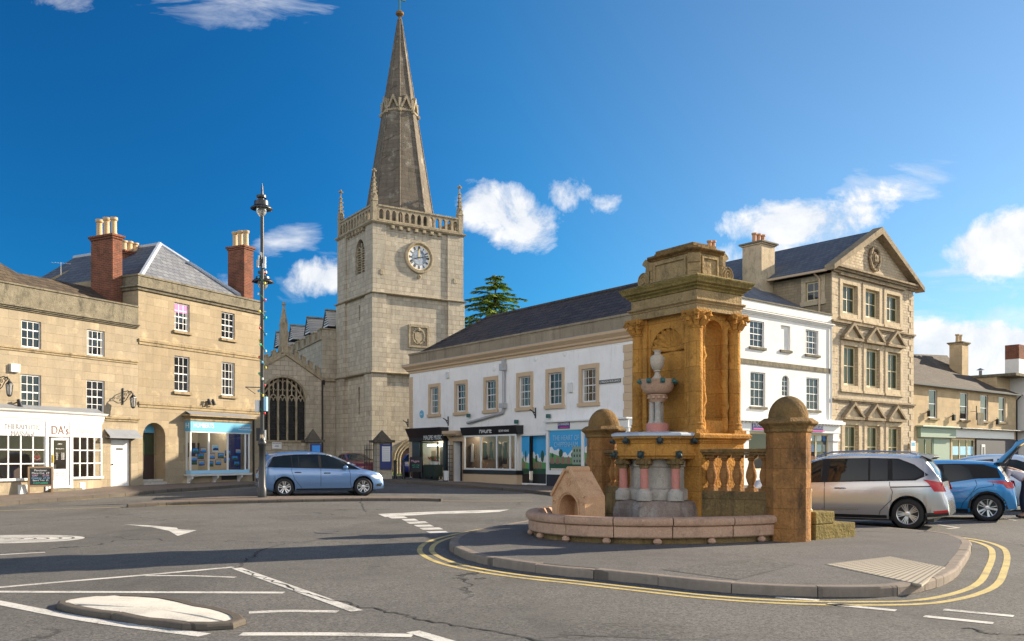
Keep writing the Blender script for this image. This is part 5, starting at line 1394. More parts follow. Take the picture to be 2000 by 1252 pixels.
# belfry louvres and slits
q = MB(LM); q.poly(((bel[0], RC+.35, bel[2]), (bel[1], RC+.35, bel[2]), (bel[1], RC+.35, bel[3]), (bel[0], RC+.35, bel[3])))
for s_ in (slit, slit2): q.poly(((s_[0], RC+.3, s_[2]), (s_[1], RC+.3, s_[2]), (s_[1], RC+.3, s_[3]), (s_[0], RC+.3, s_[3])))
bo = q.build('opening', M['ink'], R)
q = MB(LM); bm_ = (bel[0]+bel[1])/2
q.box(bm_-.06, bm_+.06, RC+.1, RC+.25, bel[2], bel[3]-.25)
for k in range(9):
    z = bel[2]+.2+k*(zs-bel[2])/8.5
    q.prism([(bel[0]+.05, z), (bm_-.08, z), (bm_-.08, z+.07), (bel[0]+.05, z+.07)], RC+.14, RC+.3); q.prism([(bm_+.08, z), (bel[1]-.05, z), (bel[1]-.05, z+.07), (bm_+.08, z+.07)], RC+.14, RC+.3)
for s_ in (-1, 1):
    c = (bel[0]+bm_)/2 if s_ < 0 else (bel[1]+bm_)/2; w_ = (bel[1]-bel[0])/4-.02
    q.tube([(c-w_, RC+.15, zs-.1), (c-w_*.7, RC+.15, zs+.25), (c, RC+.15, zs+.45), (c+w_*.7, RC+.15, zs+.25), (c+w_, RC+.15, zs-.1)], .05, 6)
q.build('belfry_tracery', M['church_trim'], R)
# pierced parapet
def parapet(mat, L, n, lo):
    q = MB(mat); a, b = .42, L-.42; w_ = (b-a)/n; hs = []
    z0, z1 = zc_+.12, ztop
    for k in range(n): hs.append((a+w_*k+.085, a+w_*(k+1)-.085, z0+.12, z1-.16))
    for y in (.04, .22):
        q.wall(a, b, z0, z1, hs, y=y, rev=.18 if y < .1 else 0.0)
        for h in hs: q.arch(h[0], h[1], h[3]-.2, h[3], y=y, rev=.18 if y < .1 else .001, pointed=True, seg=8)
    q.box(a, b, -.02, .28, z1+.003, z1+.12); q.box(a, b, -.01, .27, z0-.003, z0+.09)
    return q.build('parapet', M['church_trim'], R)
parapet(None, TW, 13, 0); parapet(LM, TD, 11, 0)
parapet(Matrix.Translation((TW, TD, 0)) @ Matrix.Rotation(PI, 4, 'Z'), TW, 13, 0); parapet(Matrix.Translation((TW, 0, 0)) @ Matrix.Rotation(PI/2, 4, 'Z'), TD, 11, 0)
zp = FH.z(734, 328)
for x, y in ((.2, .2), (TW-.2, .2), (.2, TD-.2), (TW-.2, TD-.2)):
    q = MB(); q.box(x-.19, x+.19, y-.19, y+.19, zc_+.1, ztop+.35)
    q.lathe([(.31, ztop+.35), (.27, ztop+.5)], x, y, 4, PI/4, PI/4+2*PI)
    for an in range(4):
        dx, dy = cos(an*PI/2), sin(an*PI/2)
        q.M = Matrix.Translation((x, y, 0)) @ Matrix.Rotation(an*PI/2, 4, 'Z'); q.prism([(-.16, ztop+.4), (.16, ztop+.4), (0, ztop+.9)], -.21, -.13); q.M = None
    q.lathe([(.21, ztop+.5), (.04, zp-.25), (.05, zp-.1)], x, y, 4, PI/4, PI/4+2*PI)
    for k in range(5):
        z = ztop+.75+k*.3; r = .19*(1-(z-ztop-.5)/(zp-ztop-.6))+.04
        for an in range(4): q.ball((x+r*1.1*cos(an*PI/2), y+r*1.1*sin(an*PI/2), z), .06, 6)
    q.box(x-.18, x+.18, y-.04, y+.04, zp-.18, zp-.08); q.box(x-.04, x+.04, y-.18, y+.18, zp-.19, zp-.07); q.ball((x, y, zp-.02), .08, 6)
    q.build('pinnacle', M['church_trim'], R)
# spire
cx, cy = TW/2, TD/2; cw = FH.w(cx, cy); zt = EYE+(CY-30)/FX*cw.y
a0 = math.atan2(-cw.y, -cw.x)-FH.rot
zb0, zbn = zc_+.1, EYE+(CY-216)/FX*cw.y
def sr(z): return 2.72*(1-(z-zb0)/(zt+.5-zb0))
q = MB(); q.lathe([(sr(zb0), zb0), (sr(zbn), zbn), (sr(zt), zt)], cx, cy, 8, a0, a0+2*PI)
sp_ = q.build('spire', M['spire'], R)
q = MB()
for k in range(8):
    an = a0+k*PI/4; q.tube([(cx+sr(zb0)*cos(an), cy+sr(zb0)*sin(an), zb0), (cx+sr(zt-.3)*cos(an), cy+sr(zt-.3)*sin(an), zt-.3)], [.07, .045], 6)
q.build('arris_roll', M['spire'], sp_)
q = MB(); r = sr(zbn); ca8 = cos(PI/8)
q.lathe([(r, zbn-.5), (r+.14, zbn-.42), (r+.16, zbn-.3), (r*.99, zbn-.2)], cx, cy, 8, a0, a0+2*PI, cap=False)
for k in range(8):
    an = a0+PI/8+k*PI/4; rr = r*ca8
    q.M = Matrix.Translation((cx, cy, 0)) @ Matrix.Rotation(an+PI/2, 4, 'Z')
    w_ = r*sin(PI/8)
    q.prism([(-w_, zbn-.22), (-w_+.16, zbn-.22), (0, zbn+.45), (0, zbn+.8)], -rr-.17, -rr+.15); q.prism([(w_, zbn-.22), (w_-.16, zbn-.22), (0, zbn+.45), (0, zbn+.8)], -rr-.17, -rr+.15)
    q.M = None
    an = a0+k*PI/4; q.ball((cx+(r+.16)*cos(an), cy+(r+.16)*sin(an), zbn-.48), .17, 6); q.box(cx+(r+.05)*cos(an)-.1, cx+(r+.05)*cos(an)+.1, cy+(r+.05)*sin(an)-.1, cy+(r+.05)*sin(an)+.1, zbn-.3, zbn+.45)
q.build('spire_band', M['church_trim'], sp_)
q = MB(); q.lathe([(.12, zt-.1), (.30, zt+.05), (.30, zt+.2), (.14, zt+.32), (.02, zt+.34)], cx, cy, 10); q.build('finial', M['iron_cap'], sp_, smooth=True)
q = MB(); q.box(cx-.05, cx+.05, cy-.05, cy+.05, zt+.3, zt+2.2); q.box(cx-.45, cx+.45, cy-.04, cy+.04, zt+1.15, zt+1.25); q.ball((cx, cy, zt+2.2), .1, 6); q.build('cross', M['verdigris'], sp_)
# clock
M['pale_blue_dial'] = plain('pale_blue_dial', (.50, .58, .68), .5, .05, 3)
uc = FH.u(818, RC); zk = FH.z(818, 503.5, RC)
KM = Matrix.Translation((uc, RC, zk)) @ Matrix.Rotation(PI/2, 4, 'X')
q = MB(KM); q.lathe([(1.13, -.01), (1.15, .07), (1.10, .15), (1.0, .16), (.96, .10), (.92, .12), (.87, .06), (.87, .02)], 0, 0, 40, cap=False)
ck = q.build('clock', M['church_trim'], R, smooth=True)
q = MB(KM); q.lathe([(.875, .03), (.01, .031)], 0, 0, 40); q.build('dial', M['paper'], ck)
q = MB(KM); q.lathe([(.875, .035), (.875, .055), (.845, .055), (.845, .035)], 0, 0, 40, cap=False); q.build('gilt_ring', M['gold'], ck)
q = MB(KM); q.lathe([(.52, .0335), (.01, .0335)], 0, 0, 32); q.build('dial_centre', M['pale_blue_dial'], ck)
q = MB(KM); q.lathe([(.545, .034), (.545, .038), (.525, .038), (.525, .034)], 0, 0, 40, cap=False)
ROM = ['XII', 'I', 'II', 'III', 'IV', 'V', 'VI', 'VII', 'VIII', 'IX', 'X', 'XI']
for k, s_ in enumerate(ROM):
    an = PI/2-k*PI/6; W_ = {'I': .045, 'V': .10, 'X': .10}; tot = sum(W_[c] for c in s_); x = -tot/2
    q.M = KM @ Matrix.Rotation(an-PI/2, 4, 'Z')
    for c in s_:
        w_ = W_[c]; cxm = x+w_/2; x += w_
        if c == 'I': q.bar((cxm, .57, .038), (cxm, .80, .038), .046, .006)
        elif c == 'X': q.bar((cxm-.035, .57, .038), (cxm+.035, .80, .038), .046, .006); q.bar((cxm+.035, .57, .041), (cxm-.035, .80, .041), .02, .006)
        else: q.bar((cxm, .57, .038), (cxm-.035, .80, .038), .046, .006); q.bar((cxm, .57, .041), (cxm+.035, .80, .041), .02, .006)
q.build('numerals', M['ink'], ck)
q = MB(KM); q.bar((0, -.1, .06), (.02, .62, .06), .06, .01); q.build('hour_hand', M['gold'], ck)
q = MB(KM); q.bar((-.40, -.10, .075), (0, 0, .075), .05, .01); q.bar((0, 0, .075), (.72, .18, .075), .055, .01); q.ball((0, 0, .075), .06, 8, .02); q.build('minute_hand', M['dark_bronze'], ck)
q = MB(Matrix.Translation((uc, RC, FH.z(818, 541, RC))) @ Matrix.Rotation(PI/2, 4, 'X')); q.lathe([(.16, 0), (.17, .06), (.11, .09), (.1, .03)], 0, 0, 12); q.build('boss', M['church_trim'], R, smooth=True)
for px, py in ((746, 531), (888.5, 549)):
    u, z = FH.u(px), FH.z(px, py); q = MB(); q.box(u-.14, u+.14, -.04, .02, z-.2, z+.18); q.build('carved_block', M['church_trim'], R, bevel=.03)
# carved arms panel
a0_, a1_, b0_, b1_ = FH.u(799, RC), FH.u(834.5, RC), FH.z(817, 677, RC), FH.z(817, 638, RC)
q = MB(); q.box(a0_, a1_, RC-.01, RC+.02, b0_, b1_)
for (p0, p1, s0, s1) in ((a0_-.08, a0_+.06, b0_-.08, b1_+.08), (a1_-.06, a1_+.08, b0_-.08, b1_+.08), (a0_+.061, a1_-.061, b1_-.06, b1_+.12), (a0_+.061, a1_-.061, b0_-.08, b0_+.06)): q.box(p0, p1, RC-.12, RC+.03, s0, s1)
cx_, cz2 = (a0_+a1_)/2, (b0_+b1_)/2
q.prism([(cx_-.3, cz2+.3), (cx_+.3, cz2+.3), (cx_+.3, cz2-.15), (cx_, cz2-.5), (cx_-.3, cz2-.15)], RC-.08, RC)
rnd = random.Random(5)
for k in range(24): an = 2*PI*k/24; q.ball((cx_+.46*cos(an), RC-.03, cz2+.52*sin(an)), .08+.04*rnd.random(), 6)
q.ball((cx_, RC-.04, cz2+.5), .16, 8)
q.build('carved_arms', M['church_trim'], R)
# doorway arch low on the tower
u0, u1 = FH.u(789, RC), FH.u(803, RC); zd1 = FH.z(797, 858, RC); zd0 = -.2
um = FH.u(806, RC)
q = MB()
for e, dpt in ((.0, .04), (.22, .12), (.42, .2)):
    pts = [(um-1.5+e, RC-dpt*.0-.05, zd0)]
    for k in range(11): an = PI-PI*k/10; pts.append((um+(1.5-e)*cos(an), RC-.06, zd1-1.45+(1.45-e)*sin(an)))
    pts.append((um+1.5-e, RC-.05, zd0)); q.tube(pts, .10, 6)
q.build('door_arch', M['church_trim'], R)
q = MB(); q.prism([(um-1.0, zd0), (um+1.0, zd0)]+[(um+1.0*cos(PI*k/10), zd1-1.45+1.0*sin(PI*k/10)) for k in range(11)], RC-.02, RC-.01); q.build('church_door', M['brown_wood'], R)
# ---- west gable with the traceried window
yg = 6.0
g0, g1 = FH.u(487, yg), FH.u(628, yg); ga = FH.u(557, yg)
zap = FH.z(558, 690, yg); zev = FH.z(622, 740, yg)
wi = (FH.u(508, yg), FH.u(597.5, yg), FH.z(560, 860, yg), FH.z(556, 738, yg))
g0 = 2*ga-g1
m = MB(); m.wall(g0, g1, -.3, zev, [(wi[0], wi[1], wi[2], min(wi[3], zev-.003), .35)], y=yg)
zs = wi[2]+(wi[3]-wi[2])*.66
# (the arch head rises above the eaves line, so the gable is built as a fan round it)
hd = min(wi[3], zev-.003); n = 24; wc = (wi[0]+wi[1])/2
def four(t): x = wi[0]+(wi[1]-wi[0])*t; qq = abs(2*t-1); return x, zs+(hd-zs)*(1-qq**2.2)**.62
pts = [four(k/n) for k in range(n+1)]
for (x0, q0), (x1, q1) in zip(pts, pts[1:]):
    m.poly(((x0, yg, q0), (x1, yg, q1), (x1, yg, hd), (x0, yg, hd))); m.poly(((x0, yg, q0), (x0, yg+.35, q0), (x1, yg+.35, q1), (x1, yg, q1)))
m.poly(((g0, yg, zev), (g1, yg, zev), (ga, yg, zap)))
m.poly(((g1, yg, -.3), (g1, 14, -.3), (g1, 14, zev), (g1, yg, zev)))
m.build('gable_wall', M['church'], R)
q = MB()
for k in range(n):
    (x0, q0), (x1, q1) = pts[k], pts[k+1]; q.bar((x0, yg-.07, q0+.09), (x1, yg-.07, q1+.09), .16, .14)
q.build('window_hood', M['church_trim'], R)
MB().box(wi[0]-.1, wi[1]+.1, yg-.12, yg+.34, wi[2]-.14, wi[2]-.003).build('window_sill', M['church_trim'], R)
MB().poly(((wi[0], yg+.3, wi[2]), (wi[1], yg+.3, wi[2]), (wi[1], yg+.3, hd), (wi[0], yg+.3, hd))).build('glazing', M['glass_church'], R)
q = MB(); lw = (wi[1]-wi[0])/5; yt = yg+.18
def topz(x): return four(min(1, max(0, (x-wi[0])/(wi[1]-wi[0]))))[1]
for k in range(1, 5): x = wi[0]+lw*k; q.box(x-.06, x+.06, yt-.07, yt+.07, wi[2], topz(x))
zh = zs-.15
def arcpts(a, b, z, h): return [(a+(b-a)*t, yt, z+h*(1-abs(2*t-1)**2)**.8) for t in [i/8 for i in range(9)]]
for k in range(5): a = wi[0]+lw*k; q.tube(arcpts(a, a+lw, zh, .45), .05, 6); q.tube(arcpts(a+lw*.1, a+lw*.5, zh+.02, .25), .035, 5); q.tube(arcpts(a+lw*.5, a+lw*.9, zh+.02, .25), .035, 5)
for k in range(10):
    x = wi[0]+lw*(k+.5)/1 if k < 5 else None
    if x: q.box(x-.04, x+.04, yt-.04, yt+.04, zh+.42, topz(x))
for k in range(10):
    a = wi[0]+lw*k/2; b = a+lw/2; zz = min(topz(a), topz(b))-.35
    if zz > zh+.75: q.tube(arcpts(a, b, zz-.1, .28), .035, 5); q.tube([(a, yt, zh+.95), ((a+b)/2, yt, zh+.75), (b, yt, zh+.95)], .03, 5)
q.tube([(wi[0], yt, zs-.1), (wi[0]+lw, yt, zh+1.0), (wi[0]+2*lw, yt, hd-.15)], .06, 6); q.tube([(wi[1], yt, zs-.1), (wi[1]-lw, yt, zh+1.0), (wi[1]-2*lw, yt, hd-.15)], .06, 6)
q.build('tracery', M['church_trim'], R)
q = MB()
for j in range(1, 9): z = wi[2]+j*.42; q.box(wi[0], wi[1], yg+.27, yg+.29, z-.012, z+.012) if z < zs else None
q.build('glazing_bars', M['iron'], R)
# gable coping and stepped battlements
q = MB()
for s_ in (-1, 1):
    e = (g0 if s_ < 0 else g1); sl = (zap-zev)/abs(ga-e)
    q.prism([(e, zev-.12), (e, zev+.10), (ga, zap+.10), (ga, zap-.12)], yg-.16, yg+.2)
    for k in range(5):
        t0 = .04+.2*k; t1 = t0+.115
        x0, x1 = e+(ga-e)*t0, e+(ga-e)*t1; z0, z1 = zev+(zap-zev)*t0, zev+(zap-zev)*t1
        hh = .62; q.prism([(x0, z0+.1), (x1, z1+.1), (x1, z1+hh), (x0, z0+hh)], yg-.05, yg+.22)
        q.prism([(x0, z0+hh+.003), (x1, z1+hh+.003), (x1, z1+hh+.1), (x0, z0+hh+.1)], yg-.1, yg+.27)
    q.prism([(e, zev+.1), (ga, zap+.1), (ga, zap+.32), (e, zev+.32)], yg-.02, yg+.2)
q.build('gable_battlement', M['church_trim'], R)
zpn = FH.z(554, 589, yg); up_ = FH.u(554.5, yg)
q = MB(); q.box(up_-.24, up_+.24, yg-.2, yg+.28, zap, zap+2.0); q.lathe([(.36, zap+2.0), (.36, zap+2.12), (.26, zap+2.2)], up_, yg+.04, 4, PI/4, PI/4+2*PI); q.lathe([(.3, zap+2.1), (.07, zpn-.3), (.15, zpn-.2), (.05, zpn)], up_, yg+.04, 8)
for k in range(4): q.ball((up_+.2*cos(k*PI/2), yg+.04+.2*sin(k*PI/2), zap+2.35), .09, 6)
q.build('gable_pinnacle', M['church_trim'], R)
# aisle block beside the tower and the nave wall running back
n0, n1 = FH.u(629, 6.42), .3; w0 = FH.w(n0, 6.42); FN = Front((w0.x, w0.y), (.896, .443), None, '', ''); NM = Matrix.Translation((n0, 6.42, 0)) @ Matrix.Rotation(FN.rot-FH.rot, 4, 'Z'); zn = FH.z(650, 643, 6.4)-.72
m = MB(); m.wall(n0, n1, -.3, zn+.66, y=6.42); m.poly(((n0, 6.42, zn+.66), (n1, 6.42, zn+.66), (n1, 6.9, zn+.66), (n0, 6.9, zn+.66)))
m.M = NM; m.poly(((0, 0, -.3), (0, 24, -.3), (0, 24, zn), (0, 0, zn))); m.poly(((0, 0, zn-.02), (0, 24, zn-.02), (6, 24, zn-.02), (6, .3, zn-.02))); m.M = None
m.build('nave_wall', M['church'], R)
q = MB(); q.box(n0-.1, n1, 6.34, 6.95, zn+.663, zn+.76); q.box(g1+.003, n1, 6.25, 6.5, zev-.1, zev+.1)
q.M = NM
for k in range(11):
    y = .1+k*1.9; q.box(-.06, .25, y, y+1.05, zn+.003, zn+.62); q.box(-.11, .3, y-.05, y+1.1, zn+.623, zn+.72)
q.box(-.1, -.003, 0, 24, zn-.1, zn+.001)
q.M = None
q.build('nave_battlement', M['church_trim'], R)
q = MB(); q.box(n0+.003-.12, n0+.2, 6.2, 6.5, zn+.003-.9, zn-.26) if False else None
q.tube([(n0-.02, 6.3, zev-.4), (n0-.02, 6.3, .3)], .07, 8); q.box(n0-.16, n0+.12, 6.15, 6.41, zev-.4, zev-.05); q.build('down_pipe', M['black'], R)
zr_ = zn+2.6; xr = n0+4.6
m = MB(NM); m.poly(((.3, .6, zn+.1), (.3, 24, zn+.1), (4.6, 24, zr_), (4.6, 1.2, zr_))); m.poly(((9, 3, zn+.1), (9, 24, zn+.1), (4.6, 24, zr_), (4.6, 3, zr_))); m.build('nave_roof', M['slate_y'], R)
# louvred gablets along the roof
for px, pt, pb in ((637.5, 608, 638), (601, 622, 651), (569, 637, 663), (540.5, 650, 676)):
    u = 1.1; y = FN.yat(px, u); Yw = FN.w(u, y).y; z0 = EYE+(CY-pb)/FX*Yw; z1 = EYE+(CY-pt)/FX*Yw; hw = 1.0
    DM = NM @ Matrix.Translation((u, y, 0)) @ Matrix.Rotation(-PI/2, 4, 'Z')
    q = MB(DM); q.poly(((-hw, 0, z0), (hw, 0, z0), (0, 0, z1))); dz = q.build('dormer', M['white_dull'], R)
    q = MB(DM)
    for k in range(5):
        t0 = .10+k*.15; w_ = hw*(1-t0)-.12
        if w_ > .03: q.box(-w_, w_, -.03, -.008, z0+(z1-z0)*t0, z0+(z1-z0)*(t0+.07))
    q.build('louvre', M['ink'], dz)
    q = MB(DM); q.poly(((-hw-.08, -.1, z0-.1), (0, -.1, z1+.08), (0, 3.6, z1+.08), (-hw-.08, 2.2, z0-.1))); q.poly(((hw+.08, -.1, z0-.1), (0, -.1, z1+.08), (0, 3.6, z1+.08), (hw+.08, 2.2, z0-.1)))
    q.build('dormer_roof', M['slate_y'], dz); q = MB(DM); q.box(-.08, .08, -.12, 3.6, z1+.06, z1+.16); q.build('ridge_tiles', M['coping'], dz)
# small lawn by the tower, churchyard path
q = MB(); A_ = [gpt(x, y) for x, y in ((745, 921), (860, 921))]; L = [Vector((-6.9, 57, 0)), Vector((-1.0, 62, 0)), Vector((-3.0, 66, 0)), Vector((-9, 60, 0))]
q = MB(); n = 8
gr = []
rnd = random.Random(11)
for i in range(700):
    s_, t_ = rnd.random(), rnd.random(); pt = L[0].lerp(L[1], s_).lerp(L[3].lerp(L[2], s_), t_)
    z = gz(pt.x, pt.y); an = rnd.random()*PI; h = .08+.12*rnd.random()
    q.poly(((pt.x-.05*cos(an), pt.y-.05*sin(an), z), (pt.x+.05*cos(an), pt.y+.05*sin(an), z), (pt.x+.03, pt.y, z+h)))
q.poly([(pp.x, pp.y, gz(pp.x, pp.y)+.02) for pp in L])
o = q.build('grass', M['grass']); o['kind'] = 'stuff'; o['label'] = 'bright green churchyard lawn at the foot of the tower'

# ================================================ cedar tree behind the terrace
Yt = 74.0; tx = (968-CX)/FX*Yt; th = EYE+(CY-533)/FX*Yt
T = thing('cedar_tree', 'spreading green cedar rising behind the dark terrace roof', 'tree', (tx, Yt, .4))
q = MB(); q.tube([(0, 0, 0), (.05, 0, 5), (-.05, .05, 10), (0, 0, th-.6)], [.42, .32, .2, .04], 10); q.build('trunk', M['brown_wood'], T)
rnd = random.Random(21); lf = MB(); lm = MB(); br = MB()
z = 5.0
while z < th-.25:
    n_ = 8 if z < th-2 else 6; off = rnd.random()*6
    for b_ in range(n_):
        L_ = (.30+(th-z)*.74)*rnd.uniform(.55, 1.2); L_ = min(L_, 5.6); an = off+b_*2*PI/n_+rnd.uniform(-.35, .35); zz = z+rnd.uniform(-.15, .15)
        rise = rnd.uniform(.0, .16)*L_; pts = []
        for k in range(6):
            s_ = k/5; pts.append(Vector((L_*s_*cos(an), L_*s_*sin(an), zz+rise*s_*1.3-.17*L_*s_*s_)))
        br.tube(pts, [.05*(1-.15*k) for k in range(6)], 5, cap=False)
        side = Vector((-sin(an), cos(an), 0))
        for k in range(int(20+L_*52)):
            s_ = .08+.92*rnd.random()**.8; kk = min(4, int(s_*5)); base = pts[kk].lerp(pts[kk+1], s_*5-kk)
            wd = .20*L_*(1.05-s_)*(.4+s_)+.06; hz = rnd.uniform(-1, 1)
            c = base+side*wd*hz+Vector((0, 0, rnd.uniform(-.07, .05)-.10*abs(hz)))
            a2 = an+hz*.9+rnd.uniform(-.5, .5); sz = rnd.uniform(.09, .20); e1 = Vector((cos(a2), sin(a2), rnd.uniform(-.45, .0)))*sz*1.7; e2 = Vector((-sin(a2), cos(a2), rnd.uniform(-.3, .3)))*sz*.55
            (lm if rnd.random() < .35+.25*s_ else lf).poly([tuple(c-e1*.4), tuple(c+e2), tuple(c+e1), tuple(c-e2)])
    z += .50
br.build('limb', M['brown_wood'], T)
M['needle_a'] = plain('cedar_needles', (.15, .26, .045), .8, .3, 2); M['needle_b'] = plain('cedar_new_growth', (.34, .45, .06), .8, .3, 2)
lf.build('crown', M['needle_a'], T); lm.build('crown', M['needle_b'], T)
# ================================================ drinking fountain
FO = thing('drinking_fountain', 'ochre stone fountain tower with urn, octagonal trough, domed piers and granite basin', 'fountain', (3.38, 16.97, 0), math.atan2(-.817, .577))
R = FO; GZ = .119
# --- pedestal and tower
hw, hd = .87, .62
q = MB(); q.box(-.93, .93, -.60, .62, GZ-.05, 1.80); q.build('pedestal', M['iron_stone'], R, bevel=.015)
RECT = lambda a, b: [(-a, -b), (a, -b), (a, b), (-a, b)]
q = MB(); q.sweep(RECT(.93, .61), [(-.2, 1.80), (.0, 1.80), (.03, 1.84), (.03, 1.87), (.10, 1.90), (.11, 1.96), (.07, 1.99), (-.3, 1.995)], True); q.build('pedestal_cornice', M['iron_stone'], R, bevel=.008)
q = MB(); q.poly([(x, y, 1.985) for x, y in RECT(.8, .5)]); q.build('pedestal_top', M['iron_stone'], R)
def apse(m, cx, r, z0, zs, dep, y=0.0, scal=0, seg=20):
    """half-round niche with a quarter-sphere head, sunk behind the plane y"""
    rows = []
    for z in (z0, zs):
        rows.append([m.p(cx-r*cos(PI*k/seg), y+dep*sin(PI*k/seg), z) for k in range(seg+1)])
    n = 8
    for j in range(1, n+1):
        th = PI/2*j/n*.995; rr = r*cos(th)
        rows.append([m.p(cx-rr*cos(PI*k/seg)*(1-(.05*abs(sin(scal*PI*k/seg)) if scal else 0)), y+dep*sin(PI*k/seg)*cos(th)*(1-(.12*(1-abs(sin(scal*PI*k/seg))) if scal else 0)), zs+r*sin(th)) for k in range(seg+1)])
    for a, b in zip(rows, rows[1:]):
        for k in range(seg): m.face((a[k], a[k+1], b[k+1], b[k]))
    m.face([m.p(cx-r*cos(PI*k/seg), y+dep*sin(PI*k/seg), z0) for k in range(seg+1)])
def niche_wall(m, u0, u1, z0, z1, a, b, h0, hs, y, dep, scal=0):
    r = (b-a)/2
    m.wall(u0, u1, z0, z1, [(a, b, h0, hs+r+.02, .0)], y=y)
    c = (a+b)/2
    for k in range(20):
        x0, x1 = c-r*cos(PI*k/20), c-r*cos(PI*(k+1)/20); q0, q1 = hs+r*sin(PI*k/20), hs+r*sin(PI*(k+1)/20)
        m.poly(((x0, y, q0), (x1, y, q1), (x1, y, hs+r+.02), (x0, y, hs+r+.02)))
    apse(m, c, r, h0, hs, dep, y, scal)
bw, bd = .72, .50; Z0, Z1 = 1.99, 4.26
SM = [None, Matrix.Rotation(PI/2, 4, 'Z'), Matrix.Rotation(PI, 4, 'Z'), Matrix.Rotation(-PI/2, 4, 'Z')]
m = MB()
# fronts: wide arched recess with flat panel below and a scalloped shell above
for M_ in (SM[0], SM[2]):
    m.M = M_
    zs = 3.58; r = .44
    m.wall(-bw, bw, Z0, Z1, [(-.45, .45, Z0, zs+r+.02, .0)], y=-bd)
    for k in range(20):
        x0, x1 = -r*cos(PI*k/20), -r*cos(PI*(k+1)/20); q0, q1 = zs+r*sin(PI*k/20), zs+r*sin(PI*(k+1)/20)
        m.poly(((x0, -bd, q0), (x1, -bd, q1), (x1, -bd, zs+r+.02), (x0, -bd, zs+r+.02)))
    for s_ in (-1, 1): m.poly(((s_*.44, -bd, zs), (s_*.45, -bd, zs), (s_*.45, -bd, zs+r+.02), (s_*.44, -bd, zs+.0)))
    m.poly(((-.45, -bd+.10, Z0), (.45, -bd+.10, Z0), (.45, -bd+.10, zs-.02), (-.45, -bd+.10, zs-.02)))
    for s_ in (-1, 1): m.poly(((s_*.45, -bd, Z0), (s_*.45, -bd+.10, Z0), (s_*.45, -bd+.10, zs-.02), (s_*.45, -bd, zs)))
    m.poly(((-.45, -bd+.19, zs-.02), (.45, -bd+.19, zs-.02), (.45, -bd+.19, zs+r+.02), (-.45, -bd+.19, zs+r+.02)))
    m.poly(((-.45, -bd+.10, zs-.02), (.45, -bd+.10, zs-.02), (.45, -bd+.19, zs-.02), (-.45, -bd+.19, zs-.02)))
    for k in range(20):
        x0, x1 = -r*cos(PI*k/20), -r*cos(PI*(k+1)/20); q0, q1 = zs+r*sin(PI*k/20), zs+r*sin(PI*(k+1)/20)
        m.poly(((x0, -bd, q0), (x0, -bd+.19, q0), (x1, -bd+.19, q1), (x1, -bd, q1)))
for M_ in (SM[1], SM[3]):
    m.M = M_
    niche_wall(m, -bd, bd, Z0, Z1, -.25, .25, 2.24, 3.88, -bw, .30)
m.M = None
m.poly([(x, y, Z1) for x, y in RECT(bw, bd)])
m.build('tower_body', M['iron_stone'], R)
# scallop shells in the arched recesses
for M_ in (SM[0], SM[2]):
    q = MB(M_); r = .40; n = 9; rows = []
    for j in range(9):
        t = j/8; rows.append([])
        for k in range(n*4+1):
            an = PI*k/(n*4); fl = abs(sin(n/2*2*an/1.0)) if False else abs(sin(n*an))
            rr = r*t*(1+.07*fl*t); rows[-1].append(q.p(-rr*cos(an), -bd+.17-.12*t**2-.05*fl*t, 3.60+rr*sin(an)*.98))
    for a, b in zip(rows, rows[1:]):
        for k in range(n*4): q.face((a[k], a[k+1], b[k+1], b[k]))
    q.build('shell_carving', M['iron_stone'], R, smooth='all')
# rough engaged strips either side of the side niches
for M_ in (SM[1], SM[3]):
    q = MB(M_)
    for s_ in (-1, 1):
        pts = []; rnd = random.Random(9+s_)
        for k in range(26):
            z = Z0+.02+(4.1-Z0)*k/25; pts.append((s_*(.31+rnd.uniform(-.018, .018)), -bw+.02+rnd.uniform(-.015, .01), z))
        q.tube(pts, [.075+rnd.uniform(-.012, .012) for _ in pts], 9)
    q.build('weathered_strip', M['iron_stone'], R, smooth='all')
for M_ in SM[::2]:
    q = MB(M_)
    for s_ in (-1, 1): q.box(s_*.57-.06, s_*.57+.06, -bd-.05, -bd+.02, Z0, Z1)
    q.build('pilaster', M['iron_stone'], R, bevel=.01)
# corner columns with leafy capitals
def column_part():
    c = MB(); z0 = 1.99
    c.box(-.165, .165, -.165, .165, z0, z0+.07)
    c.lathe([(.165, z0+.07), (.165, z0+.10), (.15, z0+.12), (.14, z0+.15), (.15, z0+.17), (.15, z0+.19), (.128, z0+.21), (.128, z0+.9), (.131, z0+.91), (.131, z0+1.0), (.128, z0+1.01), (.118, 3.92), (.135, 3.94), (.135, 3.96), (.12, 3.98)], 0, 0, 20)
    s = c.build('column', M['iron_stone'], R, smooth=True)
    k_ = MB(); k_.lathe([(.12, 3.98), (.13, 4.05), (.155, 4.14), (.20, 4.21), (.20, 4.225)], 0, 0, 16)
    for j in range(8):
        an = 2*PI*j/8; k_.tube([(.12*cos(an), .12*sin(an), 3.98), (.17*cos(an), .17*sin(an), 4.06), (.215*cos(an), .215*sin(an), 4.10), (.225*cos(an), .225*sin(an), 4.055)], [.05, .05, .045, .03], 6)
    for j in range(4):
        an = PI/4+j*PI/2; k_.tube([(.13*cos(an), .13*sin(an), 4.08), (.20*cos(an), .20*sin(an), 4.16), (.265*cos(an), .265*sin(an), 4.20), (.285*cos(an), .285*sin(an), 4.145), (.245*cos(an), .245*sin(an), 4.12)], [.05, .05, .05, .04, .03], 6)
    k_.box(-.19, .19, -.19, .19, 4.21, 4.255)
    k_.build('capital', M['iron_stone'], s, smooth=True)
    return s
pc = column_part(); pc.location = (-.76, -.52, 0)
for x, y in ((.76, -.52), (.76, .52), (-.76, .52)):
    c = copy_tree(pc, R); c.location = (x, y, 0)
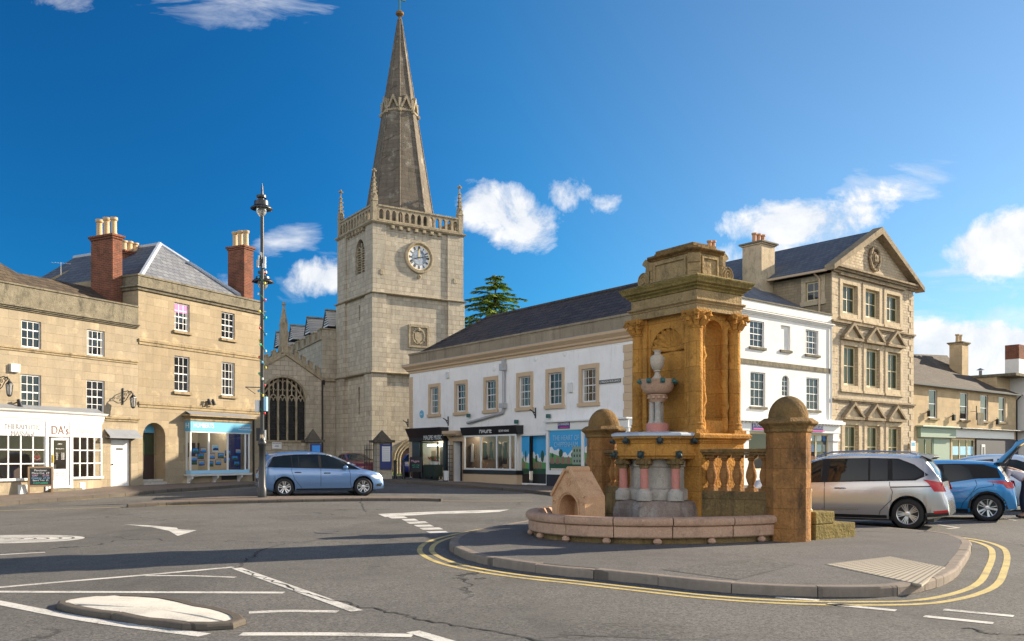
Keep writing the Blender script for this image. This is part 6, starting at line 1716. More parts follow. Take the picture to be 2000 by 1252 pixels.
# entablature, cornice, attic
q = MB(); q.sweep(RECT(hw, hd), [(-.3, 4.245), (0, 4.245), (0, 4.37), (.02, 4.38), (.02, 4.40), (.06, 4.43), (.06, 4.455), (.0, 4.465), (0, 4.63), (-.3, 4.63)], True, ); q.build('entablature', M['attic'], R, bevel=.006)
q = MB(); q.sweep(RECT(hw, hd), [(-.3, 4.632), (.02, 4.632), (.03, 4.67), (.08, 4.70), (.08, 4.72), (.13, 4.745), (.14, 4.78), (.17, 4.83), (.18, 4.855), (-.02, 4.93), (-.5, 4.93)], True); q.build('cornice', M['green_stone'], R, bevel=.006)
aw, adp = .62, .42; A0, A1 = 4.90, 5.38
ch = .13
oct_ = [(-aw+ch, -adp), (aw-ch, -adp), (aw, -adp+ch), (aw, adp-ch), (aw-ch, adp), (-aw+ch, adp), (-aw, adp-ch), (-aw, -adp+ch)]
q = MB(); q.slab(oct_, A0, A1); at = q.build('attic', M['attic'], R, bevel=.01)
q = MB()
for M_, L_, dd in ((SM[0], aw, adp), (SM[1], adp, aw), (SM[2], aw, adp), (SM[3], adp, aw)):
    q.M = M_; a = L_-ch-.06
    for (x0, x1, z0, z1) in ((-a, -a+.05, A0+.05, A1-.04), (a-.05, a, A0+.05, A1-.04), (-a+.051, a-.051, A1-.09, A1-.04), (-a+.051, a-.051, A0+.05, A0+.10)): q.box(x0, x1, -dd-.03, -dd+.01, z0, z1)
q.build('panel_frame', M['attic'], at, bevel=.006)
q = MB(); q.sweep(oct_, [(-.1, A1), (.01, A1), (.03, A1+.03), (.09, A1+.06), (.10, A1+.09), (.03, A1+.11), (-.2, A1+.11)], True); q.slab([(x*.93, y*.93) for x, y in oct_], A1+.111, A1+.16); q.slab([(-.5, -.32), (.5, -.32), (.5, .32), (-.5, .32)], A1+.161, A1+.23); q.build('attic_cap', M['iron_cap'], R, bevel=.012)
for c in ((aw-ch/2, -adp+ch/2, -PI/4), (aw-ch/2, adp-ch/2, PI/4), (-aw+ch/2, adp-ch/2, 3*PI/4), (-aw+ch/2, -adp+ch/2, -3*PI/4)):
    q = MB(Matrix.Translation((c[0], c[1], 0)) @ Matrix.Rotation(c[2], 4, 'Z')); q.box(-.05, .045, -.115, .115, A0+.005, A0+.14); q.box(-.05, .035, -.115, .115, A0+.143, A0+.3); q.box(-.05, .055, -.115, .115, A0+.303, A1-.003); q.build('corner_strip', M['attic'], at, bevel=.008)
def volute(M_):
    q = MB(M_)
    q.M = M_ @ Matrix.Rotation(PI/2, 4, 'X'); q.lathe([(.165, -.16), (.165, .16)], 0, 0, 20)
    for yy in (-.165, .165):
        pts = []
        for k in range(40): t = k/39; r = .145*(1-t*.85); an = 2*PI*2.2*t+PI/2; pts.append((r*cos(an), r*sin(an), yy))
        q.tube(pts, .016, 5)
    q.M = M_; q.prism([(.02, -.12), (.16, -.12), (.16, .40), (.05, .42), (-.02, .37), (-.04, .32), (.06, .25), (.05, .16), (.0, .10)], -.15, .15)
    return q.build('volute', M['attic'], R, bevel=.004)
zv = 5.07
volute(Matrix.Translation((-aw-.16, -.22, zv))); volute(Matrix.Translation((-aw-.16, .22, zv)))
volute(Matrix.Translation((.40, adp+.16, zv)) @ Matrix.Rotation(-PI/2, 4, 'Z')); volute(Matrix.Translation((-.30, adp+.16, zv)) @ Matrix.Rotation(-PI/2, 4, 'Z'))
# --- octagonal trough in front, with lead top, pink columns and lion spouts
OC = (0, -.69)
def octa(rho): s = rho/cos(PI/8); return [(OC[0]+s*cos(PI/8+k*PI/4), OC[1]+s*sin(PI/8+k*PI/4)) for k in range(8)]
q = MB(); q.sweep(octa(.90), [(-.5, 1.925), (-.03, 1.925), (0, 1.94), (0, 1.98), (-.06, 2.005), (-.5, 2.03)], True); q.poly([(x, y, 2.03) for x, y in octa(.401)]); q.build('lead_top', M['lead_top'], R, bevel=.006)
q = MB(); q.sweep(octa(.80), [(-.4, 1.52), (-.02, 1.52), (.0, 1.56), (.03, 1.58), (.03, 1.61), (0, 1.62), (0, 1.80), (.02, 1.81), (.03, 1.86), (.08, 1.90), (.08, 1.924), (-.4, 1.924)], True); q.build('trough_frieze', M['iron_stone'], R, bevel=.006)
q = MB(); q.lathe([(.60, .74), (.63, .76), (.64, .95), (.55, .98), (.55, 1.36), (.58, 1.38), (.58, 1.52)], OC[0], OC[1], 32, cap=False); q.build('drum', M['grey_granite'], R, smooth=True)
q = MB(); q.sweep(octa(.86), [(.02, GZ), (.02, .34), (.0, .60), (-.04, .70), (-.09, .75), (-.5, .76)], True); q.build('trough_plinth', M['limescale'], R, bevel=.015)
vs = [(OC[0]+.735*cos(PI/8+k*PI/4), OC[1]+.735*sin(PI/8+k*PI/4)) for k in range(8)]
first = None
for k, (x, y) in enumerate(vs):
    if y > -.35: continue
    if not first:
        q = MB(); q.lathe([(.078, .97), (.075, 1.34)], 0, 0, 18); first = q.build('trough_column', M['rose'], R, smooth=True)
        q = MB(); q.lathe([(.15, .755), (.15, .90), (.135, .925), (.11, .94), (.105, .955), (.09, .97)], 0, 0, 18); q.build('column_base', M['grey_granite'], first, smooth=True)
        q = MB(); q.lathe([(.08, 1.34), (.09, 1.36), (.10, 1.42), (.14, 1.50), (.14, 1.522)], 0, 0, 16)
        for j in range(6): an = 2*PI*j/6; q.ball((.125*cos(an), .125*sin(an), 1.45), .05, 6)
        q.build('column_capital', M['wall_dark'], first, smooth=True); first.location = (x, y, 0)
    else:
        c = copy_tree(first, R); c.location = (x, y, 0)
def spout(M_, s=.85):
    q = MB(M_); q.ball((0, -.03*s, 0), .055*s, 8, .062*s); q.ball((0, -.085*s, -.02*s), .036*s, 8); q.box(-.07*s, .07*s, -.02*s, .02, -.075*s, .07*s)
    for k in range(9): an = 2*PI*k/9; q.ball((.062*s*cos(an), -.012, .068*s*sin(an)), .022*s, 5)
    return q.build('spout', M['dark_bronze'] if s <= 1 else M['verdigris'], R, smooth=True)
for k in range(8):
    an = PI/8+k*PI/4
    if sin(an) < .1:
        s_ = .84/cos(PI/8)*.985; spout(Matrix.Translation((OC[0]+s_*cos(an), OC[1]+s_*sin(an), 1.60)) @ Matrix.Rotation(an+PI/2, 4, 'Z'))
    an2 = k*PI/4
    if sin(an2) < .1: spout(Matrix.Translation((OC[0]+.86*cos(an2), OC[1]+.86*sin(an2), 1.86)) @ Matrix.Rotation(an2+PI/2, 4, 'Z'))
# --- urn and upper bowl
ux, uy = 0.0, -.757
q = MB(); q.lathe([(.215, 2.02), (.215, 2.17), (.205, 2.19)], ux, uy, 28); q.build('bowl_pedestal', M['rose'], R, smooth=True)
q = MB()
for dx, dy in ((-.075, -.06), (.075, -.06), (0, .08)): q.lathe([(.085, 2.19), (.085, 2.215), (.066, 2.235), (.06, 2.25), (.058, 2.58), (.07, 2.60)], ux+dx, uy+dy, 14)
q.build('bowl_shaft', M['grey_granite'], R, smooth=True)
q = MB(); q.lathe([(.12, 2.585), (.15, 2.62), (.17, 2.70), (.19, 2.715), (.19, 2.735)], ux, uy, 20)
for k in range(10): an = 2*PI*k/10; q.ball((ux+.16*cos(an), uy+.16*sin(an), 2.68), .04, 6)
q.build('bowl_capital', M['pink_granite'], R, smooth=True)
q = MB(); q.lathe([(.12, 2.735), (.18, 2.745), (.26, 2.79), (.305, 2.87), (.32, 2.95), (.335, 2.985), (.345, 3.005), (.33, 3.02), (.29, 3.01), (.25, 2.93), (.05, 2.88)], ux, uy, 32); q.build('bowl', M['pink_granite'], R, smooth=True)
for k in range(8):
    an = 2*PI*k/8+.3; spout(Matrix.Translation((ux+.335*cos(an), uy+.335*sin(an), 2.985)) @ Matrix.Rotation(an+PI/2, 4, 'Z') @ Matrix.Scale(.62, 4), 1.01)
q = MB(); q.lathe([(.10, 2.88), (.10, 3.03), (.10, 3.05), (.085, 3.07), (.055, 3.12), (.045, 3.16), (.07, 3.18), (.065, 3.20), (.105, 3.24), (.13, 3.32), (.14, 3.40), (.133, 3.45), (.10, 3.48), (.066, 3.50), (.058, 3.54), (.075, 3.565), (.08, 3.58), (.05, 3.585), (.045, 3.55)], ux, uy, 28); q.build('urn', M['urn'], R, smooth=True)
# --- wing walls with balusters
PR, PL = (2.40, .0), (-2.40, .0)
def wing(s):
    a = Vector((.88*s, -.42)); b = Vector((2.12*s, -.06)) 
    d = b-a; L_ = d.length; an = math.atan2(d.y, d.x)
    WM = Matrix.Translation((a.x, a.y, 0)) @ Matrix.Rotation(an, 4, 'Z')
    w_ = MB(WM); w_.box(-.05, L_+.05, -.14, .14, GZ-.05, .94); wl = w_.build('wing_wall', M['wall_dark'], R, bevel=.012)
    w_ = MB(WM); w_.box(0, L_, -.14, .14, 1.59, 1.63); w_.box(-.02, L_+.02, -.18, .18, 1.633, 1.70); w_.build('rail', M['iron_cap'], wl, bevel=.015)
    n = 5
    for k in range(n):
        x = L_*(k+.55)/(n+.1); p_ = WM @ Vector((x, 0, 0))
        q = MB(); q.box(-.085, .085, -.085, .085, .94, 1.0); q.lathe([(.075, 1.0), (.065, 1.03), (.05, 1.055), (.075, 1.12), (.098, 1.20), (.09, 1.28), (.06, 1.38), (.045, 1.45), (.045, 1.48), (.065, 1.50), (.065, 1.525), (.05, 1.53)], 0, 0, 16); q.box(-.085, .085, -.085, .085, 1.53, 1.588)
        o = q.build('baluster', M['iron_pier'], wl, smooth=True); o.location = p_; o.rotation_euler = (0, 0, an)
wing(1); wing(-1)
# --- octagonal piers with domed caps
def pier(c):
    o8 = lambda r: [(c[0]+r*cos(.33+PI/8+k*PI/4), c[1]+r*sin(.33+PI/8+k*PI/4)) for k in range(8)]
    q = MB(); q.slab(o8(.375), GZ-.05, 2.03); p_ = q.build('pier', M['iron_pier'], R, bevel=.012)
    q = MB(); q.sweep(o8(.375), [(-.1, 1.96), (.0, 1.96), (.03, 1.99), (.03, 2.03), (.06, 2.08), (.11, 2.12), (.115, 2.15), (.02, 2.22), (-.1, 2.23)], True); q.build('pier_cornice', M['iron_cap'], p_, bevel=.01)
    q = MB(); q.lathe([(.335*cos(PI/2*k/10)+.003, 2.215+.39*sin(PI/2*k/10)) for k in range(11)], c[0], c[1], 28); q.build('dome', M['iron_cap'], p_, smooth=True)
pier(PR); pier(PL)
# --- granite basin: half ellipse of curved stones on ball feet
A_, B_ = 2.40, 3.36
def ell(t, o=0.0): return ((A_+o)*cos(t), -(B_+o)*sin(t))
t0, t1 = .03, PI-.03; NS = 9
bs = MB()
pr = [(-.30, .22), (-.02, .22), (.0, .24), (.0, .40), (-.03, .415), (.03, .43), (.055, .47), (.05, .53), (.01, .56), (-.10, .565), (-.17, .56), (-.2, .50), (-.28, .30), (-.30, .22)]
for k in range(NS):
    a, b = t0+(t1-t0)*k/NS+.003, t0+(t1-t0)*(k+1)/NS-.003
    bs.sweep([ell(b+(a-b)*j/9) for j in range(10)], [(-o, z) for o, z in pr] if False else pr)
bsn = bs.build('basin_rim', M['pink_granite'], R, smooth=True)
q = MB()
q.sweep([ell(t1+(t0-t1)*j/60, -.10) for j in range(61)], [(-.18, GZ-.03), (.0, GZ-.03), (.0, .222), (-.18, .222)])
q.build('basin_foot', M['wall_dark'], R)
for k in range(1, NS*1+2):
    t = t0+(t1-t0)*(k-.5)/(NS+1); x, y = ell(t, -.05)
    q = MB(); q.ball((x, y, .165), .075, 10, .058); q.build('foot_ball', M['pink_granite'], R, smooth=True)
q = MB(); q.poly([ell(t1+(t0-t1)*j/60, -.22)+(.38,) for j in range(61)]); q.build('basin_water', M['water'] if 'water' in M else M['lead'], R)
q = MB(); q.poly([ell(t1+(t0-t1)*j/60, -.2)+(.25,) for j in range(61)]); q.build('basin_floor', M['limescale'], R)
# --- little gabled granite house standing in the basin
hx0, hx1, hy0, hy1 = -.46, .46, -2.93, -2.48
q = MB(); ze, zrg = .87, 1.33; xc = 0
arc = [(.26*cos(PI*k/14), .63+.27*sin(PI*k/14)) for k in range(15)]
# front with an arched opening
out = [(hx0, .30), (hx1, .30), (hx1, ze), (.10, zrg-.03), (-.10, zrg-.03), (hx0, ze)]
q.poly([(-.26, hy0, .50), (-.26, hy0, .63)]+[(x, hy0, z) for x, z in arc[::-1]][1:-1]+[(.26, hy0, .63), (.26, hy0, .50), (hx1, hy0, .50), (hx1, hy0, ze), (.10, hy0, zrg-.03), (-.10, hy0, zrg-.03), (hx0, hy0, ze), (hx0, hy0, .50)])
q.poly([(hx0, hy0, .30), (hx1, hy0, .30), (hx1, hy0, .50), (hx0, hy0, .50)])
op = [(-.26, .50), (-.26, .63)]+arc[::-1][1:-1]+[(.26, .63), (.26, .50)]
for (x0, z0), (x1, z1) in zip(op, op[1:]+op[:1]): q.poly(((x0, hy0, z0), (x1, hy0, z1), (x1, hy0+.35, z1), (x0, hy0+.35, z0)))
q.poly([(x, hy0+.35, z) for x, z in op])
for (x0, z0), (x1, z1) in zip(out, out[1:]): q.poly(((x0, hy0, z0), (x1, hy0, z1), (x1, hy1, z1), (x0, hy1, z0)))
q.poly(((hx0, hy0, .30), (hx0, hy0, ze), (hx0, hy1, ze), (hx0, hy1, .30)))
q.poly([(x, hy1, z) for x, z in out])
hs = q.build('gabled_trough', M['house_granite'], R)
q = MB(); q.tube([(0, hy0-.0, zrg), (0, hy1, zrg)], .065, 10); q.build('ridge_roll', M['house_granite'], hs, smooth=True)
q = MB()
for s_ in (-1, 1):
    q.bar((s_*hx1*1.0, hy0-.012, ze-.0), (s_*.07, hy0-.012, zrg-.0), .05, .05)
pts = [(.30*cos(PI*k/14), hy0-.01, .63+.31*sin(PI*k/14)) for k in range(15)]; q.tube([(.30, hy0-.01, .5)]+pts+[(-.30, hy0-.01, .5)], .016, 6)
for x, z, r in ((0, 1.12, .07), (-.39, .76, .03), (.39, .76, .03)):
    q.tube([(x+r*cos(2*PI*k/12), hy0-.006, z+r*sin(2*PI*k/12)) for k in range(13)], .011, 5)
for k in range(3): an = PI*k/3; q.bar((-.06*cos(an), hy0-.006, 1.12-.06*sin(an)), (.06*cos(an), hy0-.006, 1.12+.06*sin(an)), .012, .012)
q.build('carved_trim', M['house_granite'], hs, smooth=True)
# --- mossy steps at the back with an old white stub post
q = MB(); q.box(-2.66, 2.66, .40, 1.57, GZ-.05, .38); q.build('lower_step', M['green_stone'], R, bevel=.02)
q = MB(); q.box(-2.66, 2.66, .405, .95, .383, .60); q.build('upper_step', M['green_stone'], R, bevel=.02)
# back wall between the piers and the tower, so the steps have something to lean on
for s_ in (-1, 1):
    q = MB(); q.box(min(s_*.94, s_*2.1), max(s_*.94, s_*2.1), .10, .39, GZ-.05, .93); q.build('back_wall', M['wall_dark'], R, bevel=.01)
bp_ = FO.matrix_world
P = Vector((3.38, 16.97, 0)); rr_ = Vector((.577, -.817, 0)); vv_ = Vector((.817, .577, 0))
pt = P+rr_*2.45+vv_*.52
T = thing('stub_post', 'short cream stub post on the mossy step behind the domed pier', 'post', (pt.x, pt.y, .60))
q = MB(); q.lathe([(.05, 0), (.05, .03), (.032, .05), (.032, .33), (.045, .35), (.045, .39), (.01, .41)], 0, 0, 12); q.build('post_shaft', M['cream'], T, smooth=True)
# ================================================ cars
def interp(P, x):
    if x <= P[0][0]: return P[0][1]
    for a, b in zip(P, P[1:]):
        if x <= b[0]:
            t = (x-a[0])/(b[0]-a[0]); return a[1]+(b[1]-a[1])*t
    return P[-1][1]
def curve(P):
    """smooth version of a profile, sharp only where points sit close together"""
    Q = [Vector((a, b, 0)) for a, b in P]; S_ = smooth_line(Q, False, 6); out = []
    for q in S_:
        if not out or q.x > out[-1][0]+1e-4: out.append((q.x, q.y))
    return out

class Car:
    def __init__(s, name, label, loc, head, top, belt, W, wb, r, paint, group=None, clear=.20, roofw=.78):
        s.top, s.belt, s.W, s.wb, s.r, s.paint = curve(top), curve(belt), W, wb, r, paint
        s.x0, s.x1 = s.top[0][0], s.top[-1][0]; s.clear = clear; s.rw = roofw; s.ra = r+.055
        s.root = thing(name, label, 'car', loc, head, group)
        s.body()
    def half(s, x):
        e = max(0, 1-(x-s.x0)/.55); f = max(0, 1-(s.x1-x)/.75)
        return s.W*(1-.13*e**2.2-.24*f**2.2)
    def bot(s, x):
        z = s.clear+.10*max(0, 1-(x-s.x0)/.5)+.04*max(0, 1-(s.x1-x)/.5)
        for c in (0, s.wb):
            d = abs(x-c)
            if d < s.ra: z = max(z, s.r+math.sqrt(s.ra**2-d*d))
        return z
    def sec(s, x):
        w, zt = s.half(x), interp(s.top, x); zb = min(interp(s.belt, x), zt-.015); zo = s.bot(x)
        g = sstep(.06, .42, zt-zb); wr = w*(.93-(.93-s.rw)*g); ze = zt-(.02+.05*g)
        ze = max(ze, zb+.004)
        lo = s.clear
        pts = [(0, zo), (w*.90, zo), (w*.975, max(zo+.01, lo+.10)), (w*.995, max(zo+.02, lo+(zb-lo)*.42)), (w*1.0, max(zo+.03, lo+(zb-lo)*.68)), (w*.985, max(zo+.04, zb-.09)),
               (w*.955, max(zo+.05, zb)), (w*.955+(wr-w*.955)*.5, max(zb+.002, zb+(ze-zb)*.52)), (wr, ze), (wr*.80, ze+(zt-ze)*.65), (wr*.4, ze+(zt-ze)*.95), (0, zt)]
        return pts
    def ygl(s, x, z):
        P = s.sec(x)
        for a, b in zip(P[1:9], P[2:10]):
            if a[1]-1e-6 <= z <= b[1]+1e-6 and b[1] > a[1]: return a[0]+(b[0]-a[0])*(z-a[1])/(b[1]-a[1])
        return P[8][0] if z > P[8][1] else P[2][0]
    def body(s):
        xs = set()
        n = int((s.x1-s.x0)/.05)
        for k in range(n+1): xs.add(round(s.x0+(s.x1-s.x0)*k/n, 4))
        for d in (.006, .014, .025, .035): xs.add(round(s.x0+d, 4)); xs.add(round(s.x1-d, 4))
        for c in (0, s.wb):
            for k in range(17): xs.add(round(c-s.ra*cos(PI*k/16), 4))
        xs = sorted(xs); xs = [x for i, x in enumerate(xs) if i == 0 or x-xs[i-1] > .003]
        m = MB(); rows = []
        for x in xs:
            P = s.sec(x); rows.append([m.p(x, y, z) for y, z in P]+[m.p(x, -y, z) for y, z in P[-2:0:-1]])
        for a, b in zip(rows, rows[1:]):
            k = len(a)
            for j in range(k): m.face((a[j], a[(j+1) % k], b[(j+1) % k], b[j]))
        m.face(rows[0]); m.face(rows[-1][::-1])
        s.b = m.build('body', s.paint, s.root, smooth=True)
        q = MB()
        for c in (0, s.wb):
            for sg in (-1, 1):
                w = s.half(c)
                q.M = Matrix.Translation((c, 0, s.r)) @ Matrix.Rotation(PI/2, 4, 'X')
                q.lathe([(s.ra-.01, sg*(w-.06)), (s.ra-.01, sg*(w-.42)), (.02, sg*(w-.43))], 0, 0, 24, cap=False)
        q.M = None; q.box(s.x0+.3, s.x1-.3, -s.W*.8, s.W*.8, s.clear-.04, s.clear+.06)
        q.build('wheel_well', M['black'], s.b)
    def wheels(s, style, rimm='alloy', n=5):
        first = None
        for c in (0, s.wb):
            for sg in (-1, 1):
                y = sg*(s.half(c)-.115)
                if first is None:
                    wm = MB(Matrix.Rotation(PI/2, 4, 'X')); r = s.r
                    wm.lathe([(r*.68, .10), (r*.74, .112), (r*.90, .108), (r*.97, .09), (r, .06), (r, -.06), (r*.97, -.09), (r*.70, -.10)], 0, 0, 40, cap=False)
                    w = wm.build('wheel', M['tyre'], s.root, smooth=True)
                    k = MB(Matrix.Rotation(PI/2, 4, 'X')); k.lathe([(r*.70, .095), (r*.685, .105), (r*.65, .098), (r*.63, .06), (r*.62, -.09)], 0, 0, 40, cap=False)
                    k.lathe([(.062, .05), (.058, .088), (.03, .094), (.002, .094)], 0, 0, 14, cap=False)
                    for j in range(n):
                        a = 2*PI*j/n
                        for o in style:
                            a0, a1, w0, w1 = o
                            k.M = Matrix.Rotation(PI/2, 4, 'X') @ Matrix.Rotation(a, 4, 'Z')
                            p0 = Vector((.05*cos(a0), .05*sin(a0), 0)); p1 = Vector((r*.655*cos(a1), r*.655*sin(a1), 0)); d = (p1-p0).normalized(); nn = Vector((-d.y, d.x, 0))
                            i = [k.p(*(q+nn*e+Vector((0, 0, h)))) for q, ww, h0, h1 in ((p0, w0, .05, .088), (p1, w1, .06, .10)) for e, h in ((-ww, h0), (ww, h0), (ww*.7, h1), (-ww*.7, h1))]
                            for f in ((0, 1, 2, 3), (7, 6, 5, 4), (0, 4, 5, 1), (1, 5, 6, 2), (2, 6, 7, 3), (3, 7, 4, 0)): k.face([i[t] for t in f])
                    k.build('rim', M[rimm], w)
                    d = MB(Matrix.Rotation(PI/2, 4, 'X')); d.lathe([(r*.63, .0), (.01, .01)], 0, 0, 30); d.build('brake_disc', M['black'], w)
                    first = w
                else: w = copy_tree(first, s.root)
                w.location = (c, y, s.r); w.rotation_euler = (0, random.uniform(0, 6), PI if sg > 0 else 0)
    def side(s, name, poly, mat, off=.006, sides=(-1, 1), n=26, parent=None, rows=4):
        xs = [p[0] for p in poly]; a, b = min(xs), max(xs)
        X = sorted({round(a+(b-a)*(k/n), 4) for k in range(n+1)} | {round(x, 4) for x in xs}); X[0] += 1e-4; X[-1] -= 1e-4
        for sg in sides:
            m = MB(); prev = None
            for x in X:
                zs = []
                for p, q in zip(poly, poly[1:]+poly[:1]):
                    if (p[0] <= x < q[0]) or (q[0] <= x < p[0]): zs.append(p[1]+(q[1]-p[1])*(x-p[0])/(q[0]-p[0]))
                if len(zs) < 2: continue
                z0, z1 = min(zs), max(zs)
                r = [m.p(x, sg*(s.ygl(x, z0+(z1-z0)*k/rows)+off), z0+(z1-z0)*k/rows) for k in range(rows+1)]
                if prev:
                    for k in range(rows): m.face((prev[k], prev[k+1], r[k+1], r[k]))
                prev = r
            o = m.build(name, M[mat] if isinstance(mat, str) else mat, parent or s.b, smooth='all')
        return o
    def line(s, name, pts, w, mat, off=.004, sides=(-1, 1)):
        for sg in sides:
            m = MB(); L = []
            for p, q in zip(pts, pts[1:]):
                for k in range(8): L.append((p[0]+(q[0]-p[0])*k/8, p[1]+(q[1]-p[1])*k/8))
            L.append(pts[-1]); prev = None
            for i, (x, z) in enumerate(L):
                a, b = L[max(0, i-1)], L[min(len(L)-1, i+1)]; d = Vector((b[0]-a[0], b[1]-a[1])).normalized(); nx, nz = -d.y*w/2, d.x*w/2
                r = (m.p(x-nx, sg*(s.ygl(x-nx, z-nz)+off), z-nz), m.p(x+nx, sg*(s.ygl(x+nx, z+nz)+off), z+nz))
                if prev: m.face((prev[0], prev[1], r[1], r[0]))
                prev = r
            m.build(name, M[mat], s.b)
    def top_patch(s, name, xa, xb, mat, w=.93, off=.006, dirx=1, i0=8):
        m = MB(); rows = []
        n = 12
        for k in range(n+1):
            x = xa+(xb-xa)*k/n; P = s.sec(x)[i0:]; row = []
            full = [(-y, z) for y, z in P]+[(y, z) for y, z in P[-2::-1]]
            for y, z in full: row.append(m.p(x+dirx*off*.7, y*w, z+off))
            rows.append(row)
        for a, b in zip(rows, rows[1:]):
            for j in range(len(a)-1): m.face((a[j], a[j+1], b[j+1], b[j]))
        return m.build(name, M[mat], s.b, smooth='all')
    def end_patch(s, name, pts, mat, rear=True, off=.012, parent=None):
        """shape given in (y, z) on the rear or front face"""
        m = MB(); i = []
        for y, z in pts:
            # walk along the car until the section is tall and wide enough
            x = s.x0 if rear else s.x1; st = .01 if rear else -.01
            for _ in range(90):
                P = s.sec(x)
                if P[-1][1] > z and s.ygl(x, min(z, P[8][1])) > abs(y) and P[0][1] < z: break
                x += st
            i.append((x+(-off if rear else off), y, z))
        return m.poly(i).build(name, M[mat] if isinstance(mat, str) else mat, parent or s.b)
    def handle(s, x, z, mat, w=.2):
        for sg in (-1, 1):
            y = s.ygl(x, z); m = MB(); m.tube([(x-w/2, sg*(y-.0), z), (x-w*.35, sg*(y+.025), z+.004), (x+w*.35, sg*(y+.025), z+.004), (x+w/2, sg*y, z)], [.012, .017, .017, .012], 8); m.build('handle', mat, s.b, smooth='all')
    def mirror(s, x, z, mat):
        for sg in (-1, 1):
            y = s.ygl(x, z); m = MB(); m.ball((x, sg*(y+.13), z+.04), .10, 12, .075); m.bar((x, sg*(y-.01), z-.02), (x, sg*(y+.1), z), .05, .04); m.build('mirror', mat, s.b, smooth=True)

M['tyre'] = plain('tyre_rubber', (.016, .016, .017), .85, .2, 6, bump=.2)
M['alloy'] = plain('alloy_rim', (.62, .62, .63), .3, .05, 5, metal=.85)
M['chrome'] = plain('bright_metal', (.62, .63, .65), .22, .05, 5, metal=.9)
M['car_glass'] = plain('car_glass', (.012, .016, .019), .03, .4, 1.5, .35)
M['screen_glass'] = glass_dark('windscreen_glass', (.03, .04, .045), .03)
M['lamp_red'] = plain('red_tail_lamp', (.50, .012, .016), .18, .15, 20, .6)
M['lamp_clear'] = plain('clear_lamp', (.62, .64, .66), .15, .2, 20, .6)
M['gap'] = plain('panel_gap', (.01, .01, .012), .8, .1, 3)
paint_sky = car_paint('sky_blue_metallic', (.125, .235, .44), .35)
paint_silver = car_paint('warm_silver_metallic', (.47, .475, .48), .5, .27)
paint_blue = car_paint('bright_blue_metallic', (.02, .20, .47), .3)
paint_ice = car_paint('ice_blue_metallic', (.42, .50, .60), .4)
paint_red = car_paint('dark_red_metallic', (.24, .022, .03), .25)
paint_navy = car_paint('deep_blue_paint', (.018, .035, .22), .15)

def seat_car(p, q, dz=0):
    return gz(p, q)+dz
# ---- sky blue people carrier in the middle of the square
px, py = -8.47, 32.05
c = Car('parked_car', 'sky blue people carrier with silver roof arches parked behind the lamp post', (px, py, gz(px, py)-.01), math.atan2(.347, .938),
        [(-.90, .42), (-.885, .62), (-.86, .85), (-.80, 1.0), (-.72, 1.30), (-.66, 1.475), (-.52, 1.53), (0, 1.60), (.6, 1.635), (1.1, 1.62), (1.5, 1.565), (1.95, 1.42), (2.4, 1.20), (2.78, 1.01), (3.0, .955), (3.3, .885), (3.52, .79), (3.60, .68), (3.635, .5), (3.64, .34)],
        [(-.90, .60), (-.8, .98), (-.4, 1.04), (1, 1.02), (2.2, .97), (2.78, .93), (3.1, .86), (3.4, .75), (3.64, .5)], .90, 2.84, .325, paint_sky, roofw=.76)
c.wheels([(-.35, -.2, .016, .028), (.35, .2, .016, .028)], n=5)
c.side('side_window', [(-.52, 1.07), (-.36, 1.42), (.22, 1.49), (.27, 1.04), (-.3, 1.04)], 'car_glass')
c.side('side_window', [(.31, 1.045), (.27, 1.495), (.48, 1.505), (.50, 1.045)], 'car_glass')
c.side('side_window', [(.53, 1.045), (.51, 1.51), (1.2, 1.515), (1.24, 1.04)], 'car_glass')
c.side('side_window', [(1.34, 1.04), (1.30, 1.515), (1.62, 1.46), (1.95, 1.30), (2.22, 1.10), (2.26, 1.01)], 'car_glass')
c.side('quarter_window', [(2.32, 1.005), (2.28, 1.10), (2.12, 1.24), (2.5, 1.05), (2.72, .965)], 'car_glass')
c.side('window_surround', [(-.58, 1.05), (2.74, .955), (2.5, 1.08), (2.2, 1.24), (1.95, 1.34), (1.6, 1.485), (1.2, 1.53), (.5, 1.525), (0, 1.495), (-.38, 1.435)], 'gap', .003, n=60)
c.line('roof_arch', [(2.66, 1.03), (2.3, 1.205), (1.95, 1.355), (1.6, 1.50), (1.2, 1.54), (.5, 1.535), (0, 1.505), (-.4, 1.445), (-.58, 1.25), (-.64, 1.05)], .05, 'chrome', .016)
c.top_patch('windscreen', 1.62, 2.72, 'screen_glass', .97); c.top_patch('rear_window', -.80, -.69, 'car_glass', .9, dirx=-1); c.top_patch('glass_roof', .5, 1.35, 'car_glass', .85)
for pts in ([(.27, 1.03), (.24, .95), (.36, .62), (.56, .36), (.62, .28)], [(1.29, 1.03), (1.29, .26)], [(2.30, 1.0), (2.36, .8), (2.36, .5), (2.40, .27)], [(.6, .27), (2.4, .27)]): c.line('panel_line', pts, .012, 'gap')
c.line('sill_trim', [(.42, .245), (2.42, .245)], .06, 'black', .006)
c.handle(.48, .86, M['gap'], .24); c.handle(1.52, .83, M['gap'], .24); c.mirror(2.17, 1.0, paint_sky)
c.side('tail_light', [(-.86, .92), (-.80, .70), (-.70, .70), (-.66, .86), (-.72, .97)], 'lamp_red', .012)
c.side('headlight', [(3.10, .72), (3.22, .765), (3.50, .70), (3.55, .60), (3.30, .61)], 'lamp_clear', .010); c.side('fog_lamp', [(3.36, .42), (3.34, .34), (3.52, .32), (3.58, .44)], 'black', .010)
c.side('day_light', [(3.28, .80), (3.50, .77), (3.54, .73), (3.36, .775)], 'lamp_clear', .012)
c.end_patch('grille', [(-.5, .62), (.5, .62), (.52, .68), (-.52, .68)], 'chrome', False); c.end_patch('lower_grille', [(-.55, .34), (.55, .34), (.5, .5), (-.5, .5)], 'black', False)
